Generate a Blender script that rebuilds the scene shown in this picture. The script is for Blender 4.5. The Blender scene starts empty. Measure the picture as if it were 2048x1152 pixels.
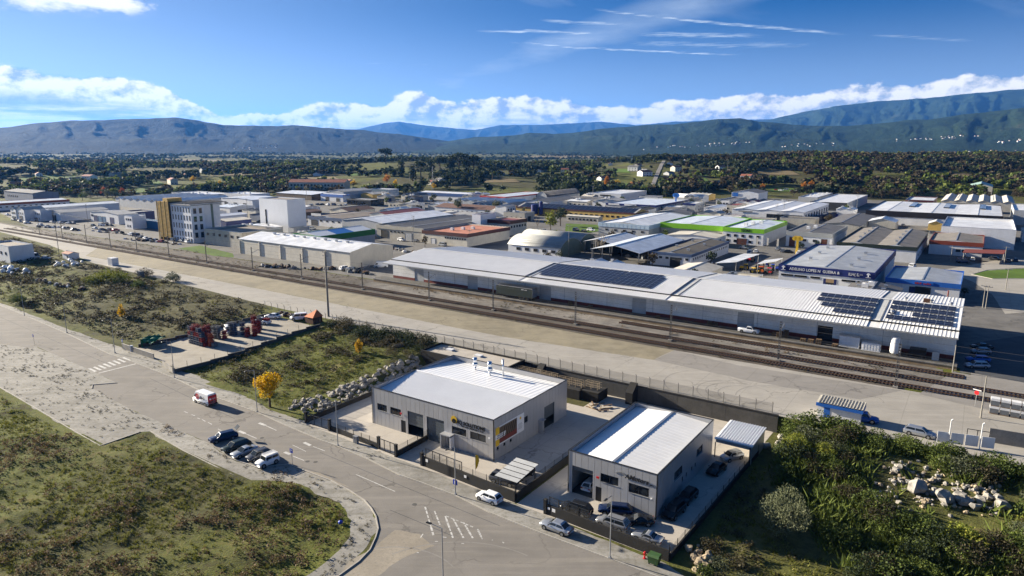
import bpy, bmesh, math, random
import numpy as np
from mathutils import Vector, Matrix

# ------------------------------------------------------------------ camera, sky, sun, exposure
SC = bpy.context.scene
COL = SC.collection
FPX, HZN, CAMH = 1365.0, 293.0, 50.0
PITCH = math.atan((576 - HZN) / FPX)
cam_d = bpy.data.cameras.new('camera')
cam_d.sensor_width = 36.0
cam_d.lens = FPX / 2048 * 36.0
cam_d.clip_start = 1.0
cam_d.clip_end = 90000.0
cam = bpy.data.objects.new('camera', cam_d)
cam.location = (0, 0, CAMH)
cam.rotation_euler = (math.pi / 2 - PITCH, 0, 0)
COL.objects.link(cam)
SC.camera = cam

SUN_EL = math.radians(16.5)
SUN_AZ = math.radians(151.0)          # direction to the sun, counter-clockwise from +X
SUNV = Vector((math.cos(SUN_AZ) * math.cos(SUN_EL), math.sin(SUN_AZ) * math.cos(SUN_EL), math.sin(SUN_EL)))
sun_d = bpy.data.lights.new('sun', 'SUN')
sun_d.energy = 5.0
sun_d.angle = math.radians(0.5)
sun_d.color = (1.0, 0.895, 0.73)
sun = bpy.data.objects.new('sun', sun_d)
sun.rotation_euler = (-SUNV).to_track_quat('-Z', 'Y').to_euler()
sun.location = (-200, 100, 300)
COL.objects.link(sun)

SC.view_settings.view_transform = 'Standard'
SC.view_settings.look = 'None'
SC.view_settings.gamma = 1.0
SC.view_settings.exposure = 1.75
SC.view_settings.use_curve_mapping = False
SC.render.engine = 'CYCLES'
SC.cycles.max_bounces = 5
SC.cycles.diffuse_bounces = 2
SC.cycles.glossy_bounces = 2
SC.cycles.transparent_max_bounces = 6
SC.cycles.volume_bounces = 0
SC.cycles.use_denoising = True
SC.cycles.sample_clamp_indirect = 4.0

world = bpy.data.worlds.new('World')
SC.world = world
world.use_nodes = True
WT = world.node_tree
WT.nodes.clear()

class S:
    """A socket or number with arithmetic that builds Math nodes."""
    nt = None
    def __init__(self, v): self.v = v
    def _op(self, op, b=None, c=None, clamp=False):
        n = S.nt.nodes.new('ShaderNodeMath'); n.operation = op; n.use_clamp = clamp
        for i, a in enumerate((self, b, c)):
            if a is None: continue
            a = a.v if isinstance(a, S) else a
            if isinstance(a, (int, float)): n.inputs[i].default_value = a
            else: S.nt.links.new(a, n.inputs[i])
        return S(n.outputs[0])
    def __add__(s, b): return s._op('ADD', b)
    __radd__ = __add__
    def __sub__(s, b): return s._op('SUBTRACT', b)
    def __rsub__(s, b): return S(float(b))._op('SUBTRACT', s)
    def __mul__(s, b): return s._op('MULTIPLY', b)
    __rmul__ = __mul__
    def __truediv__(s, b): return s._op('DIVIDE', b)
    def mx(s, b): return s._op('MAXIMUM', b)
    def mn(s, b): return s._op('MINIMUM', b)
    def ab(s): return s._op('ABSOLUTE')
    def pw(s, b): return s._op('POWER', b)
    def clamp(s): return s._op('ADD', 0.0, clamp=True)
    def step(s, a, b):
        n = S.nt.nodes.new('ShaderNodeMapRange'); n.interpolation_type = 'SMOOTHSTEP'
        S.nt.links.new(s.v, n.inputs[0])
        n.inputs[1].default_value = a; n.inputs[2].default_value = b
        return S(n.outputs[0])
def vec(a, b, c):
    n = S.nt.nodes.new('ShaderNodeCombineXYZ')
    for i, q in enumerate((a, b, c)):
        q = q.v if isinstance(q, S) else q
        if isinstance(q, (int, float)): n.inputs[i].default_value = q
        else: S.nt.links.new(q, n.inputs[i])
    return n.outputs[0]
def noise(v, scale, detail=4, rough=.55, dist=0.0):
    n = S.nt.nodes.new('ShaderNodeTexNoise')
    S.nt.links.new(v, n.inputs['Vector'])
    n.inputs['Scale'].default_value = scale; n.inputs['Detail'].default_value = detail
    n.inputs['Roughness'].default_value = rough; n.inputs['Distortion'].default_value = dist
    return S(n.outputs[0])
def ramp(s, stops, interp='LINEAR'):
    n = S.nt.nodes.new('ShaderNodeValToRGB'); n.color_ramp.interpolation = interp
    S.nt.links.new(s.v, n.inputs[0])
    e = n.color_ramp.elements
    while len(e) > 1: e.remove(e[-1])
    for i, (p, c) in enumerate(stops):
        q = e[0] if i == 0 else e.new(p)
        q.position = p; q.color = (*c, 1) if len(c) == 3 else c
    return n.outputs[0]
def mixc(f, a, b, mode='MIX'):
    n = S.nt.nodes.new('ShaderNodeMix'); n.data_type = 'RGBA'; n.blend_type = mode
    for i, q in ((0, f), (6, a), (7, b)):
        q = q.v if isinstance(q, S) else q
        if isinstance(q, (int, float)): n.inputs[i].default_value = q
        elif isinstance(q, tuple): n.inputs[i].default_value = (*q, 1)
        else: S.nt.links.new(q, n.inputs[i])
    return n.outputs[2]

def px_dir(px, py):
    dx = (px - 1024) / FPX; dy = -(py - 576) / FPX
    return (dx, math.cos(PITCH) + dy * math.sin(PITCH), -math.sin(PITCH) + dy * math.cos(PITCH))
def px_az(px, py=293):
    d = px_dir(px, py); return math.atan2(d[0], d[1])
def px_e(px, py):
    d = px_dir(px, py); return d[2] / math.hypot(d[0], d[1])

def build_sky():
    S.nt = WT
    tc = WT.nodes.new('ShaderNodeTexCoord')
    sep = WT.nodes.new('ShaderNodeSeparateXYZ'); WT.links.new(tc.outputs['Generated'], sep.inputs[0])
    x, y, z = (S(o) for o in sep.outputs)
    az = x._op('ARCTAN2', y)
    hr = (x * x + y * y)._op('SQRT').mx(1e-4)
    E = z / hr                                            # tangent of the elevation
    sky = WT.nodes.new('ShaderNodeTexSky'); sky.sky_type = 'NISHITA'
    sky.sun_disc = False
    sky.sun_elevation = SUN_EL
    sky.sun_rotation = math.pi / 2 - SUN_AZ
    sky.altitude = 450; sky.air_density = 1.0; sky.dust_density = 0.35; sky.ozone_density = 3.0
    up = vec(x, y, z.mx(0.0) * 2.3 + 0.045)               # clear dry winter air: the pale band lies close to the ground
    WT.links.new(up, sky.inputs['Vector'])
    tint = mixc(1.0, sky.outputs[0], (0.070, 0.47, 0.82), 'MULTIPLY')
    # --- cloud bank along the horizon
    tops = [(-400, 165), (-150, 150), (0, 146), (60, 140), (160, 148), (260, 152), (335, 166), (395, 198), (440, 224), (520, 228), (610, 224),
            (650, 206), (700, 199), (760, 208), (850, 189), (905, 206), (1000, 200), (1040, 194), (1100, 207), (1250, 205), (1400, 206),
            (1500, 201), (1560, 194), (1650, 187), (1750, 176), (1850, 164), (1950, 156), (2048, 152), (2400, 160)]
    st = [(0.0, (.085,) * 3)] + [((px_az(p) + math.pi) / (2 * math.pi), (px_e(p, q),) * 3) for p, q in tops] + [(1.0, (.085,) * 3)]
    top = S(ramp(az * (1 / (2 * math.pi)) + 0.5, st))
    P1 = vec(az * 1.0, E * 1.5, 0.3)
    n1 = noise(P1, 15, 7, .60)
    n1b = noise(vec(az - 0.010, E * 1.5 + 0.012, 0.3), 15, 7, .60)   # the same field a little towards the sun
    n2 = noise(vec(az, E * 12.0, 2.7), 7, 5, .6)                           # flat layers
    n3 = noise(vec(az * .8, E * 16.0, 5.1), 10, 4, .55)
    edge = top + (n1 - 0.5) * 0.046 + (noise(vec(az, E * 1.2, 6.6), 9, 2, .5) - 0.5) * 0.030 + 0.004
    m_bank = (edge - E).step(0.0, 0.006)
    depth = (edge - E).clamp()
    lit = ((n1 - n1b) * 8.0 + 0.86 - depth * 6.0).clamp()
    layer = n2.step(.42, .60)
    white = mixc(lit, (0.42, 0.52, 0.68), (1.20, 1.17, 1.12))
    low = depth.step(0.026, 0.046)
    strat = mixc(layer, (0.42, 0.51, 0.65), (1.12, 1.10, 1.08))
    bank = mixc(low * 0.85, white, strat)
    thin = (n3.step(.30, .50) * 0.22 + 0.78)
    m_bank = m_bank * (1.0 - low * (1.0 - thin))
    # --- a torn cumulus high up
    e2 = (noise(vec(az, E * 2.2, 9.0), 14, 5, .6) - 0.5) * 0.05
    m_hi = (E + e2 - px_e(150, 26)).step(-0.004, 0.012) * (1.0 - (az + e2 * 3.0).step(px_az(285), px_az(350)))
    m_hi = m_hi * (1.0 - E.step(.29, .40)) * (az + 1.6).step(0.2, 0.6)
    # --- cirrus veils and old contrails
    X = az
    dg = vec(X * 2.2 + E * 5.0, E * 3.0 - X * .55, 1.0)
    veil = noise(dg, 3.2, 4, .5).step(.48, .86)
    band = (E - (X * 0.29 + 0.117)).ab()
    broad = (1.0 - band.step(0.0, 0.036)) * (X).step(-0.45, -0.15) * (1.0 - X.step(.30, .48))
    m_ci = veil * 0.20 + broad * noise(vec(X * 1.5, E * 6, 3.), 6, 4, .6) * 0.62
    wob = (noise(vec(X * 3.0, 0.0, 4.0), 5, 3) - .5) * 0.010
    fuzz = noise(vec(X * 4.0, E * 60.0, 8.0), 7, 4, .65)
    for (x0, y0, x1, y1, w, a) in [(1180, 18, 1700, 68, .0032, .75), (1700, 68, 2000, 84, .0045, .35), (1065, 40, 1290, 50, .0042, .75), (930, 60, 1235, 66, .0036, .8),
                                   (1000, 84, 1490, 110, .0026, .85), (1240, 66, 1540, 72, .0055, .6), (1050, 76, 1250, 80, .005, .5), (1230, 86, 1650, 90, .007, .45),
                                   (640, 125, 930, 132, .0035, .55), (560, 188, 720, 184, .003, .4), (1040, 162, 1150, 158, .004, .35), (-600, 60, -100, 95, .004, .5),
                                   (2300, 60, 2900, 100, .004, .5)]:
        a0, a1 = px_az(x0, y0), px_az(x1, y1)
        s = (px_e(x1, y1) - px_e(x0, y0)) / (a1 - a0)
        line = (X - a0) * s + (px_e(x0, y0)) + wob
        d = (E - line).ab() / (w * 1.0)
        body = (1.0 - d.step(0.0, 1.0)) * X.step(a0 - .01, a0 + .06) * (1.0 - X.step(a1 - .06, a1 + .02))
        m_ci = m_ci.mx(body * fuzz.step(.25, .7) * a)
    sd = (x * SUNV.x + y * SUNV.y + z * SUNV.z).mx(0.0).pw(3.0)
    haze = ((1.0 - E.step(0.0, 0.20)) * 0.42).mx(0.0) + sd * 0.45
    m_ci = (m_ci * E.step(0.03, 0.07)).clamp().mx(haze)
    base = WT.nodes.new('ShaderNodeBackground'); base.inputs[1].default_value = 0.05
    WT.links.new(tint, base.inputs[0])
    cb = WT.nodes.new('ShaderNodeBackground'); cb.inputs[1].default_value = 0.31
    ccol = mixc(m_bank.mx(m_hi), (0.82, 0.95, 1.08), mixc(m_hi, bank, (1.1, 1.09, 1.06)))
    WT.links.new(ccol, cb.inputs[0])
    mask = m_ci.mx(m_bank).mx(m_hi) * z.step(-0.02, 0.0)
    ms = WT.nodes.new('ShaderNodeMixShader')
    WT.links.new(mask.v, ms.inputs[0]); WT.links.new(base.outputs[0], ms.inputs[1]); WT.links.new(cb.outputs[0], ms.inputs[2])
    out = WT.nodes.new('ShaderNodeOutputWorld'); WT.links.new(ms.outputs[0], out.inputs[0])
    world.cycles.sampling_method = 'MANUAL'; world.cycles.sample_map_resolution = 1024
build_sky()

# ------------------------------------------------------------------ site frame: s along the railway, t across it
RNG = np.random.default_rng(7)
random.seed(7)
AX = math.radians(-34.5)
UX, UY = math.cos(AX), math.sin(AX)
def W(s, t): return (s * UX - t * UY, s * UY + t * UX)
def ST(x, y): return (x * UX + y * UY, -x * UY + y * UX)
def sm(a, b, x):
    k = np.clip((np.asarray(x, float) - a) / (b - a), 0, 1); return k * k * (3 - 2 * k)
_rx = [-1.3, -.75, -.6, -.42, -.3, -.16, -.02, .1, .2, .27, .36, .5, .75, 1.3]
_rz = [18, 18, 17, 12, 14, 22, 17, 16, 26, 25, 29, 31, 30, 30]
def vnoise(x, y, seed=0):
    """cheap smooth value noise"""
    x = np.asarray(x, float); y = np.asarray(y, float)
    xi = np.floor(x); yi = np.floor(y); fx = x - xi; fy = y - yi
    def h(a, b):
        q = np.sin(a * 127.1 + b * 311.7 + seed * 74.7) * 43758.5453
        return q - np.floor(q)
    fx = fx * fx * (3 - 2 * fx); fy = fy * fy * (3 - 2 * fy)
    return (h(xi, yi) * (1 - fx) + h(xi + 1, yi) * fx) * (1 - fy) + (h(xi, yi + 1) * (1 - fx) + h(xi + 1, yi + 1) * fx) * fy
def fbm(x, y, seed=0, o=4):
    r = 0; a = .5; f = 1
    for i in range(o):
        r = r + a * vnoise(np.asarray(x) * f, np.asarray(y) * f, seed + i); a *= .5; f *= 2.03
    return r
def G(px, py, z=0.0):
    d = px_dir(px, py); k = (z - CAMH) / d[2]
    return (d[0] * k, d[1] * k, z)
def PX(pts, z=0.0): return [G(p, q, z)[:2] for p, q in pts]
def inpoly(x, y, poly):
    c = np.zeros(np.shape(x), bool); n = len(poly)
    for i in range(n):
        (x0, y0), (x1, y1) = poly[i], poly[(i + 1) % n]
        k = ((y0 > y) != (y1 > y)) & (x < (x1 - x0) * (y - y0) / (y1 - y0 + 1e-12) + x0); c ^= k
    return c
MEADOW = PX([(-200, 680), (0, 790), (80, 838), (156, 877), (200, 899), (285, 871), (300, 869), (366, 909), (424, 938), (488, 970), (590, 970), (620, 990), (665, 1008), (687, 1024), (697, 1045), (693, 1072), (660, 1109), (618, 1143), (585, 1175), (420, 1420), (-600, 1400), (-700, 700)])
F1 = [W(*q) for q in [(-420, 96), (-262, 86), (-176, 84.5), (-173, 92), (-165, 116), (-172, 121.5), (-250, 126.5), (-300, 128), (-372, 140), (-420, 146)]]
F2 = [W(*q) for q in [(-145, 79.5), (-107, 78.5), (-106, 113), (-105, 121), (-140, 121)]]
RB = [W(*q) for q in [(-22, 101), (-13, 88), (-2, 77), (14, 70), (30, 84), (26, 104), (16, 119), (4, 120.5), (-22, 120)]]
DK = [W(*q) for q in [(-25, 76), (10, 60), (40, 60), (30, 90), (-14, 84), (-20, 92), (-25, 110)]]
WILD = [MEADOW, F1, F2, RB, DK]
def terr(x, y):
    x = np.asarray(x, float); y = np.asarray(y, float)
    s = x * UX + y * UY; t = -x * UY + y * UX
    yard = sm(-104, -100.5, s) * (1 - sm(-24.5, -20, s))
    ramp_ = sm(84, 119, t) * 0.75 + np.clip((t - 84) / 35, 0, 1) * 0.25
    step = np.clip((t - 120.95) / .1, 0, 1)
    z = 3 * (yard * step + (1 - yard) * ramp_)
    d = np.maximum(y, 1.0)
    rz = np.interp(x / d, _rx, _rz)
    hill = sm(630, 1080, d) * (1 - sm(1180, 2000, d))
    bumpy = (fbm(x / 160., y / 160., 3) - .45) * 14 * hill + (fbm(x / 700., y / 700., 9) - .45) * 26 * sm(1500, 2600, d)
    rough = 0.0
    if y.size and float(np.min(y)) < 420:
        wild = np.zeros(x.shape, bool)
        for q in WILD: wild |= inpoly(x, y, q)
        rough = np.where(wild, (fbm(x / 7., y / 7., 5, 4) - .47) * 1.5, 0.0)
    return z + (rz - 3) * hill + bumpy + rough
_KS = 40.0 * 1.008 ** np.arange(830)
def GT(px, py):
    """where the sight line through a picture point meets the ground"""
    d = px_dir(px, py); z = CAMH + d[2] * _KS - terr(d[0] * _KS, d[1] * _KS)
    i = int(np.argmax(z <= 0)) or len(_KS) - 1
    k = np.linspace(_KS[i - 1], _KS[i], 60); z = CAMH + d[2] * k - terr(d[0] * k, d[1] * k)
    j = int(np.argmax(z <= 0)) or 59
    b = k[j]; return (d[0] * b, d[1] * b, float(terr(d[0] * b, d[1] * b)))

# ------------------------------------------------------------------ mesh helpers
class MB:
    def __init__(self): self.v = []; self.f = []; self.m = []
    def add(self, v, f, m=0):
        b = len(self.v); self.v += [tuple(p) for p in v]
        self.f += [tuple(i + b for i in q) for q in f]; self.m += [m] * len(f); return self
    def box(self, x0, y0, z0, x1, y1, z1, m=0):
        if x0 > x1: x0, x1 = x1, x0
        if y0 > y1: y0, y1 = y1, y0
        if z0 > z1: z0, z1 = z1, z0
        return self.add([(x0, y0, z0), (x1, y0, z0), (x1, y1, z0), (x0, y1, z0), (x0, y0, z1), (x1, y0, z1), (x1, y1, z1), (x0, y1, z1)],
                        [(0, 3, 2, 1), (4, 5, 6, 7), (0, 1, 5, 4), (1, 2, 6, 5), (2, 3, 7, 6), (3, 0, 4, 7)], m)
    def cyl(self, p0, p1, r0, r1=None, n=8, m=0, caps=True):
        r1 = r0 if r1 is None else r1
        p0, p1 = Vector(p0), Vector(p1); d = (p1 - p0).normalized()
        a = d.orthogonal().normalized(); b = d.cross(a)
        v = []
        for p, r in ((p0, r0), (p1, r1)):
            for i in range(n):
                q = 2 * math.pi * i / n; v.append(p + (a * math.cos(q) + b * math.sin(q)) * r)
        f = [(i, (i + 1) % n, n + (i + 1) % n, n + i) for i in range(n)]
        if caps: f += [tuple(range(n - 1, -1, -1)), tuple(range(n, 2 * n))]
        return self.add(v, f, m)
    def tube(self, pts, r, n=5, m=0):
        for a, b in zip(pts, pts[1:]): self.cyl(a, b, r, r, n, m)
        return self
    def prism(self, poly, z0, z1, m=0):
        n = len(poly)
        v = [(p[0], p[1], z0) for p in poly] + [(p[0], p[1], z1) for p in poly]
        return self.add(v, [tuple(range(n - 1, -1, -1)), tuple(range(n, 2 * n))] + [(i, (i + 1) % n, n + (i + 1) % n, n + i) for i in range(n)], m)
    def mesh(self, name, mats, smooth=False):
        me = bpy.data.meshes.new(name); me.from_pydata(self.v, [], self.f)
        for m in (mats if isinstance(mats, (list, tuple)) else [mats]): me.materials.append(MT[m] if isinstance(m, str) else m)
        if any(self.m): me.polygons.foreach_set('material_index', self.m)
        if smooth: me.polygons.foreach_set('use_smooth', [True] * len(self.f))
        me.update(); return me
    def obj(self, name, mats, parent=None, smooth=False, loc=None, rz=0):
        return link(name, self.mesh(name, mats, smooth), parent, loc, rz)
def link(name, me, parent=None, loc=None, rz=0, scale=None):
    o = bpy.data.objects.new(name, me); COL.objects.link(o)
    if parent is not None: o.parent = parent
    if loc is not None: o.location = loc
    if rz: o.rotation_euler = (0, 0, rz)
    if scale is not None: o.scale = scale if hasattr(scale, '__len__') else (scale,) * 3
    return o
def tag(o, label=None, cat=None, group=None, kind=None):
    if label: o['label'] = label
    if cat: o['category'] = cat
    if group: o['group'] = group
    if kind: o['kind'] = kind
    return o
def thing(name, label, cat, loc=(0, 0, 0), rz=0, group=None, scale=None):
    return tag(link(name, None, None, loc, rz, scale), label, cat, group)
def copy_tree(o, parent=None):
    c = o.copy(); COL.objects.link(c); c.parent = parent
    for ch in o.children: copy_tree(ch, c)
    return c
def mesh_np(name, V, F, mats, attr=None, smooth=False, midx=None):
    me = bpy.data.meshes.new(name)
    V = np.ascontiguousarray(V, np.float32); F = np.ascontiguousarray(F, np.int32); n, k = F.shape
    me.vertices.add(len(V)); me.vertices.foreach_set('co', V.ravel())
    me.loops.add(n * k); me.loops.foreach_set('vertex_index', F.ravel())
    me.polygons.add(n); me.polygons.foreach_set('loop_start', np.arange(0, n * k, k, dtype=np.int32)); me.polygons.foreach_set('loop_total', np.full(n, k, np.int32))
    if midx is not None: me.polygons.foreach_set('material_index', np.asarray(midx, np.int32))
    if smooth: me.polygons.foreach_set('use_smooth', np.ones(n, bool))
    for m in (mats if isinstance(mats, (list, tuple)) else [mats]): me.materials.append(MT[m])
    if attr is not None:
        a = me.attributes.new('rnd', 'FLOAT', 'POINT'); a.data.foreach_set('value', np.ascontiguousarray(attr, np.float32))
    me.update(calc_edges=True); return me
def sheet(name, poly, z, mat, jag=0.0, seg=2.0, kind='structure', label=None, cat=None):
    """flat ground sheet from a polygon of world points, edges roughened when jag > 0"""
    pts = []
    n = len(poly)
    for i in range(n):
        a, b = poly[i], poly[(i + 1) % n]
        L = math.hypot(b[0] - a[0], b[1] - a[1]); k = max(1, min(220, int(L / seg))) if jag else 1
        nx, ny = -(b[1] - a[1]) / max(L, 1e-6), (b[0] - a[0]) / max(L, 1e-6)
        for j in range(k):
            f = j / k; x = a[0] + (b[0] - a[0]) * f; y = a[1] + (b[1] - a[1]) * f
            w = (float(fbm(x / 3., y / 3., 4)) - .47) * 2 * jag if j else 0
            pts.append((x + nx * w, y + ny * w, z))
    me = bpy.data.meshes.new(name); me.from_pydata(pts, [], [tuple(range(len(pts)))]); me.materials.append(MT[mat]); me.update()
    if me.polygons[0].normal.z < 0: me.flip_normals()
    return tag(link(name, me), label, cat, None, kind)
def strect(s0, t0, s1, t1): return [W(s0, t0), W(s1, t0), W(s1, t1), W(s0, t1)]

# ------------------------------------------------------------------ materials
MT = {}
def nm(name):
    m = bpy.data.materials.new(name); m.use_nodes = True; nt = m.node_tree; S.nt = nt
    for n in list(nt.nodes): nt.nodes.remove(n)
    MT[name] = m; return m, nt
def fin(nt, col, rough=.7, metal=0.0, spec=.4, bump=None, bstr=.3, bdist=.05, emit=None, estr=0, trans=None):
    p = nt.nodes.new('ShaderNodeBsdfPrincipled'); o = nt.nodes.new('ShaderNodeOutputMaterial')
    def put(i, q):
        q = q.v if isinstance(q, S) else q
        if isinstance(q, tuple): p.inputs[i].default_value = (*q, 1)
        elif isinstance(q, (int, float)): p.inputs[i].default_value = q
        else: nt.links.new(q, p.inputs[i])
    put('Base Color', col); put('Roughness', rough); put('Metallic', metal); put('Specular IOR Level', spec)
    if bump is not None:
        b = nt.nodes.new('ShaderNodeBump'); b.inputs['Strength'].default_value = bstr; b.inputs['Distance'].default_value = bdist
        nt.links.new(bump.v, b.inputs['Height']); nt.links.new(b.outputs[0], p.inputs['Normal'])
    if trans:
        t = nt.nodes.new('ShaderNodeBsdfTranslucent'); q = col.v if isinstance(col, S) else col
        if isinstance(q, tuple): t.inputs[0].default_value = (*q, 1)
        else: nt.links.new(q, t.inputs[0])
        mx = nt.nodes.new('ShaderNodeMixShader'); mx.inputs[0].default_value = trans
        nt.links.new(p.outputs[0], mx.inputs[1]); nt.links.new(t.outputs[0], mx.inputs[2]); nt.links.new(mx.outputs[0], o.inputs[0])
    else: nt.links.new(p.outputs[0], o.inputs[0])
def wpos(nt):
    g = nt.nodes.new('ShaderNodeNewGeometry'); return g.outputs['Position']
def sc(c, k): return tuple(min(1, x * k) for x in c)
def pm(name, c, rough=.7, metal=0.0, var=.18, scale=.35, spec=.4, bump=0.0, bscale=6., streak=0.0):
    """painted, rendered or sheet surface with blotches, fine grain and rain streaks"""
    m, nt = nm(name); P = wpos(nt)
    n = noise(P, scale, 5, .6) * .65 + noise(P, scale * 9, 3, .6) * .35
    col = mixc(n.step(.3, .7), sc(c, 1 - var), sc(c, 1 + var * .6))
    oi = nt.nodes.new('ShaderNodeObjectInfo'); col = mixc(S(oi.outputs['Random']) * .13, col, sc(c, .55))
    if streak:
        mp = nt.nodes.new('ShaderNodeMapping'); nt.links.new(P, mp.inputs[0]); mp.inputs['Scale'].default_value = (1.3, 1.3, .12)
        col = mixc(noise(mp.outputs[0], 1.4, 4, .65).step(.52, .8) * streak, col, sc(c, .35))
    fin(nt, col, rough, metal, spec, noise(P, bscale, 3) if bump else None, bump, .05)
    return m
def ribbed(name, c, axis, pitch=.33, rough=.35, metal=.0, var=.12, spec=.5, streak=.25, strength=.6, dark=None):
    """profiled metal sheet, ribs run across `axis` of the object"""
    m, nt = nm(name)
    tc = nt.nodes.new('ShaderNodeTexCoord'); sp = nt.nodes.new('ShaderNodeSeparateXYZ'); nt.links.new(tc.outputs['Object'], sp.inputs[0])
    P = wpos(nt)
    a = S(sp.outputs[axis]) * (2 * math.pi / pitch)
    w = a._op('SINE')
    n = noise(P, .22, 5, .6)
    col = mixc(n.step(.35, .7), sc(c, 1 - var), sc(c, 1 + var * .4))
    other = S(sp.outputs[1 - axis]); mp = vec(S(sp.outputs[axis]) * 1.5, other * .12, S(sp.outputs[2]))
    col = mixc(noise(mp, 1.0, 4, .65).step(.5, .85) * streak, col, dark or sc(c, .55))
    fin(nt, col, rough, metal, spec, w, strength, .04)
    return m

def ground_mat():
    m, nt = nm('ground')
    P = wpos(nt)
    big = noise(P, .012, 4, .6); mid = noise(P, .09, 5, .65); fine = noise(P, .8, 5, .7); mic = noise(P, 4., 3, .7)
    k = (mid * .38 + fine * .36 + mic * .26)
    c = ramp(k, [(.30, (.034, .028, .016)), (.40, (.066, .055, .027)), (.46, (.080, .084, .022)), (.51, (.110, .128, .025)), (.56, (.135, .128, .036)), (.61, (.155, .115, .058)), (.70, (.23, .18, .115))])
    c2 = ramp(k, [(.3, (.027, .025, .015)), (.45, (.056, .054, .025)), (.56, (.094, .088, .037)), (.7, (.175, .144, .088))])
    c = mixc(big.step(.42, .6), c, c2)
    fin(nt, c, .95, 0, .1, fine * .6 + mic * .4, .6, .4)
def paving_mat(name, c, dust, var=.25, crk=.6, joints=None):
    m, nt = nm(name); P = wpos(nt)
    big = noise(P, .03, 5, .62, .6); mid = noise(P, .25, 5, .65); fine = noise(P, 6., 3, .7)
    mp = nt.nodes.new('ShaderNodeMapping'); nt.links.new(P, mp.inputs[0]); mp.inputs['Rotation'].default_value = (0, 0, -AX); mp.inputs['Scale'].default_value = (.05, .7, 1)
    lane = noise(mp.outputs[0], 1.2, 4, .6)
    col = mixc((big * .5 + mid * .5).step(.32, .66), sc(c, 1 - var), sc(c, 1 + var))
    col = mixc(lane.step(.45, .75) * .55, col, dust)
    if joints:
        sp = nt.nodes.new('ShaderNodeSeparateXYZ'); m2 = nt.nodes.new('ShaderNodeMapping'); nt.links.new(P, m2.inputs[0]); m2.inputs['Rotation'].default_value = (0, 0, -AX)
        nt.links.new(m2.outputs[0], sp.inputs[0])
        j = None
        for i, pt in enumerate(joints):
            q = ((S(sp.outputs[i]) + 3000.)._op('MODULO', pt) - pt / 2).ab()
            q = 1.0 - q.step(.03, .10)
            j = q if j is None else j.mx(q)
        col = mixc(j * .35, col, sc(c, .5))
    col = mixc(fine.step(.35, .7) * .32, col, sc(c, .72))
    stain = noise(P, .5, 4, .7, 1.0).step(.60, .78)
    vo = nt.nodes.new('ShaderNodeTexVoronoi'); vo.feature = 'DISTANCE_TO_EDGE'; vo.inputs['Scale'].default_value = .11
    wv = nt.nodes.new('ShaderNodeVectorMath'); wv.operation = 'MULTIPLY_ADD'; nn = nt.nodes.new('ShaderNodeTexNoise'); nn.inputs['Scale'].default_value = .35; nn.inputs['Detail'].default_value = 5; nt.links.new(P, nn.inputs['Vector'])
    nt.links.new(nn.outputs['Color'], wv.inputs[0]); wv.inputs[1].default_value = (5, 5, 0); nt.links.new(P, wv.inputs[2]); nt.links.new(wv.outputs[0], vo.inputs['Vector'])
    crack = (1.0 - S(vo.outputs['Distance']).step(.004, .016)) * noise(P, .06, 3).step(.42, .62)
    col = mixc(crack * crk, col, sc(c, .42))
    if crk == 0:
        col = mixc(noise(P, 1.3, 5, .75).step(.46, .66) * .55, col, dust); col = mixc(noise(P, 3.2, 3, .7).step(.5, .7) * .45, col, sc(c, .5))
    col = mixc(stain * .35, col, sc(c, .45))
    fin(nt, col, .9, 0, .25, fine, .25, .02)
def leafmat(name, stops, trans=.28):
    m, nt = nm(name)
    at = nt.nodes.new('ShaderNodeAttribute'); at.attribute_name = 'rnd'
    oi = nt.nodes.new('ShaderNodeObjectInfo')
    k = (S(at.outputs['Fac']) * .8 + S(oi.outputs['Random']) * .2 + (noise(wpos(nt), .9, 2) - .5) * .35).clamp()
    c = S(ramp(k, [(i / (len(stops) - 1), q) for i, q in enumerate(stops)]))
    fin(nt, c, .75, 0, .2, trans=trans)
def hillmat(name, ca, cb, cc, sc1):
    m, nt = nm(name); P = wpos(nt)
    n1 = noise(P, sc1, 6, .62, .4); n2 = noise(P, sc1 * 7, 6, .7); n3 = noise(P, sc1 * 40, 4, .75)
    k = n1 * .35 + n2 * .35 + n3 * .30
    c = ramp(k, [(.34, ca), (.47, cb), (.55, sc(cb, 1.35)), (.66, cc)])
    fin(nt, c, .95, 0, .08, n2 * .55 + n3 * .45, 1.0, 60.)

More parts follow.
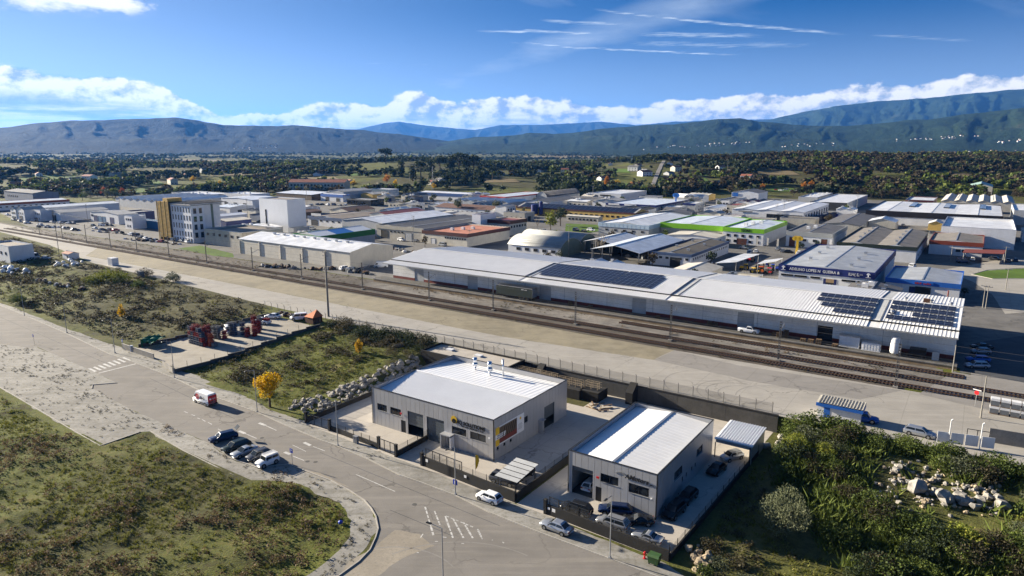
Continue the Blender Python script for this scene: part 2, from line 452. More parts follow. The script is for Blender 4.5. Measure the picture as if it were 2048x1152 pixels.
def build_materials():
    ground_mat()
    paving_mat('asphalt', (.20, .185, .165), (.30, .275, .235), .16)
    paving_mat('asphalt_dark', (.075, .078, .085), (.12, .12, .12), .2)
    paving_mat('concrete_road', (.33, .31, .275), (.42, .39, .345), .14, joints=(9., 6.5))
    paving_mat('straw_concrete', (.245, .215, .15), (.31, .275, .195), .25, joints=(12., 4.))
    paving_mat('apron', (.25, .235, .215), (.31, .29, .26), .14, joints=(8., 5.))
    paving_mat('yard', (.44, .40, .345), (.50, .455, .39), .13, joints=(5., 5.))
    paving_mat('estate', (.135, .130, .122), (.22, .205, .18), .35)
    paving_mat('gravel', (.285, .272, .245), (.135, .125, .09), .36, 0)
    paving_mat('dusty', (.30, .265, .21), (.24, .21, .17), .25, 0)
    paving_mat('ballast', (.085, .072, .058), (.14, .12, .10), .45, 0)
    paving_mat('ballast_pale', (.20, .185, .165), (.085, .07, .056), .5, 0)
    paving_mat('dirtyard', (.33, .30, .25), (.42, .39, .33), .25)
    pm('field_green', (.095, .155, .03), .95, 0, .3, .05, .1)
    pm('field_tan', (.21, .165, .09), .95, 0, .25, .03, .1)
    pm('paint', (.56, .55, .52), .7, 0, .45, 1.2)
    pm('kerb', (.40, .375, .33), .85, 0, .25, 1.0)
    pm('white', (.74, .745, .75), .75, 0, .10, .4, streak=.22)
    pm('ribwhite', (.78, .80, .83), .5, 0, .05, .3, streak=.10)
    pm('cream', (.68, .63, .52), .8, 0, .12, .4, streak=.25)
    pm('beige', (.50, .47, .40), .85, 0, .18, .4, streak=.45)
    pm('greyw', (.46, .47, .47), .7, 0, .14, .4, streak=.25)
    pm('whwall', (.80, .79, .75), .8, 0, .14, .25, streak=.30)
    pm('bluegrey', (.17, .20, .27), .8, 0, .15, .3, streak=.3)
    pm('navy', (.012, .022, .12), .5, 0, .15, .3)
    pm('teal', (.03, .14, .27), .6, 0, .12, .3, streak=.2)
    pm('yellow', (.62, .42, .12), .8, 0, .15, .3, streak=.3)
    pm('maroon', (.10, .018, .02), .6, 0, .15, .3)
    pm('brown', (.12, .085, .055), .8, 0, .3, .3)
    pm('dark', (.018, .019, .022), .7, 0, .3, .5)
    pm('blackwall', (.017, .016, .015), .85, 0, .35, .8, bump=.5, bscale=4)
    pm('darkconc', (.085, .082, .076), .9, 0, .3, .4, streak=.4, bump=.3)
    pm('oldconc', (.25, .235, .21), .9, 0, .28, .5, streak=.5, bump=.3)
    pm('rustconc', (.30, .215, .125), .9, 0, .35, .5, streak=.6, bump=.3)
    pm('redbase', (.19, .042, .03), .8, 0, .2, .5, streak=.4)
    pm('greenw', (.16, .20, .155), .85, 0, .15, .4, streak=.3)
    pm('brick', (.13, .045, .03), .85, 0, .3, 1.0)
    pm('stone', (.30, .28, .245), .9, 0, .45, .9, bump=.6, bscale=3)
    pm('stone_tan', (.38, .30, .20), .9, 0, .42, .9, bump=.6, bscale=3)
    pm('rust', (.10, .05, .03), .85, .2, .35, 1.5)
    pm('sleeper', (.045, .036, .03), .9, 0, .35, 1.5)
    pm('steel', (.30, .30, .30), .45, .6, .2, .6)
    pm('galv', (.50, .51, .52), .35, .75, .15, 1.0)
    pm('chrome', (.72, .74, .76), .15, 1.0, .05, 1.0)
    pm('mast', (.15, .14, .125), .8, .1, .25, .6)
    pm('conc_pole', (.25, .235, .205), .9, 0, .2, .8, streak=.3)
    pm('lamp_pole', (.34, .35, .36), .5, .4, .12, .8)
    pm('black', (.008, .008, .009), .45, 0, .1, 1.)
    pm('tyre', (.012, .012, .012), .9, 0, .2, 3.)
    pm('rim', (.35, .36, .37), .3, .7, .1, 3.)
    pm('wood', (.19, .12, .065), .9, 0, .35, 1.4)
    pm('bark', (.075, .055, .04), .95, 0, .3, 2.)
    pm('pale_bark', (.24, .21, .17), .95, 0, .3, 2.)
    pm('bag_white', (.74, .74, .73), .6, 0, .12, 1.)
    pm('bag_blue', (.40, .50, .66), .6, 0, .15, 1.)
    pm('crate_red', (.26, .02, .022), .6, .1, .3, 1.5)
    pm('crate_blue', (.016, .045, .12), .6, .1, .3, 1.5)
    pm('crate_grey', (.17, .18, .19), .6, .2, .3, 1.5)
    pm('orange', (.55, .13, .02), .6, 0, .2, 1.)
    pm('cyl_orange', (.42, .09, .02), .5, 0, .2, 1.)
    pm('netting', (.012, .15, .075), .8, 0, .25, 1.)
    pm('bin_green', (.045, .10, .028), .5, 0, .2, 1.5)
    pm('hyd_red', (.55, .015, .02), .4, 0, .1, 1.)
    pm('sign_blue', (.01, .045, .42), .4, 0, .08, 1.)
    pm('sign_yellow', (.72, .45, .02), .5, 0, .08, 1.)
    pm('carton', (.36, .25, .14), .85, 0, .2, 1.)
    pm('tarp_blue', (.008, .02, .22), .45, 0, .2, .8)
    pm('pallet_navy', (.008, .012, .05), .55, 0, .25, .8)
    for n, c in dict(f_rust=(.24, .05, .022), f_green=(.012, .17, .03), f_blueg=(.05, .09, .19), f_conc=(.47, .44, .36), f_maroon=(.075, .014, .013), f_paleblue=(.44, .56, .66),
                     f_lime=(.21, .50, .012), f_royal=(.012, .075, .25), f_red=(.38, .03, .025), f_navy=(.012, .022, .14), f_char=(.045, .048, .052), f_black=(.013, .010, .012),
                     f_pargrey=(.36, .37, .36), f_dgreen=(.018, .030, .022), f_bright=(.02, .13, .48), f_white=(.76, .77, .78), f_steel=(.10, .17, .24),
                     sg_white=(.74, .74, .74), sg_black=(.01, .01, .01), sg_royal=(.015, .14, .5), sg_grey=(.25, .25, .25)).items():
        pm(n, c, .5, 0, .10, .5, streak=.15)
    for n, c, rg in (('rf_white', (.80, .80, .79), .30), ('rf_bluew', (.70, .74, .78), .3), ('rf_grey', (.36, .35, .33), .5), ('rf_greyw', (.42, .43, .43), .35), ('rf_dark', (.135, .13, .125), .6), ('rf_brown', (.23, .19, .15), .7),
                     ('rf_red', (.27, .065, .055), .55), ('rf_orange', (.46, .17, .10), .8), ('rf_tar', (.10, .088, .072), .85), ('rf_two', (.22, .20, .175), .75), ('rf_cream', (.58, .54, .46), .7),
                     ('rf_green', (.33, .47, .41), .45), ('rf_tile', (.13, .06, .04), .8), ('rf_housered', (.30, .10, .055), .8), ('rf_corr', (.40, .40, .37), .5)):
        for ax in (0, 1): ribbed(n + str(ax), c, ax, 1.05, rg, .0, .20, .5, .42, .35)
    pm('rf_sheet', (.83, .83, .825), .30, .0, .05, .25, streak=.0)
    pm('rf_sheetc', (.80, .79, .765), .34, .0, .07, .25, streak=.0)
    pm('rf_blue', (.02, .14, .50), .4, 0, .1, .4)
    pm('clad', (.45, .45, .455), .42, .35, .06, .5, streak=.06)
    pm('clad_dark', (.10, .115, .125), .45, .2, .08, .6)
    pm('trimblack', (.02, .021, .023), .5, 0, .1, 1.)
    # solar glass
    m, nt = nm('solar')
    fin(nt, mixc(noise(wpos(nt), .4, 3).step(.3, .7), (.010, .013, .030), (.020, .021, .034)), .30, 0, .25)
    m, nt = nm('glass')
    fin(nt, mixc(noise(wpos(nt), .6, 3).step(.35, .7), (.010, .012, .015), (.035, .042, .05)), .08, 0, .6)
    m, nt = nm('carglass'); fin(nt, (.012, .016, .020), .03, 0, .5)
    m, nt = nm('mesh_wire')
    p = nt.nodes.new('ShaderNodeBsdfPrincipled'); p.inputs['Base Color'].default_value = (.06, .06, .06, 1); p.inputs['Roughness'].default_value = .7
    tr = nt.nodes.new('ShaderNodeBsdfTransparent'); mx = nt.nodes.new('ShaderNodeMixShader'); mx.inputs[0].default_value = .26
    o = nt.nodes.new('ShaderNodeOutputMaterial'); nt.links.new(tr.outputs[0], mx.inputs[1]); nt.links.new(p.outputs[0], mx.inputs[2]); nt.links.new(mx.outputs[0], o.inputs[0])
    leafmat('leaf_green', [(.026, .041, .012), (.060, .084, .018), (.110, .144, .026), (.180, .198, .043)])
    leafmat('leaf_pale', [(.085, .095, .050), (.13, .145, .075), (.18, .19, .105), (.25, .25, .15)])
    leafmat('leaf_dark', [(.012, .020, .010), (.022, .034, .014), (.038, .052, .020), (.06, .068, .028)])
    leafmat('leaf_olive', [(.045, .055, .030), (.075, .088, .048), (.11, .12, .07), (.15, .155, .095)])
    leafmat('leaf_brown', [(.036, .030, .016), (.052, .042, .022), (.070, .055, .028), (.090, .070, .036)])
    leafmat('leaf_yellow', [(.30, .17, .008), (.48, .29, .010), (.62, .40, .015), (.42, .38, .03)])
    leafmat('leaf_orange', [(.26, .085, .010), (.40, .15, .012), (.48, .22, .02), (.3, .2, .03)])
    leafmat('leaf_red', [(.20, .03, .012), (.30, .05, .015), (.34, .10, .03), (.2, .10, .04)])
    leafmat('leaf_lime', [(.075, .105, .015), (.13, .16, .020), (.20, .21, .028), (.26, .22, .03)])
    leafmat('leaf_scrub', [(.034, .030, .018), (.056, .048, .027), (.081, .072, .036), (.110, .090, .050)])
    leafmat('leaf_heath', [(.072, .052, .029), (.117, .083, .047), (.163, .112, .062), (.215, .163, .098)])
    leafmat('leaf_grass', [(.066, .070, .016), (.115, .124, .022), (.175, .182, .032), (.27, .225, .085)])
    leafmat('twig', [(.10, .085, .07), (.15, .13, .105), (.19, .165, .13)], .05)
    hillmat('hill_forest', (.008, .020, .013), (.020, .036, .019), (.085, .068, .042), .0011)
    hillmat('hill_far', (.010, .020, .016), (.022, .030, .022), (.055, .046, .034), .0009)
    for n, c, r, mtl in (('car_silver', (.42, .44, .47), .28, .6), ('car_white', (.78, .79, .80), .3, 0), ('car_black', (.012, .013, .015), .2, .1), ('car_navy', (.012, .025, .075), .22, .2), ('car_grey', (.10, .105, .12), .25, .4),
                         ('car_dkgreen', (.016, .028, .026), .22, .2), ('car_blue', (.02, .10, .38), .3, .2), ('car_red', (.35, .02, .02), .3, .1), ('car_ltgrey', (.30, .31, .33), .3, .5)):
        pm(n, c, r, mtl, .04, 1., .5)
    pm('lamp_red', (.35, .01, .01), .3, 0, .1, 3.)
    pm('lamp_clear', (.75, .77, .8), .15, .3, .05, 3.)
    pm('dpd_red', (.55, .006, .022), .4, 0, .05, 1.)
    pm('dpd_dark', (.05, .04, .04), .5, 0, .05, 1.)
    pm('gold', (.55, .36, .09), .45, .35, .2, .6, streak=.3)
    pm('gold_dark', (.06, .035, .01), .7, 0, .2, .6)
    m, nt = nm('rf_stripe')
    tc = nt.nodes.new('ShaderNodeTexCoord'); sp = nt.nodes.new('ShaderNodeSeparateXYZ'); nt.links.new(tc.outputs['Object'], sp.inputs[0])
    q = S(sp.outputs[1]); f = q.step(10.9, 11.1) * (1.0 - q.step(21.9, 22.1))
    fin(nt, mixc(f, (.74, .75, .76), (.02, .15, .48)), .35)
build_materials()

# ------------------------------------------------------------------ terrain
def axis_lines(lo, hi, step, far, extra=()):
    a = list(np.arange(lo, hi + .01, step)); d = step; q = hi
    while q < far: d *= 1.11; q += d; a.append(q)
    d = step; q = lo
    while q > -far: d *= 1.11; q -= d; a.insert(0, q)
    return np.array(sorted(a + list(extra)))
def build_ground():
    S_ = axis_lines(-300, 45, 1.6, 26000, (-104, -100.5, -24.5, -20))
    T_ = axis_lines(12, 150, 1.6, 26000, (120.95, 121.05))
    # keep the hill belt finely divided too
    T_ = np.array(sorted(set(np.round(np.concatenate([T_, np.arange(300, 1500, 30)]), 2))))
    S_ = np.array(sorted(set(np.round(np.concatenate([S_, np.arange(-1500, 900, 30)]), 2))))
    s, t = np.meshgrid(S_, T_); x = s * UX - t * UY; y = s * UY + t * UX
    cl = np.minimum(1.0, 25000.0 / np.maximum(np.hypot(x, y), 1.0)); x = x * cl; y = y * cl
    z = terr(x, y)
    n, k = s.shape
    idx = np.arange(n * k).reshape(n, k)
    F = np.stack([idx[:-1, :-1], idx[:-1, 1:], idx[1:, 1:], idx[1:, :-1]], -1).reshape(-1, 4)
    tag(link('ground', mesh_np('ground', np.stack([x, y, z], -1).reshape(-1, 3), F, 'ground', smooth=False)), kind='structure')
build_ground()

def ridge(name, sky, foot, crest, back, mat, seed, rough, na=420, nd=70, fz=-5.0):
    """a mountain whose skyline follows (picture x, picture y) pairs at the crest distance"""
    ax = np.array([px_az(p) for p, q in sky]); ez = np.array([px_e(p, q) for p, q in sky])
    az = np.linspace(ax[0], ax[-1], na)
    cd = crest * (1 + .06 * (fbm(az * 9, az * 0 + seed, seed) - .5))
    H = CAMH + np.interp(az, ax, ez) * cd
    k = np.linspace(0, 1.35, nd)
    A, K = np.meshgrid(az, k, indexing='ij')
    fd = foot * (1 + .16 * (fbm(A * 7, A * 0 + seed + 3, seed + 1) - .5))
    D = np.where(K <= 1, fd + (cd[:, None] - fd) * K, cd[:, None] + (K - 1) / .35 * (back - crest))
    x = np.sin(A) * D; y = np.cos(A) * D
    prof = np.where(K <= 1, np.power(K, 1.25), 1 - (np.maximum(K - 1, 0) / .35) ** 1.3)
    rg = 1 - np.abs(2 * fbm(x / (rough * 2.6), y / (rough * 2.6), seed + 5, 5) - 1)
    rn = (rg - .72) * 1.25 + (fbm(x / rough * 1.6, y / rough * 1.6, seed + 8, 4) - .47) * .55
    wp = fbm(A * 30, K * 3, seed + 12, 3) * .05
    spur = 1 - np.abs(2 * fbm((A + wp) * 34, K * 1.1 + 5, seed + 6, 4) - 1)
    rn = rn * .6 + (spur - .72) * .45
    env = np.sin(np.clip(K, 0, 1) * math.pi) ** .8
    Z = fz + (H[:, None] - fz) * prof * (1 + rn * env * .75) + (fbm(x / 160, y / 160, seed + 2, 3) - .47) * 22 * np.clip(K, 0, 1)
    n, m = A.shape; idx = np.arange(n * m).reshape(n, m)
    F = np.stack([idx[:-1, :-1], idx[1:, :-1], idx[1:, 1:], idx[:-1, 1:]], -1).reshape(-1, 4)
    return tag(link(name, mesh_np(name, np.stack([x, y, Z], -1).reshape(-1, 3), F, mat, smooth=True)), kind='structure')
ridge('hills', [(-1900, 291), (-1100, 280), (-500, 272), (-200, 262), (0, 256), (60, 248), (145, 241), (300, 238), (355, 235), (400, 240), (450, 250), (560, 252), (590, 250), (650, 256), (700, 259), (750, 263), (800, 268), (860, 277),
                (920, 285), (970, 290), (1030, 294)], 4300, 6800, 9500, 'hill_far', 11, 520)
ridge('hills', [(820, 294), (880, 285), (950, 275), (1000, 273), (1060, 266), (1130, 267), (1200, 258), (1300, 250), (1380, 245), (1440, 238), (1475, 236), (1520, 243), (1580, 250), (1680, 252), (1740, 248),
                (1800, 241), (1850, 240), (1920, 228), (2000, 220), (2048, 214), (2250, 200), (2600, 215)], 3600, 6400, 9200, 'hill_forest', 23, 430)
ridge('mountains', [(1440, 256), (1520, 243), (1600, 224), (1700, 208), (1740, 203), (1800, 200), (1850, 196), (1950, 185), (2048, 176), (2200, 165), (2600, 170)], 9000, 13500, 17000, 'hill_forest', 37, 800)
ridge('mountains', [(620, 268), (700, 262), (770, 246), (800, 243), (860, 252), (950, 260), (1000, 250), (1080, 250), (1200, 243), (1270, 250), (1350, 243), (1450, 240), (1560, 238), (1700, 230)], 15000, 18500, 21000, 'hill_far', 41, 1200)

# ------------------------------------------------------------------ roads, yards, fields: sheets stepping up by 4 mm and more
RT = [(-600, 395), (-250, 508), (0, 611.8), (48.8, 631), (134.8, 668), (220.7, 709.4), (273, 727), (349.6, 757), (400.8, 782), (436, 797), (514.5, 825), (573, 852), (642, 881), (675, 892.5), (740, 921), (799, 950.6),
      (843.7, 966), (912, 991.6), (980, 1026), (1083, 1067), (1219.6, 1118), (1260, 1133), (1340, 1163), (1480, 1220), (1700, 1310)]
RL = [(1200, 1500), (500, 1420), (560, 1240), (640, 1178), (678, 1152), (717.4, 1123.6), (740, 1100), (751, 1076), (756.4, 1057.7), (751.6, 1033), (742, 1016), (729.6, 1001.5), (700, 982), (661.6, 961.6), (575, 929), (514.5, 936), (459.6, 916.5), (415, 884.5),
      (320, 844), (256, 816), (184, 776), (184.6, 770), (234, 766), (195, 746.5), (68, 691), (66, 697), (0, 688), (-250, 570), (-600, 440)]
sheet('road', PX(RT + RL), .012, 'asphalt', .05, 2.0)
sheet('verge', PX([(-250, 500), (0, 599), (49, 624), (125, 654), (211, 685), (244, 695), (308.6, 716), (326, 728), (371, 745.5), (399, 752), (434, 771), (506.7, 799), (540, 820), (614.5, 843), (740, 889), (796, 914.7), (847, 930),
                   (1028, 1007), (1090, 1029), (1260, 1101), (1330, 1126), (1400, 1175), (1480, 1225)] + [(p, q + 1) for p, q in reversed(RT[1:-1])]), .008, 'gravel', .5, 1.5)
sheet('gravel_lot', PX([(0, 775), (80, 822), (156, 867), (200, 892), (281, 864), (300, 862.5), (366, 901.6), (424, 930), (488, 962), (560, 962), (600, 968), (630, 988), (668.5, 1001.5), (690.5, 1018.6), (702.7, 1040.6), (700, 1072), (668.5, 1109), (627, 1143), (590, 1175),
                        (640, 1180), (680, 1153), (760, 1057), (735, 1003), (661, 960), (575, 928), (514, 935), (458, 915), (415, 883), (320, 843), (256, 815), (186, 772), (236, 767), (195, 745), (68, 692), (0, 686), (-300, 560), (-420, 570)]), .006, 'gravel', .8, 1.0)
def kerb(pts, z0=0.0, w=.16, h=.13, name='kerb'):
    m = MB(); q = [Vector(p) for p in pts]
    for i, (a, b) in enumerate(zip(q, q[1:])):
        d = (b - a).normalized(); n = Vector((-d.y, d.x)) * w / 2
        m.add([(*(a - n), z0), (*(b - n), z0), (*(b + n), z0), (*(a + n), z0), (*(a - n), z0 + h), (*(b - n), z0 + h), (*(b + n), z0 + h), (*(a + n), z0 + h)],
              [(0, 3, 2, 1), (4, 5, 6, 7), (0, 1, 5, 4), (1, 2, 6, 5), (2, 3, 7, 6), (3, 0, 4, 7)])
    return tag(m.obj(name, 'kerb'), kind='structure')
kerb(PX(RT[1:-1]))
kerb(PX(list(reversed(RL[3:17]))))
kerb(PX([(0, 775), (80, 822), (156, 867), (200, 892), (281, 864)]), h=.10)
kerb(PX([(300, 862.5), (366, 901.6), (424, 930), (488, 962)]), h=.10)
kerb(PX([(184, 777), (184.6, 770), (234, 766)]), h=.13)
# painted markings
def stripe(name, a, b, w, z=.018, mat='paint'):
    a, b = Vector(a), Vector(b); d = (b - a).normalized(); n = Vector((-d.y, d.x)) * w / 2
    return MB().add([(*(a - n), z), (*(b - n), z), (*(b + n), z), (*(a + n), z)], [(0, 1, 2, 3)])
def strip(a, b, w, name='road_marking', z=.018, mat='paint'):
    P_ = PX([a, b]); return tag(stripe(name, P_[0], P_[1], w, z).obj(name, mat), kind='structure')
for i in range(8):                                  # zebra crossing
    f = i / 7; a = (178 + f * 68, 737 - f * 22); strip((a[0], a[1]), (a[0] + 14, a[1] + 6.2), .55)
strip((197, 746.5), (274, 727), .45)
for a, b, w in [((518, 846), (531, 851), .55), ((531, 851), (553, 861), .16), ((478, 862), (490, 867), .55), ((490, 867), (513, 877), .16), ((608, 885), (621, 891), .55), ((626, 893), (650, 902), .14),
                ((569, 904), (580, 909), .55), ((585, 912), (608, 921), .14), ((712, 949), (790, 983), .13), ((716, 1006 - 60), (716.5, 1006 - 59), .05), ((395, 836), (400, 838), .14), ((404, 839), (411, 843), .14), ((416, 845), (424, 849), .14),
                ((383, 829), (390, 832), .14), ((368, 823), (376, 826), .14), ((436, 858), (443, 862), .14), ((585, 890), (612, 903), .10)]:
    strip(a, b, w)
for (x0, y0, x1, y1) in [(850, 1013, 867, 1071), (869, 1022, 880, 1050), (890, 1031, 906, 1076), (906, 1037, 928, 1078), (927, 1045, 946, 1077), (955, 1058, 965, 1079)]:   # worn hatching
    n = 7
    for i in range(n):
        f = (i + random.random() * .3) / n; g = f + .09 + random.random() * .05
        strip((x0 + (x1 - x0) * f, y0 + (y1 - y0) * f), (x0 + (x1 - x0) * g, y0 + (y1 - y0) * g), .16 + random.random() * .12)
for (x0, y0, x1, y1) in [(892, 1032, 950, 1056), (846, 1068, 838, 1080), (870, 1083, 880, 1083), (885, 1074, 898, 1076), (923, 1087, 932, 1088), (984, 1080, 986, 1081), (1005, 1084, 1010, 1088), (834, 1105, 840, 1106)]:
    n = max(1, int(abs(x1 - x0) / 9))
    for i in range(n): strip((x0 + (x1 - x0) * i / n, y0 + (y1 - y0) * i / n), (x0 + (x1 - x0) * (i + .6) / n, y0 + (y1 - y0) * (i + .6) / n), .14)
for a, b in [((0, 634), (210, 726)), ((300, 757), (470, 838)), ((640, 905), (1000, 1052)), ((780, 1020), (905, 1072))]:        # joints between asphalt lanes
    strip(a, b, .10, 'asphalt_joint', .016, 'asphalt_dark')
def arc_strip(cx, cy, r, a0, a1, w, z, mat, name, jit=0.0):
    V = []; n = 26
    for i in range(n + 1):
        a = a0 + (a1 - a0) * i / n
        for q in (r - w / 2, r + w / 2): V.append((cx + math.cos(a) * q, cy + math.sin(a) * q, z))
    tag(MB().add(V, [(2 * i, 2 * i + 2, 2 * i + 3, 2 * i + 1) for i in range(n)]).obj(name, mat), kind='structure')
for px, py, r, a0, a1 in [(1470, 785, 5.5, 1.0, 3.9), (1470, 785, 7.2, .8, 3.6), (1492, 790, 5.2, 1.2, 3.9), (1420, 770, 9.0, 1.8, 3.4), (1560, 800, 8.0, .9, 2.8)]:
    x, y, _ = G(px, py, 3.0); arc_strip(x, y, r, a0, a1, .22, 3.016, 'apron', 'tyre_mark')
for px, py, r, a0, a1 in [(760, 1190, 9.5, .6, 1.9), (900, 1230, 14, .9, 2.2)]:
    x, y, _ = G(px, py, 0); arc_strip(x, y, r, a0, a1, .18, .015, 'apron', 'tyre_mark')
sheet('dust_patch', PX([(700, 1120), (745, 1098), (790, 1060), (840, 1068), (870, 1092), (800, 1120), (760, 1150), (700, 1170), (670, 1165)]), .0135, 'dusty', .5, .8)
sheet('dust_patch', PX([(560, 930), (640, 945), (700, 975), (690, 972), (640, 955), (590, 938)]), .0135, 'dusty', .3, .8)
def manhole(px, py, z=.0, n=1):
    x, y, _ = G(px, py, z); m = MB().cyl((0, 0, .012), (0, 0, .022), .36, .36, 14)
    tag(m.obj('manhole_cover', 'darkconc', None, False, (x, y, z)), 'round iron manhole cover set in the road', 'manhole', 'manhole covers in the road')
for p in [(524, 876), (615, 923), (631, 924), (829, 1009), (102, 700), (116, 698)]: manhole(*p)

# upper terrace: concrete road, straw covered strip, apron, railway bed, platform, estate paving
Z1 = 3.0
sheet('concrete_road', [W(*p) for p in [(-900, 170), (-520, 158), (-372, 144.2), (-300, 131), (-250, 128.5), (-169, 123.4), (-110, 122.4), (-26, 121.3), (-8, 121), (60, 124), (60, 149), (-57, 149), (-57, 139.2), (-97, 135.6), (-162, 136.8), (-250, 138), (-322, 138), (-345, 155), (-480, 168), (-900, 190)]], Z1 + .010, 'concrete_road', .25, 2.5)
sheet('dry_strip', [W(*p) for p in [(-345, 154), (-322, 138), (-250, 138), (-162, 136.8), (-97, 135.6), (-57, 139.2), (-56, 149), (-200, 150.5), (-290, 152)]], Z1 + .014, 'straw_concrete', .35, 2.5)
sheet('apron', [W(*p) for p in [(-57, 139.2), (-35, 137.2), (-15, 138.4), (-9, 148.5), (-40, 146), (-56, 149)]], Z1 + .018, 'apron', .25, 2.0)
sheet('railway_bed', [W(*p) for p in [(-900, 186), (-480, 166), (-345, 155), (-290, 152), (-200, 150.5), (-56, 149), (-40, 146), (-9, 148.5), (-4, 170), (-500, 171), (-900, 200)]], Z1 + .006, 'ballast', .4, 2.5)
sheet('ballast_strip', [W(*p) for p in [(-175, 160.5), (-60, 156.8), (-2, 151.5), (-3, 168.0), (-100, 168.2), (-175, 167.5)]], Z1 + .022, 'ballast_pale', .5, 1.5)
sheet('level_crossing', [W(*p) for p in [(-6, 148), (26, 141), (30, 160), (-1, 168)]], Z1 + .026, 'apron', .2, 2.0)
sheet('estate_paving', [W(*p) for p in [(-620, 205), (-470, 172), (-171, 171.2), (0, 171.2), (0, 168), (60, 168), (480, 175), (480, 470), (330, 620), (100, 690), (-250, 690), (-560, 560)]], Z1 + .012, 'estate', 0)
sheet('side_street', [W(*p) for p in [(2, 160), (26, 158), (60, 190), (130, 260), (130, 330), (112, 330), (40, 236), (14, 214), (2, 190)]], Z1 + .020, 'apron', .1, 3.0)
sheet('car_park', [W(*p) for p in [(0.6, 169), (24, 166), (40, 182), (40, 215), (14, 214), (2, 196)]], Z1 + .024, 'asphalt_dark', .1, 2.0)
sheet('verge_grass', PX([(1130, 462), (1132, 447), (1204, 450), (1206, 461), (1180, 466)], Z1), Z1 + .03, 'field_green', .5, 2.0)
sheet('estate_street', PX([(1885, 540), (1990, 521), (2110, 515), (2200, 610), (2010, 628), (1985, 590), (1945, 563)], Z1), Z1 + .022, 'concrete_road', .2, 2.0)
sheet('verge_grass', PX([(1945, 549), (1975, 541), (2048, 537), (2110, 545), (2048, 557), (1985, 557)], Z1), Z1 + .034, 'field_green', .5, 1.5)
kerb(PX([(1943, 549), (1975, 540), (2048, 536), (2112, 545), (2048, 558), (1985, 558), (1943, 549)], Z1), Z1)
# yards
sheet('yard', [W(*p) for p in [(-98.3, 75.6), (-50.3, 73.9), (-50.3, 120.9), (-60, 120.9), (-60, 112), (-98.9, 112)]], .016, 'yard')
sheet('yard', [W(*p) for p in [(-50.0, 73.9), (-27.0, 72.9), (-26.2, 120.9), (-50.0, 120.9)]], .020, 'yard')
sheet('dirt_yard', [(x, y) for x, y in PX([(312, 722), (250, 690), (360, 655), (480, 640), (560, 618), (655, 640), (640, 664), (520, 690), (400, 735), (345, 745)], 1.2)], 1.9, 'dirtyard', .3, 1.5) if False else None
# fields in the far country
for pts, m in [([(1010, 318), (1060, 312), (1150, 309), (1205, 310), (1200, 316), (1120, 318)], 'field_tan'), ([(1095, 322), (1150, 320), (1230, 319), (1210, 323), (1120, 324)], 'field_green'), ([(590, 306), (650, 301), (725, 300), (720, 305), (640, 308)], 'field_green'),
               ([(930, 306), (1040, 303), (1060, 305), (960, 309)], 'field_tan'), ([(1380, 305), (1560, 299), (1650, 300), (1600, 305)], 'field_tan'), ([(280, 320), (330, 318), (480, 322), (420, 326), (300, 326)], 'field_tan'), ([(1440, 303), (1500, 301), (1520, 302), (1470, 305)], 'field_green')]:
    P_ = [GT(*p) for p in pts]
    n = 10; c = np.mean([p[:2] for p in P_], 0); V = []; F = []
    rings = np.linspace(0, 1, n)
    per = []
    for i in range(len(P_)):
        a, b = P_[i], P_[(i + 1) % len(P_)]
        for j in range(8): per.append((a[0] + (b[0] - a[0]) * j / 8, a[1] + (b[1] - a[1]) * j / 8))
    k = len(per)
    for r in rings:
        for p in per:
            x = c[0] + (p[0] - c[0]) * max(r, .01); y = c[1] + (p[1] - c[1]) * max(r, .01); V.append((x, y, float(terr(x, y)) + .8))
    for i in range(n - 1):
        for j in range(k): F.append((i * k + j, i * k + (j + 1) % k, (i + 1) * k + (j + 1) % k, (i + 1) * k + j))
    tag(link('field', mesh_np('field', V, F, m)), kind='structure')
# meadows and lanes draped over the wooded slopes
def drape(name, pts, mat, lift=.35, n=10):
    P_ = [GT(*p)[:2] for p in pts]; a, b, c, d = (Vector(q) for q in P_)
    V = []; F = []
    for i in range(n + 1):
        for j in range(n + 1):
            f, g = i / n, j / n; p = (a * (1 - f) + b * f) * (1 - g) + (d * (1 - f) + c * f) * g; V.append((p.x, p.y, float(terr(p.x, p.y)) + lift))
    for i in range(n):
        for j in range(n): F.append((i * (n + 1) + j, (i + 1) * (n + 1) + j, (i + 1) * (n + 1) + j + 1, i * (n + 1) + j + 1))
    return tag(link(name, mesh_np(name, V, F, mat)), kind='structure')
for q in [[(30, 362), (110, 364), (100, 357), (40, 355)], [(420, 352), (500, 354), (490, 347), (430, 345)], [(600, 362), (680, 360), (670, 354), (610, 354)], [(1090, 356), (1160, 354), (1150, 348), (1085, 349)], [(1210, 345), (1260, 346), (1255, 338), (1215, 338)], [(1355, 366), (1420, 364), (1410, 356), (1350, 357)], [(1500, 352), (1600, 350), (1580, 342), (1510, 343)], [(1650, 345), (1730, 343), (1720, 336), (1660, 337)], [(1750, 366), (1840, 364), (1830, 358), (1760, 358)], [(1880, 356), (1960, 354), (1950, 347), (1890, 347)], [(960, 366), (1040, 365), (1030, 358), (970, 358)]]: drape('meadow', q, 'field_green' if q[0][0] % 20 else 'field_tan')
drape('meadow', [(180, 372), (330, 370), (310, 356), (120, 352)], 'field_green')
drape('meadow', [(95, 362), (190, 368), (150, 352), (60, 350)], 'field_green')
drape('meadow', [(260, 386), (380, 384), (370, 375), (255, 377)], 'field_green')
drape('meadow', [(1180, 374), (1290, 376), (1285, 368), (1190, 367)], 'field_green')
drape('meadow', [(1600, 386), (1780, 384), (1760, 376), (1640, 377)], 'field_green')
drape('meadow', [(1400, 352), (1470, 350), (1450, 338), (1395, 340)], 'field_green')
drape('meadow', [(700, 352), (760, 350), (750, 344), (690, 346)], 'field_green')
drape('meadow', [(1540, 383), (1600, 384), (1590, 377), (1540, 377)], 'field_green')
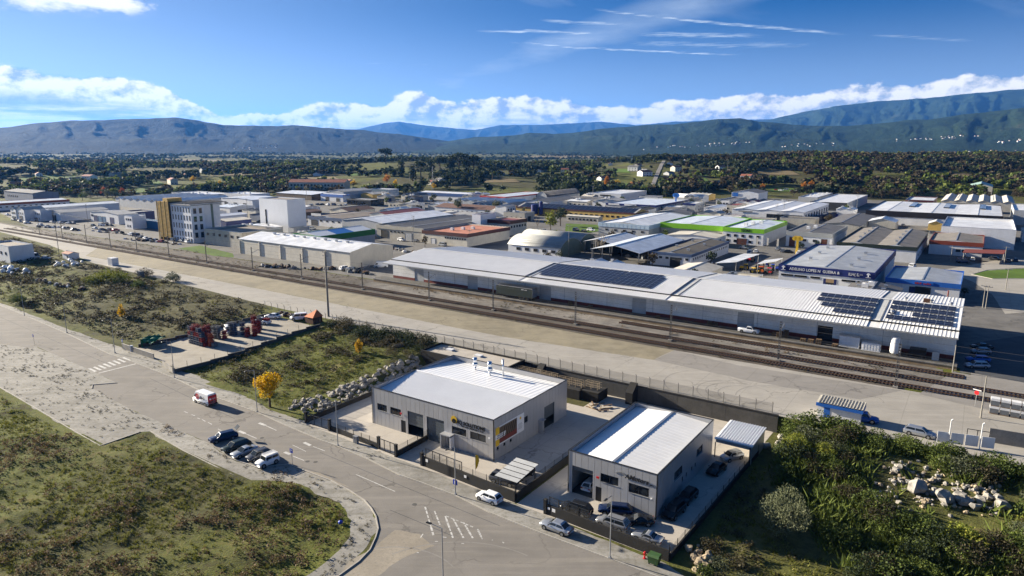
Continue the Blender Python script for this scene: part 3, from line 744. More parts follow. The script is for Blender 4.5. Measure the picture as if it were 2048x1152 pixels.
drape('hill_lane', [(1297, 380), (1306, 380), (1331, 322), (1324, 322)], 'apron', .5, 16)

# ------------------------------------------------------------------ buildings
WIN = {}
def window_mesh(w, h):
    k = (round(w, 2), round(h, 2))
    if k not in WIN:
        m = MB(); w2 = w / 2; f = .08
        m.box(-w2, -.07, 0, w2, .02, f, 1).box(-w2, -.07, h - f, w2, .02, h, 1).box(-w2, -.07, f, -w2 + f, .02, h - f, 1).box(w2 - f, -.07, f, w2, .02, h - f, 1)
        m.box(-w2 + f, -.03, f, w2 - f, .02, h - f, 0)
        if w > 1.3: m.box(-.03, -.06, f, .03, -.03, h - f, 1)
        m.box(-w2 - .06, -.12, -.06, w2 + .06, .02, -.002, 2)
        WIN[k] = m.mesh('window', ['glass', 'trimblack', 'oldconc'])
    return WIN[k]
def face_pt(face, u, z, L, D, off=0.0):
    """a point on a face of a building frame and the turn that faces outward"""
    if face == 'f': return (u, -off, z), 0.0
    if face == 'r': return (L + off, u, z), math.pi / 2
    if face == 'l': return (-off, u, z), -math.pi / 2
    return (u, D + off, z), math.pi
def put_windows(root, wins, L, D, par=None):
    for face, n, z0, z1, f0, f1, w in wins:
        ln = L if face in 'fb' else D; gap = (f1 - f0) * ln / n
        w = min(w, gap * .9)
        for i in range(n):
            p, rz = face_pt(face, f0 * ln + gap * (i + .5), z0, L, D, .004)
            link('window', window_mesh(w, z1 - z0), par or root, p, rz)
def put_doors(root, doors, L, D):
    for face, f0, f1, h, mat in doors:
        ln = L if face in 'fb' else D; w = (f1 - f0) * ln
        p, rz = face_pt(face, (f0 + f1) / 2 * ln, 0, L, D, .004)
        m = MB()
        mm = {'dark': 'dark', 'blue': 'navy', 'teal': 'teal', 'grey': 'greyw', 'brick': 'brick', 'glass': 'glass'}.get(mat, mat)
        n = max(2, int(h / .5))
        for i in range(n): m.box(-w / 2, -.05 - .015 * (i % 2), h * i / n, w / 2, .02, h * (i + 1) / n)
        m.box(-w / 2 - .1, -.1, 0, -w / 2, .02, h + .1, 1).box(w / 2, -.1, 0, w / 2 + .1, .02, h + .1, 1).box(-w / 2, -.1, h, w / 2, .02, h + .1, 1)
        m.obj('door', [mm, 'trimblack'], root, False, p, rz)
def prof(kind, L, D, he, rise):
    """roof profile across the span"""
    n = int(kind[5:]) if kind.startswith('multi') else 1
    span = D if kind.endswith('_u') else L
    if kind.startswith('barrel'):
        return [(span * i / 14, he + rise * math.sin(math.pi * i / 14) ** .75) for i in range(15)]
    pts = [(0, he)]
    for i in range(n): pts += [(span * (i + .5) / n, he + rise), (span * (i + 1) / n, he)]
    return pts
def B(name, label, s0, t0, L, D, h, o, z=Z1, cat=None, rz=0.0, group=None, xy=None):
    x, y = W(s0, t0) if xy is None else xy
    root = thing(name, label, cat or name.split('_')[-1], (x, y, z), AX + rz, group)
    kind = o.get('roof', 'flat'); wall = o['wall']; fas = o.get('fas'); par = o.get('par', .6)
    along_u = kind.endswith('_u'); ax = 0 if along_u else 1
    rm = o.get('rm', 'rf_white'); rmat = rm + str(ax) if (rm + str(ax)) in MT else rm
    if kind == 'flat':
        m = MB(); w = .3
        m.box(0, 0, 0, L, w, h).box(0, D - w, 0, L, D, h).box(0, w, 0, w, D - w, h).box(L - w, w, 0, L, D - w, h)
        m.obj('walls', wall, root)
        MB().box(w, w, h - par - .3, L - w, D - w, h - par).obj('roof', rmat, root)
        m = MB(); c = .04
        m.box(-c, -c, h, L + c, w + c, h + .06).box(-c, D - w - c, h, L + c, D + c, h + .06).box(-c, w + c, h, w + c, D - w - c, h + .06).box(L - w - c, w + c, h, L + c, D - w - c, h + .06)
        if not fas: m.obj('coping', 'galv', root)
        top = h - par
    else:
        he = h - .7 if fas else h
        pf = prof(kind, L, D, he, o.get('rise', 1.2))
        run = L if along_u else D
        m = MB()
        if o.get('open'):
            for i in range(6):
                for q in (0.2, (D if along_u else L) - .5):
                    a = run * i / 5 * .97 + .2
                    MB().box(*((a, q, 0, a + .3, q + .3, he) if along_u else (q, a, 0, q + .3, a + .3, he))).obj('post', 'steel', root)
            m.box(0, D - .2, 0, L, D, he) if not along_u else m.box(0, 0, 0, .2, D, he)
            m.box(0, D * .4, 0, .2, D - .2, he)
        else:
            ends = [(p, 0.0) for p in (0.0, run)]
            for e in (0.0, run):
                poly = [(0, 0)] + [] ; pts = [(pf[0][0], 0)] + pf + [(pf[-1][0], 0)]
                v = [((e, a, b) if along_u else (a, e, b)) for a, b in pts]
                f = tuple(range(len(v)))
                flip = (e == 0.0) == along_u
                m.add(v, [f[::-1] if not flip else f], 1 if (o.get('endm') and e == run) else 0)
            if along_u: m.add([(0, 0, 0), (L, 0, 0), (L, 0, he), (0, 0, he)], [(0, 1, 2, 3)]); m.add([(0, D, 0), (L, D, 0), (L, D, he), (0, D, he)], [(3, 2, 1, 0)])
            else: m.add([(0, 0, 0), (0, D, 0), (0, D, he), (0, 0, he)], [(3, 2, 1, 0)]); m.add([(L, 0, 0), (L, D, 0), (L, D, he), (L, 0, he)], [(0, 1, 2, 3)])
        m.obj('walls', [wall, o.get('endm', wall)], root)
        m = MB(); ov = 0.0 if fas else .3; th = .10
        for (a, za), (b, zb) in zip(pf, pf[1:]):
            sl = (zb - za) / max(b - a, 1e-6)
            a2 = a - ov if a == 0 else a; b2 = b + ov if abs(b - pf[-1][0]) < 1e-6 else b
            za2 = za + sl * (a2 - a); zb2 = zb + sl * (b2 - b)
            if along_u: v = [(-ov, a2, za2 + .03), (L + ov, a2, za2 + .03), (L + ov, b2, zb2 + .03), (-ov, b2, zb2 + .03)]
            else: v = [(a2, -ov, za2 + .03), (b2, -ov, zb2 + .03), (b2, D + ov, zb2 + .03), (a2, D + ov, za2 + .03)]
            m.add(v + [(p[0], p[1], p[2] + th) for p in v], [(0, 3, 2, 1), (4, 5, 6, 7), (0, 1, 5, 4), (1, 2, 6, 5), (2, 3, 7, 6), (3, 0, 4, 7)])
        m.obj('roof', rmat, root, kind.startswith('barrel'))
        top = he + .1
        if kind.startswith(('gable', 'multi')):
            m = MB()
            for (a, za) in pf:
                if za > he + .01:
                    if along_u: m.box(-ov, a - .2, za + .08, L + ov, a + .2, za + .2)
                    else: m.box(a - .2, -ov, za + .08, a + .2, D + ov, za + .2)
            m.obj('ridge_cap', 'galv', root)
    if fas:
        fm, fh, sides = fas
        w = .22
        m = MB(); b_ = h - fh
        m.box(-w, -w, b_, L + w, .0, h + .05)
        if kind != 'flat' and 'r' not in sides: m.box(L, .0, h - 1.0, L + w, D, h)
        if 'r' in sides: m.box(L, .0, b_, L + w, D + w, h + .05)
        m.box(-w, .0, h - 1.0, 0, D, h).box(-w, D, h - 1.0, L, D + w, h)
        f = m.obj('fascia', fm, root)
        n = int(L / 2.4)
        if fh > 1.8 and t0 < 330:
            m = MB()
            for i in range(1, n): m.box(L * i / n - .03, -w - .03, b_ + .05, L * i / n + .03, -w - .004, h)
            m.obj('fascia_seam', fm, f)
    put_windows(root, o.get('win', ()), L, D)
    put_doors(root, o.get('door', ()), L, D)
    for face, f0, f1, z0, sh, mat in o.get('sign', ()):
        ln = L if face == 'f' else D; w = (f1 - f0) * ln
        p, rz_ = face_pt(face, (f0 + f1) / 2 * ln, z0, L, D, .26)
        MB().box(-w / 2, -.12, 0, w / 2, 0, sh).obj('sign_board', mat, root, False, p, rz_)
    if o.get('butt'):
        n = o['butt']
        for i in range(n): MB().box(L * i / n + .0, -.3, 0, L * i / n + .5, -.004, h - .6).obj('buttress', wall, root)
    rs = random.Random(int(abs(s0 * 10)))
    def on(a, b):
        if kind == 'flat': return h - par
        q = (b if along_u else a); return float(np.interp(q, [p[0] for p in pf], [p[1] for p in pf])) + .12
    for i in range(o.get('vents', 0)):
        a = L * (.12 + .76 * (i + .5) / o['vents']) if along_u else L * (.22 if i % 2 else .72); b = D * (.42 if along_u else .1 + .8 * (i + .5) / o['vents'])
        MB().box(-.45, -.45, -.1, .45, .45, .7).box(-.6, -.6, .7, .6, .6, .82).obj('roof_vent', 'galv', root, False, (a, b, on(a, b)))
    for i in range(o.get('units', 0)):
        a = L * (.35 + .1 * i); b = D * (.3 + .14 * i + .05 * rs.random())
        MB().box(-.9, -.7, .1, .9, .7, 1.3).cyl((0, 0, 1.3), (0, 0, 1.4), .5, .5, 10).box(-.8, -.6, -.3, -.6, .6, .1).box(.6, -.6, -.3, .8, .6, .1).obj('air_conditioner', 'sg_white', root, False, (a, b, on(a, b)))
    for i in range(o.get('sky', 0)):
        a = L * (.3 + .28 * i); MB().box(-1.6, D * .5, 0, 1.6, D * .9, .9).obj('roof_light', 'glass', root, False, (a - .0, 0, on(a, D * .7) - .2))
    if rm == 'rf_solar':
        n = 24
        for i in range(n):
            a0 = L * (.02 + .96 * i / n) + .25; a1 = L * (.02 + .96 * (i + 1) / n) - .25; q = (D / 2) ; sl = o['rise'] / q
            v = [(a0, .6, he + .25 + sl * .6), (a1, .6, he + .25 + sl * .6), (a1, q - .5, he + .25 + sl * (q - .5)), (a0, q - .5, he + .25 + sl * (q - .5))]
            MB().add(v + [(p[0], p[1], p[2] + .05) for p in v], [(0, 3, 2, 1), (4, 5, 6, 7), (0, 1, 5, 4), (1, 2, 6, 5), (2, 3, 7, 6), (3, 0, 4, 7)]).obj('solar_panel', 'solar', root)
    return root
MT['rf_solar0'] = MT['rf_grey0']
BT=[
('warehouse', 'long white factory with a rust red band under its roof edge', -630.4, 192.2, 26, 60.2, 5.5, {'wall': 'white', 'roof': 'gable_v', 'rise': 1.2, 'rm': 'rf_white', 'fas': ('f_rust', 1.6, 'r'), 'win': [('r', 14, 2.2, 3.0, 0.05, 0.97, 1.6)]}),
('workshop', 'white roofed workshop behind the grey corrugated hall', -545.8, 198.7, 18, 55.0, 6, {'wall': 'white', 'roof': 'gable_v', 'rise': 1.0, 'rm': 'rf_white'}),
('workshop', 'white fronted hall with dark open doorway and grey corrugated roof', -504.2, 196.4, 18.7, 30, 5.5, {'wall': 'white', 'roof': 'gable_v', 'rise': 1.2, 'rm': 'rf_grey', 'win': [('f', 3, 2.6, 4.2, 0.03, 0.3, 1.0)], 'door': [('f', 0.36, 0.66, 3.6, 'dark')]}),
('workshop', 'white workshop with a row of blue roller doors', -471.2, 208.1, 35.5, 12, 6, {'wall': 'white', 'roof': 'gable_v', 'rise': 1.2, 'rm': 'rf_grey', 'win': [('f', 2, 3.4, 4.6, 0.02, 0.1, 1.2)], 'door': [('f', 0.12, 0.24, 4, 'blue'), ('f', 0.28, 0.4, 3.8, 'teal'), ('f', 0.44, 0.53, 3.8, 'teal'), ('f', 0.7, 0.82, 3.8, 'blue')]}),
('office_block', 'small white two storey block beside the blue doored workshop', -411.7, 200.0, 8.6, 8, 7.5, {'wall': 'white', 'roof': 'flat', 'rm': 'rf_white', 'win': [('f', 3, 5, 6.2, 0.1, 0.9, 1.2), ('f', 2, 1.2, 2.4, 0.2, 0.8, 1.2)]}),
('workshop', 'navy walled shop with a white sign near the gold stair tower', -460.6, 218.1, 16, 17.2, 6, {'wall': 'navy', 'roof': 'flat', 'rm': 'rf_grey', 'sign': [('r', 0.28, 0.58, 3.2, 1.6, 'sg_white')]}),
('workshop', 'teal walled shed with pale flat roof below the gold tower', -414.5, 204.8, 26.9, 8, 4.6, {'wall': 'teal', 'roof': 'flat', 'rm': 'rf_white'}),
('workshop', 'long weathered beige building with louvred strip windows', -313.7, 189.6, 30.3, 22.4, 7.6, {'wall': 'beige', 'roof': 'flat', 'par': 0.9, 'rm': 'rf_brown', 'win': [('f', 6, 4.6, 5.8, 0.02, 0.98, 1.9)]}),
('storage_hall', 'long cream walled hall with buttresses and bluish white roof beside the railway', -272.4, 180.9, 71.4, 23.8, 6.6, {'wall': 'cream', 'roof': 'gable_u', 'rise': 2.0, 'rm': 'rf_white', 'butt': 5, 'vents': 8}),
('tower_block', 'tall blank white silo tower with ribbed cladding', -341.9, 241.6, 25.0, 12.5, 18.2, {'wall': 'ribwhite', 'roof': 'flat', 'par': 0.5, 'rm': 'rf_brown', 'win': [('f', 1, 3, 12, 0.2, 0.26, 1.3)]}),
('exhibition_hall', 'hall with blue and white striped roof and green side wall', -265.7, 204.0, 19.0, 34.8, 7, {'wall': 'greyw', 'roof': 'gable_v', 'rise': 1.8, 'rm': 'rf_stripe', 'fas': ('f_green', 2.6, 'r')}),
('workshop', 'white gabled workshop with stepped blue metal parapet', -339.0, 273.0, 31.3, 35.8, 5.6, {'wall': 'white', 'roof': 'gable_v', 'rise': 1.4, 'rm': 'rf_brown', 'fas': ('f_blueg', 1.6, 'f'), 'door': [('f', 0.1, 0.28, 3.4, 'dark')], 'win': [('f', 4, 2.9, 3.7, 0.3, 0.97, 1.8)], 'sign': [('f', 0.12, 0.4, 6.0, 1.5, 'sg_white')]}),
('workshop', 'hall with faded red corrugated roof', -313.8, 293.9, 20.8, 34.2, 7, {'wall': 'greyw', 'roof': 'gable_v', 'rise': 1.4, 'rm': 'rf_red'}),
('workshop', 'pale grey hall with a long white sheet roof', -297.4, 258.9, 35.8, 58.6, 7, {'wall': 'greyw', 'roof': 'gable_v', 'rise': 1.8, 'rm': 'rf_white'}),
('workshop', 'concrete fronted factory with dark grey double roof', -261.4, 254.7, 32.5, 64.8, 6.8, {'wall': 'beige', 'roof': 'multi2', 'rise': 1.2, 'rm': 'rf_dark', 'fas': ('f_conc', 1.8, 'f'), 'door': [('f', 0.1, 0.25, 4.2, 'dark'), ('f', 0.62, 0.76, 4, 'grey')], 'win': [('f', 4, 3.6, 4.3, 0.28, 0.6, 1.4)]}),
('workshop', 'flat building with dark maroon fascia and orange roof', -229.6, 253.7, 29.4, 35.4, 6.3, {'wall': 'cream', 'roof': 'flat', 'rm': 'rf_orange', 'fas': ('f_maroon', 1.7, 'fr'), 'door': [('f', 0.2, 0.29, 2.6, 'sg_white')], 'win': [('f', 9, 3.3, 4.0, 0.5, 0.98, 0.9)], 'units': 3}),
('stair_house', 'white boxy block rising beside the orange roofed building', -231.7, 294.0, 9.1, 14.0, 11, {'wall': 'ribwhite', 'roof': 'flat', 'rm': 'rf_orange'}),
('workshop', 'two storey building with maroon fascia and red deck roof', -227.8, 300.0, 20.1, 16.6, 8, {'wall': 'cream', 'roof': 'flat', 'rm': 'rf_red', 'fas': ('f_maroon', 1.9, 'fr'), 'win': [('r', 6, 4.0, 5.2, 0.03, 0.98, 1.4), ('f', 6, 4.2, 5.0, 0.1, 0.95, 1.1)]}),
('hangar', 'arched grey corrugated hangar with green end wall beside bare trees', -174.4, 250.8, 27.3, 18.1, 4.2, {'wall': 'white', 'roof': 'barrel_u', 'rise': 3.4, 'rm': 'rf_corr', 'endm': 'greenw', 'win': [('f', 5, 1.8, 3.0, 0.12, 0.95, 2.2)]}),
('hangar', 'second arched grey hangar half hidden by its twin', -181.7, 271.4, 32.7, 14.6, 4.4, {'wall': 'white', 'roof': 'barrel_u', 'rise': 3.0, 'rm': 'rf_corr', 'endm': 'greenw'}),
('open_shed', 'open sided shed with white sheet roof next to the hangars', -145.2, 268.3, 13.0, 28.7, 5.5, {'wall': 'dark', 'roof': 'gable_v', 'rise': 1.4, 'rm': 'rf_white', 'open': 1}),
('open_shed', 'open sided shed with pale blue roof and glazed side strip', -131.1, 248.4, 21.5, 47.3, 5.6, {'wall': 'dark', 'roof': 'gable_v', 'rise': 2.2, 'rm': 'rf_bluew', 'open': 1}),
('workshop', 'low workshop with stained blue fascia and brown tar roof', -113.5, 258.3, 21.4, 47.7, 5.4, {'wall': 'white', 'roof': 'gable_v', 'rise': 1.0, 'rm': 'rf_tar', 'fas': ('f_blueg', 1.1, 'fr'), 'win': [('f', 6, 2.9, 3.7, 0.02, 0.98, 1.3), ('r', 18, 2.9, 3.7, 0.03, 0.97, 0.9)], 'door': [('f', 0.5, 0.74, 3.6, 'dark')], 'vents': 4}),
('workshop', 'grey hall with stepped pale blue metal parapet', -169.0, 328.1, 28.8, 63.8, 7.2, {'wall': 'greyw', 'roof': 'gable_v', 'rise': 1.6, 'rm': 'rf_white', 'fas': ('f_paleblue', 2.1, 'fr'), 'win': [('f', 5, 3.2, 4.1, 0.08, 0.97, 1.6)], 'door': [('f', 0.47, 0.7, 3.2, 'dark')]}),
('trade_hall', 'hall with long lime green fascia and white roof behind a parapet', -144.6, 342.9, 38.0, 49.6, 7.6, {'wall': 'beige', 'roof': 'gable_v', 'rise': 0.9, 'rm': 'rf_bluew', 'fas': ('f_lime', 2.6, 'f'), 'door': [('f', 0.76, 0.99, 4, 'dark')]}),
('trade_office', 'white two storey office with lime green fascia and black name letters', -104.8, 337.5, 19.6, 45.7, 8, {'wall': 'white', 'roof': 'gable_v', 'rise': 0.6, 'rm': 'rf_bluew', 'fas': ('f_lime', 2.1, 'fr'), 'win': [('f', 5, 3.6, 4.8, 0.04, 0.96, 1.5), ('f', 5, 0.9, 2.1, 0.04, 0.96, 1.5)], 'units': 3, 'door': [('f', 0.36, 0.6, 2.8, 'brick')]}),
('factory', 'long yellow factory with maroon eaves and solar panels on its roof', -272.7, 401.7, 91.0, 22, 5.5, {'wall': 'yellow', 'roof': 'gable_u', 'rise': 2.6, 'rm': 'rf_solar', 'fas': ('f_maroon', 0.8, 'f'), 'win': [('f', 16, 2.0, 3.2, 0.3, 0.98, 2.0)]}),
('workshop', 'long hall with royal blue wall behind the dark round tree', -431.1, 473.8, 56.4, 20.8, 6, {'wall': 'white', 'roof': 'gable_u', 'rise': 1.2, 'rm': 'rf_white', 'fas': ('f_royal', 2.6, 'f')}),
('workshop', 'bright white hall with red front panel', -345.8, 456.0, 26.0, 64.6, 7, {'wall': 'white', 'roof': 'gable_v', 'rise': 0.8, 'rm': 'rf_white', 'fas': ('f_red', 3, 'f')}),
('hangar', 'dark grey barrel roofed hangar at the edge of the trees', -329.2, 502.0, 20.6, 57.4, 5, {'wall': 'greyw', 'roof': 'barrel_v', 'rise': 4, 'rm': 'rf_dark'}),
('workshop', 'white walled shed with dark slate coloured gable roof', -297.7, 450.5, 20.8, 48.2, 5, {'wall': 'white', 'roof': 'gable_v', 'rise': 1.6, 'rm': 'rf_dark'}),
('workshop', 'low long shed with dark roof in front of the white logo hall', -293.6, 512.3, 35.1, 14, 4, {'wall': 'white', 'roof': 'gable_u', 'rise': 1.0, 'rm': 'rf_dark'}),
('sales_hall', 'white sales hall with a round black logo on its fascia', -291.6, 548.5, 30.1, 55.4, 6.5, {'wall': 'white', 'roof': 'flat', 'rm': 'rf_white', 'sign': [('f', 0.33, 0.68, 4.0, 1.2, 'sg_black')], 'door': [('f', 0.36, 0.64, 3, 'dark')]}),
('shop_row', 'row of shops with navy and white sign boards under pale roofs', -229.0, 455.5, 39.1, 65.8, 6.4, {'wall': 'greyw', 'roof': 'flat', 'rm': 'rf_bluew', 'fas': ('f_navy', 1.4, 'fr'), 'win': [('r', 8, 1, 3, 0.05, 0.6, 2), ('r', 8, 3.6, 4.6, 0.05, 0.6, 1.4)], 'sign': [('f', 0.05, 0.28, 5.2, 1.0, 'sg_white'), ('f', 0.38, 0.62, 5.2, 1.0, 'sg_white')]}),
('shop', 'dark glazed corner shop with grey block side wall', -181.5, 485.4, 9.4, 19.9, 6.4, {'wall': 'greyw', 'roof': 'flat', 'rm': 'rf_white', 'fas': ('f_navy', 1.2, 'f'), 'win': [('r', 3, 3.4, 4.6, 0.3, 0.95, 1.4), ('r', 3, 1, 2.2, 0.3, 0.95, 1.4)]}),
('workshop', 'pair of white arched roofs beside a blue and white pylon sign', -223.5, 574.5, 25.8, 16, 4, {'wall': 'white', 'roof': 'barrel_u', 'rise': 2.4, 'rm': 'rf_white'}),
('sales_hall', 'white showroom with blue triangle on its gable', -181.9, 603.4, 22.9, 29.8, 8, {'wall': 'white', 'roof': 'gable_v', 'rise': 2, 'rm': 'rf_dark', 'sign': [('f', 0.02, 0.25, 4.5, 3.0, 'sg_royal')]}),
('workshop', 'white block with dark roof and blue side doors', -176.6, 545.6, 10.6, 47.8, 5, {'wall': 'white', 'roof': 'flat', 'rm': 'rf_dark', 'win': [('f', 4, 2, 3.2, 0.05, 0.95, 1.4)], 'door': [('r', 0.2, 0.4, 3.4, 'blue'), ('r', 0.6, 0.8, 3.4, 'blue')]}),
('sales_hall', 'large white showroom with triple ridged roof and dark glass front', -136.1, 454.3, 44.7, 81.0, 6.6, {'wall': 'white', 'roof': 'multi3', 'rise': 0.9, 'rm': 'rf_white', 'win': [('r', 9, 1, 4.8, 0.03, 0.97, 3.0)], 'door': [('f', 0.5, 0.98, 4.6, 'glass')], 'sign': [('f', 0.1, 0.3, 5.1, 0.8, 'sg_grey')]}),
('workshop', 'grey clad plant with pipes on its white roof', -125.9, 599.2, 14.6, 67.3, 6.5, {'wall': 'greyw', 'roof': 'flat', 'rm': 'rf_white', 'units': 5}),
('workshop', 'plant with charcoal corner and long grey wall', -105.8, 545.7, 24.7, 103.6, 7, {'wall': 'greyw', 'roof': 'flat', 'rm': 'rf_white', 'fas': ('f_char', 5.5, 'f')}),
('factory', 'wide factory with black glazed fascia and skylights in a white roof', -60.0, 480.1, 70.1, 92.5, 8, {'wall': 'white', 'roof': 'multi3', 'rise': 0.5, 'rm': 'rf_white', 'fas': ('f_black', 3.4, 'f'), 'sky': 3}),
('workshop', 'shed with long dark grey corrugated roof by the blue pallets', -71.8, 407.6, 18.9, 63.9, 5.2, {'wall': 'beige', 'roof': 'gable_v', 'rise': 1.2, 'rm': 'rf_dark'}),
('workshop', 'small hall with crisp white gable roof behind the rust fascia', -53.2, 434.3, 14.1, 16.7, 5.5, {'wall': 'beige', 'roof': 'gable_v', 'rise': 1.8, 'rm': 'rf_white'}),
('workshop', 'white two storey workshop with red lines around a grey parapet', -76.3, 344.1, 20.3, 40.9, 7.2, {'wall': 'white', 'roof': 'gable_v', 'rise': 0.9, 'rm': 'rf_dark', 'fas': ('f_pargrey', 1.9, 'fr'), 'win': [('f', 2, 2.9, 4.0, 0.3, 0.75, 1.7)], 'door': [('f', 0.08, 0.2, 4.4, 'brick'), ('f', 0.78, 0.9, 4.4, 'brick')], 'units': 2}),
('factory', 'hall with dark green fascia and beige and grey ridged roof', -50.0, 321.4, 29.8, 67.7, 6.6, {'wall': 'white', 'roof': 'multi2', 'rise': 1.2, 'rm': 'rf_two', 'fas': ('f_dgreen', 1.5, 'fr'), 'win': [('r', 3, 1.8, 2.6, 0.1, 0.5, 1.0)], 'vents': 8}),
('workshop', 'workshop with rust red stepped fascia and grey tiled roof', -17.7, 354.7, 19.8, 33.9, 6.2, {'wall': 'white', 'roof': 'gable_v', 'rise': 1.2, 'rm': 'rf_two', 'fas': ('f_rust', 1.7, 'fr'), 'win': [('f', 4, 1.8, 3.0, 0.5, 0.97, 1.8)]}),
('factory', 'big plain white factory with saw edged parapet shadows', -15.3, 375.7, 29.4, 68.7, 9.4, {'wall': 'white', 'roof': 'flat', 'par': 0.8, 'rm': 'rf_white', 'win': [('r', 10, 6.4, 7.4, 0.05, 0.95, 2.0)]}),
('factory', 'pale beige factory with many small ridged roofs and chimneys', -26.8, 621.4, 45.9, 83.1, 6, {'wall': 'beige', 'roof': 'multi6', 'rise': 1.5, 'rm': 'rf_cream', 'vents': 8}),
('workshop', 'maroon fronted shop with white lettering and pale roof', -50.8, 622.2, 19.1, 45.5, 6, {'wall': 'maroon', 'roof': 'flat', 'rm': 'rf_white', 'sign': [('f', 0.3, 0.7, 3.4, 1.2, 'sg_white')]}),
('factory', 'grey plant building with bright roof deck beside the glazed factory', 16.1, 517.6, 16.3, 60.0, 9, {'wall': 'greyw', 'roof': 'flat', 'rm': 'rf_white'}),
('sports_hall', 'cream gabled hall with pale green roof at the foot of the wooded hill', -13.3, 824.1, 19.3, 55, 8, {'wall': 'cream', 'roof': 'gable_v', 'rise': 3, 'rm': 'rf_green'}),
('dealer_hall', 'machinery hall with navy fascia and white name lettering', -54.5, 239.3, 28.8, 59.2, 8, {'wall': 'white', 'roof': 'gable_v', 'rise': 1.0, 'rm': 'rf_greyw', 'fas': ('f_navy', 2.2, 'fr'), 'win': [('f', 2, 4.3, 4.9, 0.02, 0.32, 4), ('f', 1, 4.3, 4.9, 0.345, 0.46, 4), ('f', 2, 4.3, 4.9, 0.67, 0.99, 4), ('f', 2, 1.6, 2.2, 0.02, 0.32, 4), ('f', 1, 1.6, 2.2, 0.345, 0.46, 4), ('f', 2, 1.6, 2.2, 0.67, 0.99, 4)], 'vents': 6}),
('repair_shop', 'small repair shop with bright blue metal parapet', -22.7, 243.2, 19.9, 27.3, 6.2, {'wall': 'white', 'roof': 'gable_v', 'rise': 1.0, 'rm': 'rf_greyw', 'fas': ('f_bright', 1.4, 'fr'), 'door': [('f', 0.34, 0.42, 4, 'blue'), ('f', 0.42, 0.62, 4.2, 'dark')], 'win': [('f', 1, 2.8, 3.6, 0.05, 0.16, 1.3)]}),
('pavilion', 'low white restaurant pavilion with overhanging disc roof', -197.5, 815.5, 22.0, 52.8, 5, {'wall': 'glass', 'roof': 'flat', 'rm': 'rf_white', 'fas': ('f_white', 1.2, 'fr')}),
('workshop', 'low works with pale roof and brown open front', -541.1, 401.4, 49.3, 36.1, 5, {'wall': 'brown', 'roof': 'gable_u', 'rise': 1.2, 'rm': 'rf_white'}),
('workshop', 'white workshop with bright blue fascia behind parked cars', -484.0, 405.3, 28.7, 8.0, 6.2, {'wall': 'white', 'roof': 'gable_u', 'rise': 0.8, 'rm': 'rf_white', 'fas': ('f_bright', 2.2, 'f'), 'door': [('f', 0.22, 0.36, 3.4, 'dark'), ('f', 0.7, 0.85, 3.0, 'dark')]}),
('workshop', 'grey roofed workshop rising behind the blue fascia', -501.1, 420.3, 30.0, 34.3, 7.5, {'wall': 'greyw', 'roof': 'gable_v', 'rise': 1.5, 'rm': 'rf_grey'}),
('workshop', 'white two storey works with steel blue upper band', -490.8, 469.9, 25.2, 15.0, 7, {'wall': 'white', 'roof': 'flat', 'rm': 'rf_greyw', 'fas': ('f_steel', 2.4, 'f'), 'win': [('f', 6, 2.4, 3.4, 0.05, 0.95, 1.3)]}),
('car_showroom', 'low dark glazed car showroom with flat grey canopy roof', -432.6, 389.2, 27.6, 14.8, 5, {'wall': 'glass', 'roof': 'flat', 'rm': 'rf_grey', 'fas': ('f_char', 1.0, 'fr')}),
('canteen', 'hipped brown tiled roof building', -371.3, 317.9, 18.9, 24.6, 4.2, {'wall': 'cream', 'roof': 'gable_v', 'rise': 2, 'rm': 'rf_tile'}),
('workshop', 'white depot with loading bays behind the office tower', -488.1, 311.5, 39.5, 25.6, 8, {'wall': 'white', 'roof': 'gable_v', 'rise': 0.8, 'rm': 'rf_white', 'door': [('f', 0.1, 0.2, 5, 'dark'), ('f', 0.4, 0.5, 5, 'dark'), ('f', 0.7, 0.8, 5, 'dark')]}),
('workshop', 'far white roofed depot behind the saw tooth roofs', -614.5, 342.8, 59.0, 24, 6, {'wall': 'greyw', 'roof': 'flat', 'rm': 'rf_white', 'units': 3}),
('workshop', 'white depot with stepped roof lights near the yellow trees', -554.3, 356.6, 37.8, 20, 7, {'wall': 'white', 'roof': 'flat', 'rm': 'rf_white', 'units': 3}),
('factory', 'factory under rows of grey white domed roofs', -573.9, 273.5, 61.5, 60, 6, {'wall': 'greyw', 'roof': 'multi6', 'rise': 1.6, 'rm': 'rf_white'}),
('apartment_block', 'blue grey industrial block with small windows', -725.1, 250.3, 59.3, 20, 8, {'wall': 'bluegrey', 'roof': 'gable_u', 'rise': 1.5, 'rm': 'rf_dark', 'win': [('f', 6, 3.5, 5, 0.1, 0.5, 1.6)]}),
('workshop', 'long low building with dark brown roof by the pale trees', -327.7, 377.7, 50.0, 22, 4.2, {'wall': 'white', 'roof': 'gable_u', 'rise': 2, 'rm': 'rf_tile', 'win': [('f', 8, 1.6, 2.6, 0.3, 0.98, 1.5)]}),
('workshop', 'sprawling complex with white curved roofs', -350.7, 427.9, 56.6, 40, 5, {'wall': 'greyw', 'roof': 'multi6', 'rise': 1.2, 'rm': 'rf_white'}),
('workshop', 'bluish white office with arched windows near the blue silos', -274.1, 378.8, 9, 11.1, 7, {'wall': 'white', 'roof': 'gable_v', 'rise': 1.0, 'rm': 'rf_grey', 'win': [('r', 3, 3.8, 5.6, 0.1, 0.95, 1.5)]}),
('workshop', 'cream roofed shed with royal blue side behind the office tower', -375.9, 231.4, 16, 16.8, 4.5, {'wall': 'navy', 'roof': 'gable_v', 'rise': 0.9, 'rm': 'rf_cream'}),
('workshop', 'low white range lit by the sun behind the office tower', -397.4, 243.5, 13, 18.8, 5, {'wall': 'white', 'roof': 'gable_v', 'rise': 0.8, 'rm': 'rf_white'}),
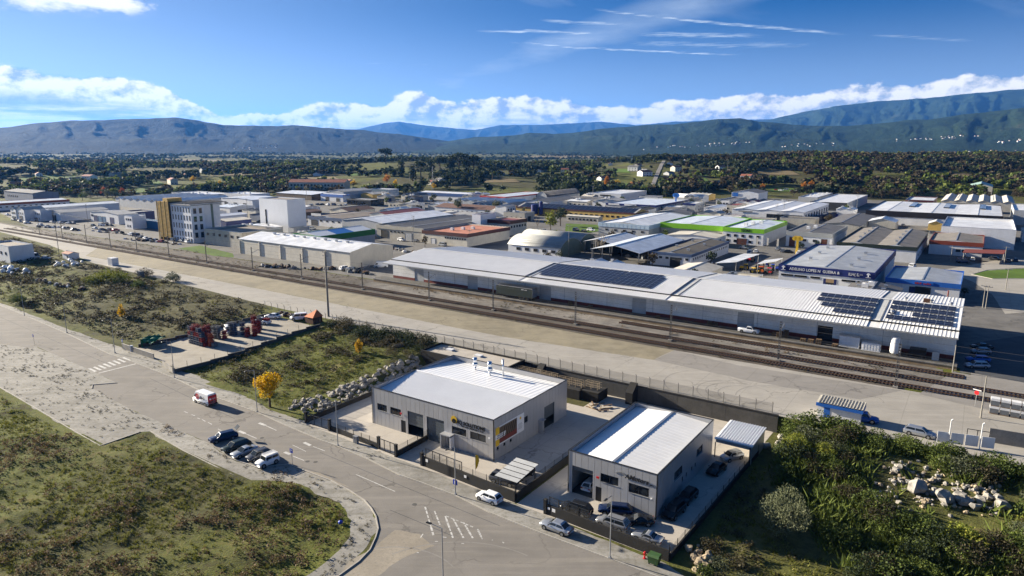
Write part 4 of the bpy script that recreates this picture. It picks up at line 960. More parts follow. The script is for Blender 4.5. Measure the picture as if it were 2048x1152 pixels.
('workshop', 'white block with grey roof among the parked cars', -527.1, 184.1, 8.2, 14, 6.5, {'wall': 'white', 'roof': 'gable_v', 'rise': 1.6, 'rm': 'rf_grey', 'win': [('f', 3, 3.8, 5, 0.1, 0.9, 1.1), ('f', 3, 1, 2.2, 0.1, 0.9, 1.1)]}),
('workshop', 'gabled white house front beside the workshop street', -518.2, 184.4, 11.1, 12, 7, {'wall': 'white', 'roof': 'gable_v', 'rise': 1.6, 'rm': 'rf_grey', 'win': [('f', 3, 4, 5.2, 0.1, 0.9, 1.0)], 'door': [('f', 0.3, 0.7, 3, 'dark')]}),
('workshop', 'narrow white office with paired windows', -505.3, 189.4, 9.2, 12, 7, {'wall': 'white', 'roof': 'flat', 'rm': 'rf_white', 'win': [('f', 3, 4, 5.2, 0.1, 0.9, 1.0), ('f', 3, 1, 2.2, 0.1, 0.9, 1.0)]}),
('workshop', 'plain white shed with small square windows', -161.2, 472.1, 8.6, 24.7, 5, {'wall': 'white', 'roof': 'gable_v', 'rise': 0.8, 'rm': 'rf_white', 'win': [('r', 4, 2, 3.2, 0.1, 0.9, 1.3)]}),
('lean_to', 'low lean to range along the yellow factory', -220.6, 382.7, 23.1, 6, 3.4, {'wall': 'beige', 'roof': 'gable_u', 'rise': 0.5, 'rm': 'rf_cream', 'win': [('f', 8, 1, 2.2, 0.05, 0.95, 1.6)]}),
('workshop', 'brown tiled store beside the blue roofed hall', -385.3, 296.8, 14, 14.1, 4, {'wall': 'brown', 'roof': 'gable_v', 'rise': 1.2, 'rm': 'rf_tile'}),
('workshop', 'small white service block with flat roof by the silo tower', -305.3, 232.4, 4.6, 10, 4.5, {'wall': 'greyw', 'roof': 'flat', 'rm': 'rf_grey'})]

BLD = {}
def overlap(a, b): return min(a[0] + a[2], b[0] + b[2]) - max(a[0], b[0]) > .3 and min(a[1] + a[3], b[1] + b[3]) - max(a[1], b[1]) > .3
placed = [(-171, 169, 170, 43), (-337.5, 187, 18, 15.5), (-348.6, 186, 10.8, 8)]
for row in BT:                                       # neighbours stand wall to wall, never through one another
    n_, l_, s0, t0, L_, D_, h_, o_ = row
    r = [s0, t0, L_, D_]
    for q in placed:
        if overlap(r, q):
            cuts = []
            du = min(r[0] + r[2], q[0] + q[2]) - max(r[0], q[0]); dv = min(r[1] + r[3], q[1] + q[3]) - max(r[1], q[1])
            if dv <= du * 1.3 or du > r[2] * .8:
                if r[1] <= q[1]: r[3] = q[1] - r[1] - .4
                else: e = r[1] + r[3]; r[1] = q[1] + q[3] + .4; r[3] = e - r[1]
            else:
                if r[0] <= q[0]: r[2] = q[0] - r[0] - .4
                else: e = r[0] + r[2]; r[0] = q[0] + q[2] + .4; r[2] = e - r[0]
    if r[2] < 4 or r[3] < 4:
        print('SQUEEZED', l_, [round(k, 1) for k in r]); r[2] = max(r[2], 5); r[3] = max(r[3], 5)
    placed.append(tuple(r))
    BLD[l_] = (B(n_, l_, *r, h_, o_), r, h_)

# smaller sheds fill the plots between the named halls
fr = random.Random(77); NOGO = [(740, 1010, 468, 522), (1040, 1260, 438, 478), (1425, 1645, 484, 562), (1850, 2150, 490, 640), (0, 345, 424, 486), (600, 760, 400, 424), (1530, 1640, 368, 392)]
def to_px(x, y, z):
    f = y * math.cos(PITCH) - (z - CAMH) * math.sin(PITCH); u = y * math.sin(PITCH) + (z - CAMH) * math.cos(PITCH); return 1024 + FPX * x / f, 576 - FPX * u / f
def free(s, t, L, D, gap):
    if t < 262 and s > -20: return False
    x, y = W(s + L / 2, t + D / 2); px, py = to_px(x, y, Z1)
    if not (-30 < px < 2080) or y > 645 or any(a < px < b and c < py < d for a, b, c, d in NOGO): return False
    r = (s - gap, t - gap, L + 2 * gap, D + 2 * gap); return not any(overlap(r, q) for q in placed)
FN = dict(white='white', cream='cream', greyw='grey', beige='beige', teal='teal', yellow='ochre', bluegrey='blue grey'); FRN = dict(rf_white='white', rf_dark='dark', rf_grey='grey', rf_cream='pale', rf_red='red', rf_bluew='bluish', rf_tile='brown', rf_tar='tarred'); used = set(); nf = 0
for _ in range(9000):
    if nf >= 62: break
    s_, t_ = fr.uniform(-480, 380), fr.uniform(216, 600); L2, D2, h2 = fr.uniform(9, 26), fr.uniform(9, 22), fr.uniform(3.6, 5.6)
    if t_ < 262 and s_ > -20: continue
    if not free(s_, t_, L2, D2, 2.2): continue
    near_ = min(BLD.items(), key=lambda kv: (kv[1][1][0] + kv[1][1][2] / 2 - s_) ** 2 + (kv[1][1][1] + kv[1][1][3] / 2 - t_) ** 2)[0].split(' with ')[0].split(' behind ')[0]
    wl, rf = fr.choice(list(FN)[:4] * 3 + list(FN)), fr.choice(list(FRN)[:4] * 2 + list(FRN)); lab = '%s shed with %s roof near the %s' % (FN[wl], FRN[rf], ' '.join(near_.split()[:9]))
    if lab in used: continue
    used.add(lab); nf += 1; placed.append((s_, t_, L2, D2))
    B('shed', lab, s_, t_, L2, D2, h2, dict(wall=wl, roof=fr.choice(['gable_v', 'gable_u', 'flat', 'multi2']), rise=fr.uniform(.7, 1.5), rm=rf, vents=fr.choice([0, 0, 3, 4]), units=fr.choice([0, 0, 2]), win=[('f', max(2, int(L2 / 4)), 1.6, 2.7, .06, .94, 1.3)] if fr.random() < .6 else [], door=[('r', .3, .3 + 3.4 / D2, 3.0, fr.choice(['dark', 'blue', 'grey']))] if fr.random() < .7 else []), Z1, 'shed')

# lettering
def text_mesh(txt, size, ext=.03, mat='black', shear=0.0, sx=1.0, off=.0, spacing=1.0):
    c = bpy.data.curves.new('lettering', 'FONT'); c.body = txt; c.size = size; c.extrude = ext; c.align_x = 'CENTER'; c.shear = shear; c.offset = off; c.space_character = spacing
    c.resolution_u = 3
    o = bpy.data.objects.new('lettering', c); COL.objects.link(o)
    dg = bpy.context.evaluated_depsgraph_get(); me = bpy.data.meshes.new_from_object(o.evaluated_get(dg))
    COL.objects.unlink(o); bpy.data.objects.remove(o)
    # stand the letters up: text y becomes z, text faces -y
    co = np.zeros(len(me.vertices) * 3, np.float32); me.vertices.foreach_get('co', co); co = co.reshape(-1, 3)
    co = np.stack([co[:, 0] * sx, -co[:, 2], co[:, 1]], -1); me.vertices.foreach_set('co', co.ravel())
    me.materials.clear(); me.materials.append(MT[mat]); me.update(); return me
def put_text(root, face, u, z, L, D, txt, size, mat='black', gap=.05, name='lettering', **k):
    p, rz = face_pt(face, u, z, L, D, gap); return link(name, text_mesh(txt, size, mat=mat, **k), root, p, rz)
def strokes(root, face, u, z, L, D, length, h, mat, off):
    """lettering too small to read in the photograph: a row of letter-sized strokes"""
    m = MB(); q = -length / 2; r = random.Random(5)
    while q < length / 2:
        w = h * (.25 + .5 * r.random()); k = h * (.6 + .4 * r.random()); m.box(q, -.03, 0, q + w, 0, k); q += w + h * .22 + (h * .7 if r.random() < .12 else 0)
    p, rz = face_pt(face, u, z, L, D, off); return m.obj('lettering', mat, root, False, p, rz)
def named(lbl): return BLD[lbl]
r_, q_, h_ = named('machinery hall with navy fascia and white name lettering')
put_text(r_, 'f', q_[2] * .385, h_ - 1.55, q_[2], q_[3], 'ADELINO LOPES N  GUEIRA &', 1.25, 'sg_white', .30, off=.02, sx=.93)
put_text(r_, 'f', q_[2] * .80, h_ - 1.55, q_[2], q_[3], 'ILH( S,', 1.25, 'sg_white', .30, off=.02, sx=.93)
put_text(r_, 'f', q_[2] * .875, h_ - 1.2, q_[2], q_[3], 'LDA.', .5, 'sg_white', .30)
for f in (.05, .945):
    m = MB()
    for i in range(5):
        a = math.pi * (i + .5) / 5; m.cyl((0, -.03, .5), (math.cos(a) * .62, -.03, .5 + math.sin(a) * .62), .10, .13, 6)
    m.cyl((0, -.03, 0), (0, -.03, .5), .16, .1, 6).box(-.75, -.05, -.35, .75, -.01, -.2)
    p, rz = face_pt('f', q_[2] * f, h_ - 1.45, q_[2], q_[3], .30); m.obj('emblem', 'sg_white', r_, False, p, rz)
MB().box(-2.0, -.06, 0, -1.2, .02, 4.6, 1).box(1.2, -.06, 0, 2.0, .02, 4.6, 1).box(-1.2, -.05, 0, 1.2, .02, 3.4, 0).box(-1.2, -.07, 3.4, 1.2, .02, 4.6, 2).obj('door', ['dark', 'navy', 'carton'], r_, False, (q_[2] * .56, -.004, 0))
r_, q_, h_ = named('white two storey office with lime green fascia and black name letters')
put_text(r_, 'f', q_[2] * .56, h_ - 1.55, q_[2], q_[3], 'ECOAR', 1.7, 'black', .30, off=.05, shear=.15, sx=.8)
r_, q_, h_ = named('small repair shop with bright blue metal parapet')
MB().box(-2.6, -.35, -.5, 2.6, -.2, .5).obj('sign_board', 'f_bright', r_, False, (q_[2] * .52, -.03, h_ - .75))
strokes(r_, 'f', q_[2] * .52, h_ - 1.05, q_[2], q_[3], 4.6, .62, 'f_red', .40)
MB().cyl((0, 0, 0), (0, 0, 4.2), .18, .18, 8).obj('flue', 'redbase', r_, False, (q_[2] * .86, -1.2, 0))
r_, q_, h_ = named('large white showroom with triple ridged roof and dark glass front')
put_text(r_, 'f', q_[2] * .68, h_ - 1.5, q_[2], q_[3], 'AC ROTIV', 1.5, 'sg_white', .2, off=.03)
r_, q_, h_ = named('white sales hall with a round black logo on its fascia')

# profiled sheet roofs with true ribs
def rib_sheet(n, pitch, p0, p1, q0, q1, h=.028, mat='rf_sheet', th=.04):
    """ribs run from edge p (at start) to edge q; n ribs spread from index 0 to 1 between the two edge lines"""
    p0, p1, q0, q1 = map(Vector, (p0, p1, q0, q1)); m = MB(); prev = None
    V = []; F = []
    shape = [(0, 0), (.55, 0), (.65, 1), (.9, 1)]
    N = n * 4 + 1
    for i in range(N):
        a, k = divmod(i, 4); f = min(1, (a + shape[k][0]) / n); e = shape[k][1] * h
        V.append(p0.lerp(p1, f) + Vector((0, 0, e))); V.append(q0.lerp(q1, f) + Vector((0, 0, e)))
    for i in range(N - 1): F.append((2 * i, 2 * i + 2, 2 * i + 3, 2 * i + 1))
    b = len(V); V += [v - Vector((0, 0, th + h)) for v in (p0, q0, p1, q1)]; F += [(b, b + 1, b + 3, b + 2)]
    m.add(V, F); return m

def panels(root, face, ln, h, ops, wid, mat, L, D, th=.08, z0=0.0, name='wall_panel', skin=True):
    """clad a face with separate panels cut round the openings (u0, u1, z0, z1)"""
    n = max(1, round(ln / wid)); w = ln / n
    for i in range(n):
        a, b = i * w + .02, (i + 1) * w - .02
        xs = sorted({a, b} | {u for o in ops for u in o[:2] if a < u < b}); m = MB()
        for xa, xb in zip(xs, xs[1:]):
            mid = (xa + xb) / 2; cut = sorted([o for o in ops if o[0] < mid < o[1]], key=lambda o: o[2]); z = z0
            for o in cut + [(0, 0, h, h)]:
                if o[2] > z + .01: m.box(xa, -th, z, xb, 0, o[2])
                z = max(z, o[3])
        if m.v:
            p, rz = face_pt(face, 0, 0, L, D, .004); m.obj(name, mat, root, False, p, rz)
    # inner lining set back behind the joints
    m = MB(); us = sorted({0, ln} | {u for o in ops for u in o[:2]})
    for xa, xb in zip(us, us[1:]):
        mid = (xa + xb) / 2; z = z0
        for o in sorted([o for o in ops if o[0] < mid < o[1]], key=lambda o: o[2]) + [(0, 0, h, h)]:
            if o[2] > z + .01: m.box(xa, .0, z, xb, .12, o[2])
            z = max(z, o[3])
    p, rz = face_pt(face, 0, 0, L, D, 0); m.obj('wall_lining', 'clad_dark', root, False, p, rz)
def inset_window(root, face, u0, u1, z0, z1, L, D, mull=1):
    w = u1 - u0; h = z1 - z0; m = MB(); f = .07
    m.box(-w / 2, 0, 0, w / 2, .1, f, 1).box(-w / 2, 0, h - f, w / 2, .1, h, 1).box(-w / 2, 0, f, -w / 2 + f, .1, h - f, 1).box(w / 2 - f, 0, f, w / 2, .1, h - f, 1)
    for i in range(mull): c = -w / 2 + w * (i + 1) / (mull + 1); m.box(c - .03, .01, f, c + .03, .09, h - f, 1)
    m.box(-w / 2 + f, .05, f, w / 2 - f, .07, h - f, 0).box(-w / 2 - .05, -.16, -.05, w / 2 + .05, .1, -.004, 2)
    p, rz = face_pt(face, (u0 + u1) / 2, z0, L, D, 0); return m.obj('window', ['glass', 'trimblack', 'galv'], root, False, p, rz)
def roller(root, face, u0, u1, z0, z1, L, D, mat='clad_dark', down=0.0, back=.1):
    w = u1 - u0; m = MB(); zb = z0 + (z1 - z0) * down; n = max(2, int((z1 - zb) / .45))
    for i in range(n): m.box(-w / 2, back, zb + (z1 - zb) * i / n + .008, w / 2, back + .06, zb + (z1 - zb) * (i + 1) / n - .008)
    p, rz = face_pt(face, (u0 + u1) / 2, 0, L, D, 0); return m.obj('roller_door', mat, root, False, p, rz)

def industrial_unit(label, s0, t0, L, D, h, fops, rops, along, eave, ridge_z):
    x, y = W(s0, t0); root = thing('industrial_unit', label, 'building', (x, y, .02), AX)
    panels(root, 'f', L, h, fops, 1.05, 'clad', L, D); panels(root, 'r', D, h, rops, 1.05, 'clad', L, D)
    MB().box(-.08, .004, 0, .1, D, h).box(.1, D - .2, 0, L, D, h).obj('walls', 'clad', root)
    c = .14
    m = MB().box(-c, -c, h, L + c, .06, h + .09).box(-c, D - .2, h, L + c, D + .06, h + .09).box(-c, .06, h, .16, D - .2, h + .09).box(L - .06, .06, h, L + c, D - .2, h + .09)
    m.box(L - .02, -c, 0, L + c, -.02, h).box(-c, -c, 0, -.02, -.086, h)
    m.obj('coping', 'trimblack', root)
    if along == 'u':
        y0, y1 = .15, D - .22; ym = (y0 + y1) / 2
        rib_sheet(int(L / .42), .42, (.12, y0, eave), (L - .02, y0, eave), (.12, ym, ridge_z), (L - .02, ym, ridge_z), .04).obj('roof_sheet', 'rf_sheet', root)
        rib_sheet(int(L / 1.0), 1., (.12, ym, ridge_z), (L - .02, ym, ridge_z), (.12, y1, eave), (L - .02, y1, eave), .025).obj('roof_sheet', 'rf_sheet', root)
        MB().box(.12, ym - .22, ridge_z + .03, L - .02, ym + .22, ridge_z + .11).obj('ridge_cap', 'rf_sheet', root)
    else:
        x0, x1 = .14, L - .02; xm = (x0 + x1) / 2
        rib_sheet(int(D / 1.0), 1., (x0, .15, eave), (x0, D - .22, eave), (xm, .15, ridge_z), (xm, D - .22, ridge_z), .02).obj('roof_sheet', 'rf_sheet', root)
        rib_sheet(int(D / 1.0), 1., (xm, .15, ridge_z), (xm, D - .22, ridge_z), (x1, .15, eave), (x1, D - .22, eave), .02).obj('roof_sheet', 'rf_sheetc', root)
        MB().box(xm - .2, .15, ridge_z + .01, xm + .2, D - .22, ridge_z + .09).obj('ridge_cap', 'galv', root)
    MB().box(.1, .15, .0, L - .1, D - .3, .03).obj('floor', 'darkconc', root)
    return root
# --- the joinery works
L_, D_, h_ = 27.4, 23.4, 7.0
fw = [(.044 * L_, .132 * L_, 2.9, 4.2), (.163 * L_, .258 * L_, 2.9, 4.2), (.685 * L_, .797 * L_, 2.7, 4.0), (.827 * L_, .944 * L_, 2.7, 4.0)]
fd = [(.317 * L_, .451 * L_, 0, 4.4), (.48 * L_, .622 * L_, 0, 4.4)]; fp = [(.256 * L_, .298 * L_, 0, 2.3), (.655 * L_, .69 * L_, 0, 2.2)]
rw = [(.375 * D_, .425 * D_, 3.4, 4.5)] + [(f * D_, f * D_ + .6, 1.5, 2.1) for f in (.03, .11, .19)]; rd = [(.655 * D_, .806 * D_, 0, 4.2)]
MQ = industrial_unit('grey clad works with yellow and black logo, banner and two steel flues on its roof', -88.1, 83.1, L_, D_, h_, fw + fd + fp, rw + rd + [(.574 * D_, .615 * D_, 0, 2.2)], 'u', 6.05, 6.95)
for q in fw: inset_window(MQ, 'f', *q, L_, D_, 1)
for q in rw: inset_window(MQ, 'r', *q, L_, D_, 0)
roller(MQ, 'f', *fd[0], L_, D_, 'clad_dark', .42); roller(MQ, 'f', *fd[1], L_, D_, 'clad_dark'); roller(MQ, 'r', *rd[0], L_, D_, 'clad_dark', .42)
for q in fp: MB().box(q[0], .04, 0, q[1], .1, q[3]).box(q[1] - .2, .02, 1.0, q[1] - .1, .04, 1.15).obj('door', 'trimblack', MQ)
MB().box(.06, -.0, 0, .12, .5, 0).obj('door', 'trimblack', MQ) if False else None
MB().box(.624 * L_, -1.3, 2.45, .705 * L_, -.09, 2.62).box(.624 * L_, -1.25, 0, .632 * L_, -.09, 2.45).obj('porch', 'clad', MQ)
MB().box(.700 * L_, -1.25, .3, .706 * L_, -.3, 2.3).obj('sign_board', 'sg_white', MQ)
MB().box(L_ + .09, .572 * D_, 0, L_ + 1.0, .578 * D_, 2.4).box(L_ + .09, .578 * D_, 2.35, L_ + 1.0, .62 * D_, 2.45).obj('porch', 'clad', MQ)
put_text(MQ, 'f', .83 * L_, 4.72, L_, D_, 'MQ SOLUTIONS', .92, 'black', .14, off=.02, sx=.92)
strokes(MQ, 'f', .845 * L_, 4.36, L_, D_, 4.6, .22, 'black', .11)
m = MB().cyl((0, -.05, 0), (0, 0, 0), .66, .66, 24, 0).cyl((0, -.08, -.22), (0, -.05, -.22), .42, .42, 20, 1)
m.add([(-.5, -.09, -.35), (0, -.09, .12), (.5, -.09, -.35), (.36, -.09, -.35), (0, -.09, -.05), (-.36, -.09, -.35)], [(5, 4, 1, 0), (4, 3, 2, 1)], 1)
m.obj('logo', ['sign_yellow', 'black'], MQ, False, (.705 * L_, -.14, 5.25))
bn = MB(); b0, b1 = .012 * D_, .368 * D_; bw = b1 - b0
bn.box(0, -.06, 2.3, bw, 0, 5.5, 0).box(0, -.072, 2.3, bw * .13, -.06, 5.5, 1).box(bw * .13, -.072, 2.5, bw * .74, -.06, 5.3, 2).box(bw * .13, -.084, 2.6, bw * .74, -.072, 3.4, 3)
bn.box(0, -.084, 3.4, bw * .34, -.073, 4.2, 0).box(bw * .2, -.084, 4.3, bw * .7, -.073, 4.45, 2)
for i in range(6): bn.cyl((bw * (.24 + .075 * i), -.085, 3.3), (bw * (.32 + .075 * i), -.085, 5.1), .06, .06, 4, 4)
bn.cyl((bw * .87, -.07, 4.85), (bw * .87, -.062, 4.85), .26, .26, 14, 1)
for i in range(5): bn.box(bw * .79, -.07, 3.0 + i * .22, bw * (.92 + .02 * (i % 2)), -.062, 3.06 + i * .22, 5)
p, rz = face_pt('r', b0, 0, L_, D_, .10)
banner = bn.obj('banner', ['sg_white', 'sign_yellow', 'brown', 'redbase', 'black', 'sg_grey'], MQ, False, p, rz)
link('lettering', text_mesh('PERGOLAS', .42, .01, 'black'), banner, (bw * .17, -.09, 3.85)); link('lettering', text_mesh('BIOCLIMÁTICAS', .30, .01, 'black'), banner, (bw * .17, -.09, 3.52))
def flue(root, x, y, z, hgt, big=True):
    m = MB()
    if big: m.cyl((0, 0, 0), (0, 0, hgt * .3), .22, .22, 12).cyl((0, 0, hgt * .3), (0, 0, hgt * .45), .28, .62, 12).cyl((0, 0, hgt * .45), (0, 0, hgt * .6), .62, .45, 12).cyl((0, 0, hgt * .6), (0, 0, hgt), .42, .42, 12).box(-.3, -.3, -.5, .3, .3, .04)
    else: m.cyl((0, 0, 0), (0, 0, hgt), .16, .16, 10).cyl((0, 0, hgt), (0, 0, hgt + .12), .22, .22, 10)
    return m.obj('flue', 'chrome', root, True, (x, y, z))
flue(MQ, L_ * .30, D_ * .86, 6.2, 2.6); flue(MQ, L_ * .47, D_ * .80, 6.3, 2.9); flue(MQ, L_ * .55, D_ * .86, 6.2, 3.4, False)
MB().box(-.2, -.16, 0, .2, -.08, .3).obj('alarm_box', 'hyd_red', MQ, False, (.262 * L_, -.09, 3.4))
MB().box(-.15, -.3, 0, .15, -.08, .2).obj('floodlight', 'sg_white', MQ, False, (.975 * L_, -.09, 3.7))
# --- the motor dealer's unit
L_, D_, h_ = 13.6, 23.0, 6.6
fw = [(.378 * L_, .584 * L_, 3.2, 4.5), (.70 * L_, .92 * L_, 2.9, 4.3)]; fd = [(.04 * L_, .29 * L_, 0, 4.4)]; fp = [(.325 * L_, .395 * L_, 0, 2.25)]
rw = [(.27 * D_, .41 * D_, 3.0, 4.3), (.67 * D_, .79 * D_, 3.0, 4.3)]; rs_ = [(f * D_, f * D_ + .55, 1.6, 2.3) for f in (.41, .48, .58, .645)]
MO = industrial_unit('grey clad garage with raised motor dealer lettering and one open bay', -45.6, 81.2, L_, D_, h_, fw + fd + fp, rw + rs_, 'v', 5.85, 6.45)
for q in fw + rw: inset_window(MO, 'f' if q in fw else 'r', *q, L_, D_, 1)
for q in rs_: inset_window(MO, 'r', *q, L_, D_, 0)
MB().box(fp[0][0], .04, 0, fp[0][1], .1, 2.25).obj('door', 'trimblack', MO)
MB().box(fd[0][0], .1, 3.7, fd[0][1], .5, 4.4).obj('roller_door', 'clad_dark', MO)
MB().box(.3, 6.0, .03, 6.5, 6.2, 5.5).box(6.5, .2, .03, 6.7, 6.2, 5.5).obj('partition', 'white', MO)
put_text(MO, 'f', .785 * L_, 4.85, L_, D_, 'AMotors', .95, 'trimblack', .16, shear=.25, off=.02)
m = MB()
for i in range(7):
    f = i / 6; m.box(.55 * L_ + f * 1.3, -.16, 5.15 + .25 * math.sin(f * 3.0), .55 * L_ + f * 1.3 + .26, -.1, 5.32 + .25 * math.sin(f * 3.0))
m.obj('logo', 'galv', MO)
MB().box(.93 * L_, -.15, 4.8, .97 * L_, -.1, 4.9).obj('logo', 'trimblack', MO)
MB().box(-.2, -.2, 0, .2, -.08, .28).obj('alarm_box', 'hyd_red', MO, False, (.352 * L_, -.09, 3.6))
MB().box(-.12, -.3, 0, .12, -.08, .2).obj('floodlight', 'sg_white', MO, False, (.955 * L_, -.09, 2.9))
# lean-to car shelter behind
x, y = W(-31.6, 104.9)
SH = thing('car_shelter', 'open fronted shelter with white ribbed roof behind the grey garage', 'shelter', (x, y, .02), AX)
rib_sheet(14, .42, (-.2, -.3, 3.3), (5.9, -.3, 3.3), (-.2, 8.2, 3.6), (5.9, 8.2, 3.6), .09).obj('roof_sheet', 'rf_sheet', SH)
MB().box(5.5, 0, 0, 5.7, 8, 3.15).box(0, 7.8, 0, 5.5, 8, 3.15).box(0, .0, 2.6, 5.5, .15, 3.15).obj('walls', 'clad', SH)
MB().box(5.45, -.1, 0, 5.6, -.004, 3.1).box(-.1, -.1, 0, .05, -.004, 2.6).obj('post', 'trimblack', SH)

# --- the long railway warehouse
s0, t0, L_, D_ = -171.2, 174.0, 169.8, 37.6
x, y = W(s0, t0)
WH = thing('railway_warehouse', 'very long white railway warehouse with ribbed roof, canopy and solar arrays', 'warehouse', (x, y, Z1), AX)
he, hr, ym = 7.75, 9.4, 17.0
doors = [(f - s0 - 2.1, f - s0 + 2.1, 1.0, 5.3) for f in (-158.8, -135.3, -107.3, -76.3, -46.8)]
dk = (-27.9 - s0 - 1.7, -27.9 - s0 + 1.7, 1.0, 4.6)
m = MB(); us = sorted({0, L_} | {u for o in doors + [dk] for u in o[:2]})
for xa, xb in zip(us, us[1:]):
    mid = (xa + xb) / 2; o = [q for q in doors + [dk] if q[0] < mid < q[1]]
    if o: m.box(xa, 0, o[0][3], xb, .3, he, 0)
    else: m.box(xa, 0, 1.9, xb, .3, he, 0).box(xa, -.03, 0, xb, .3, 1.9, 1)
for e, fl in ((0, 0), (L_, 1)):
    v = [(e, .3, 0), (e, D_, 0), (e, D_, he), (e, ym, hr), (e, .3, he)]; m.add(v, [(0, 1, 2, 3, 4) if fl else (4, 3, 2, 1, 0)], 0)
m.box(L_ + .01, .0, 0, L_ + .06, D_, 2.4, 1).box(0, D_ - .3, 0, L_, D_, he, 0)
m.obj('walls', ['whwall', 'redbase'], WH)
for q in doors: roller(WH, 'f', *q, L_, D_, 'greyw', 0, .12)
roller(WH, 'f', *dk, L_, D_, 'dark', 0, .25)
for i in range(1, 12): MB().box(L_ * i / 12 - .06, -.06, 1.92, L_ * i / 12 + .06, -.004, he - .1).obj('downpipe', 'greyw', WH)
segs = [(-.4, 57.0), (59.0, 104.2), (106.4, 152.6), (154.8, L_ + .4)]
for a, b in segs:
    n = int((b - a) / .75)
    rib_sheet(n, .75, (a, -.4, he), (b, -.4, he), (a, ym, hr + .04), (b, ym, hr + .04), .05).obj('roof_sheet', 'rf_sheetc', WH)
    rib_sheet(n, .75, (a, ym, hr + .04), (b, ym, hr + .04), (a, D_ + .5, he), (b, D_ + .5, he), .05).obj('roof_sheet', 'rf_sheetc', WH)
    rib_sheet(n, .75, (a, -4.6, he - .85), (b, -4.6, he - .85), (a, -.1, he - .25), (b, -.1, he - .25), .05).obj('canopy_sheet', 'rf_sheetc', WH)
for a, b in ((57.0, 59.0), (104.2, 106.4), (152.6, 154.8)):
    rib_sheet(1, 1., (a, -.4, he - .12), (b, -.4, he - .12), (a, ym, hr - .08), (b, ym, hr - .08), .01).obj('roof_light', 'greyw', WH)
    rib_sheet(1, 1., (a, ym, hr - .08), (b, ym, hr - .08), (a, D_ + .5, he - .12), (b, D_ + .5, he - .12), .01).obj('roof_light', 'greyw', WH)
    rib_sheet(1, 1., (a, -4.6, he - .95), (b, -4.6, he - .95), (a, -.1, he - .35), (b, -.1, he - .35), .01).obj('canopy_sheet', 'rf_sheetc', WH)
    for q in (a, b):
        sl = (hr - he) / (ym + .4)
        MB().add([(q - .12, -.4, he + .14), (q + .12, -.4, he + .14), (q + .12, ym, hr + .17), (q - .12, ym, hr + .17), (q - .12, -.4, he - .1), (q + .12, -.4, he - .1), (q + .12, ym, hr - .06), (q - .12, ym, hr - .06)],
                 [(0, 1, 2, 3), (4, 7, 6, 5), (0, 4, 5, 1), (1, 5, 6, 2), (2, 6, 7, 3), (3, 7, 4, 0)]).obj('flashing', 'steel', WH)
MB().box(-.4, ym - .3, hr + .12, L_ + .4, ym + .3, hr + .2).obj('ridge_cap', 'rf_sheetc', WH)
MB().box(-.4, -4.75, he - 1.1, L_ + .4, -4.6, he - .78).obj('gutter', 'galv', WH)
MB().box(-.4, -.62, he - .3, L_ + .4, -.42, he - .02).obj('gutter', 'trimblack', WH)
for i in range(29):
    a = 3 + i * 5.85; MB().cyl((a, -.02, he - 1.9), (a, -3.9, he - .98), .06, .06, 5).box(a - .06, -4.4, he - 1.02, a + .06, -.02, he - .92).obj('canopy_bracket', 'steel', WH)
    if i % 4 == 1: MB().box(a + 2.2, -3.4, he - 1.35, a + 2.6, -3.0, he - 1.0).cyl((a + 2.4, -3.2, he - 1.6), (a + 2.4, -3.2, he - 1.35), .28, .15, 8).obj('lamp', 'steel', WH)
SL = (hr - he) / (ym + .4)
def zroof(yv): return he + SL * (yv + .4)
def solar_mesh(w, l):
    m = MB(); dz = SL * l
    v = [(-w / 2, 0, 0), (w / 2, 0, 0), (w / 2, l, dz), (-w / 2, l, dz)]
    m.add(v + [(p[0], p[1], p[2] + .04) for p in v], [(0, 3, 2, 1), (0, 1, 5, 4), (1, 2, 6, 5), (2, 3, 7, 6), (3, 0, 4, 7)], 1)
    q = [(-w / 2 + .035, .035, .044 + SL * .035), (w / 2 - .035, .035, .044 + SL * .035), (w / 2 - .035, l - .035, .044 + dz - SL * .035), (-w / 2 + .035, l - .035, .044 + dz - SL * .035)]
    m.add([(p[0], p[1], p[2] + .004 - .008) for p in [(-w/2,0,.044),(w/2,0,.044),(w/2,l,.044+dz),(-w/2,l,.044+dz)]], [(0, 1, 2, 3)], 1); m.add(q, [(0, 1, 2, 3)], 0)
    return m.mesh('solar_panel', ['solar', 'galv'])
sp_ = solar_mesh(1.50, 2.30)
for r in range(6):                                  # great array
    for c in range(24):
        if (r == 0 and c < 1) or (r == 5 and c > 22): continue
        u = 59.6 + c * 1.575 + (.35 if c > 7 else 0) + (.35 if c > 15 else 0)
        yv = 1.75 + r * 2.36; link('solar_panel', sp_, WH, (u, yv, zroof(yv) + .22))
sp2 = solar_mesh(1.60, 1.55)
for arr, (u0, n) in enumerate(((139.2, 8), (155.6, 8))):
    for r in range(8):
        yv = 1.1 + r * 1.60 + (r // 2) * .75
        for c in range(n):
            if arr == 0 and ((r < 2 and c < 3) or (2 <= r < 4 and c < 1)): continue
            if arr == 1 and r in (2, 3) and c in (1, 2): continue
            link('solar_panel', sp2, WH, (u0 + .8 + c * 1.66, yv, zroof(yv) + .22))
for u, yv in ((156.5, 5.6), (158.0, 19.5), (163.5, 20.5), (167.6, 18.8)):
    MB().cyl((0, 0, -.1), (0, 0, .5), .3, .3, 10).cyl((0, 0, .5), (0, 0, .8), .55, .35, 10).obj('roof_vent', 'galv', WH, False, (u, yv, zroof(min(yv, 2 * ym - yv)) + .1))
MB().box(-.7, -.5, 0, .7, .5, .9).obj('roof_vent', 'rust', WH, False, (162.5, 19.5, hr - .1))
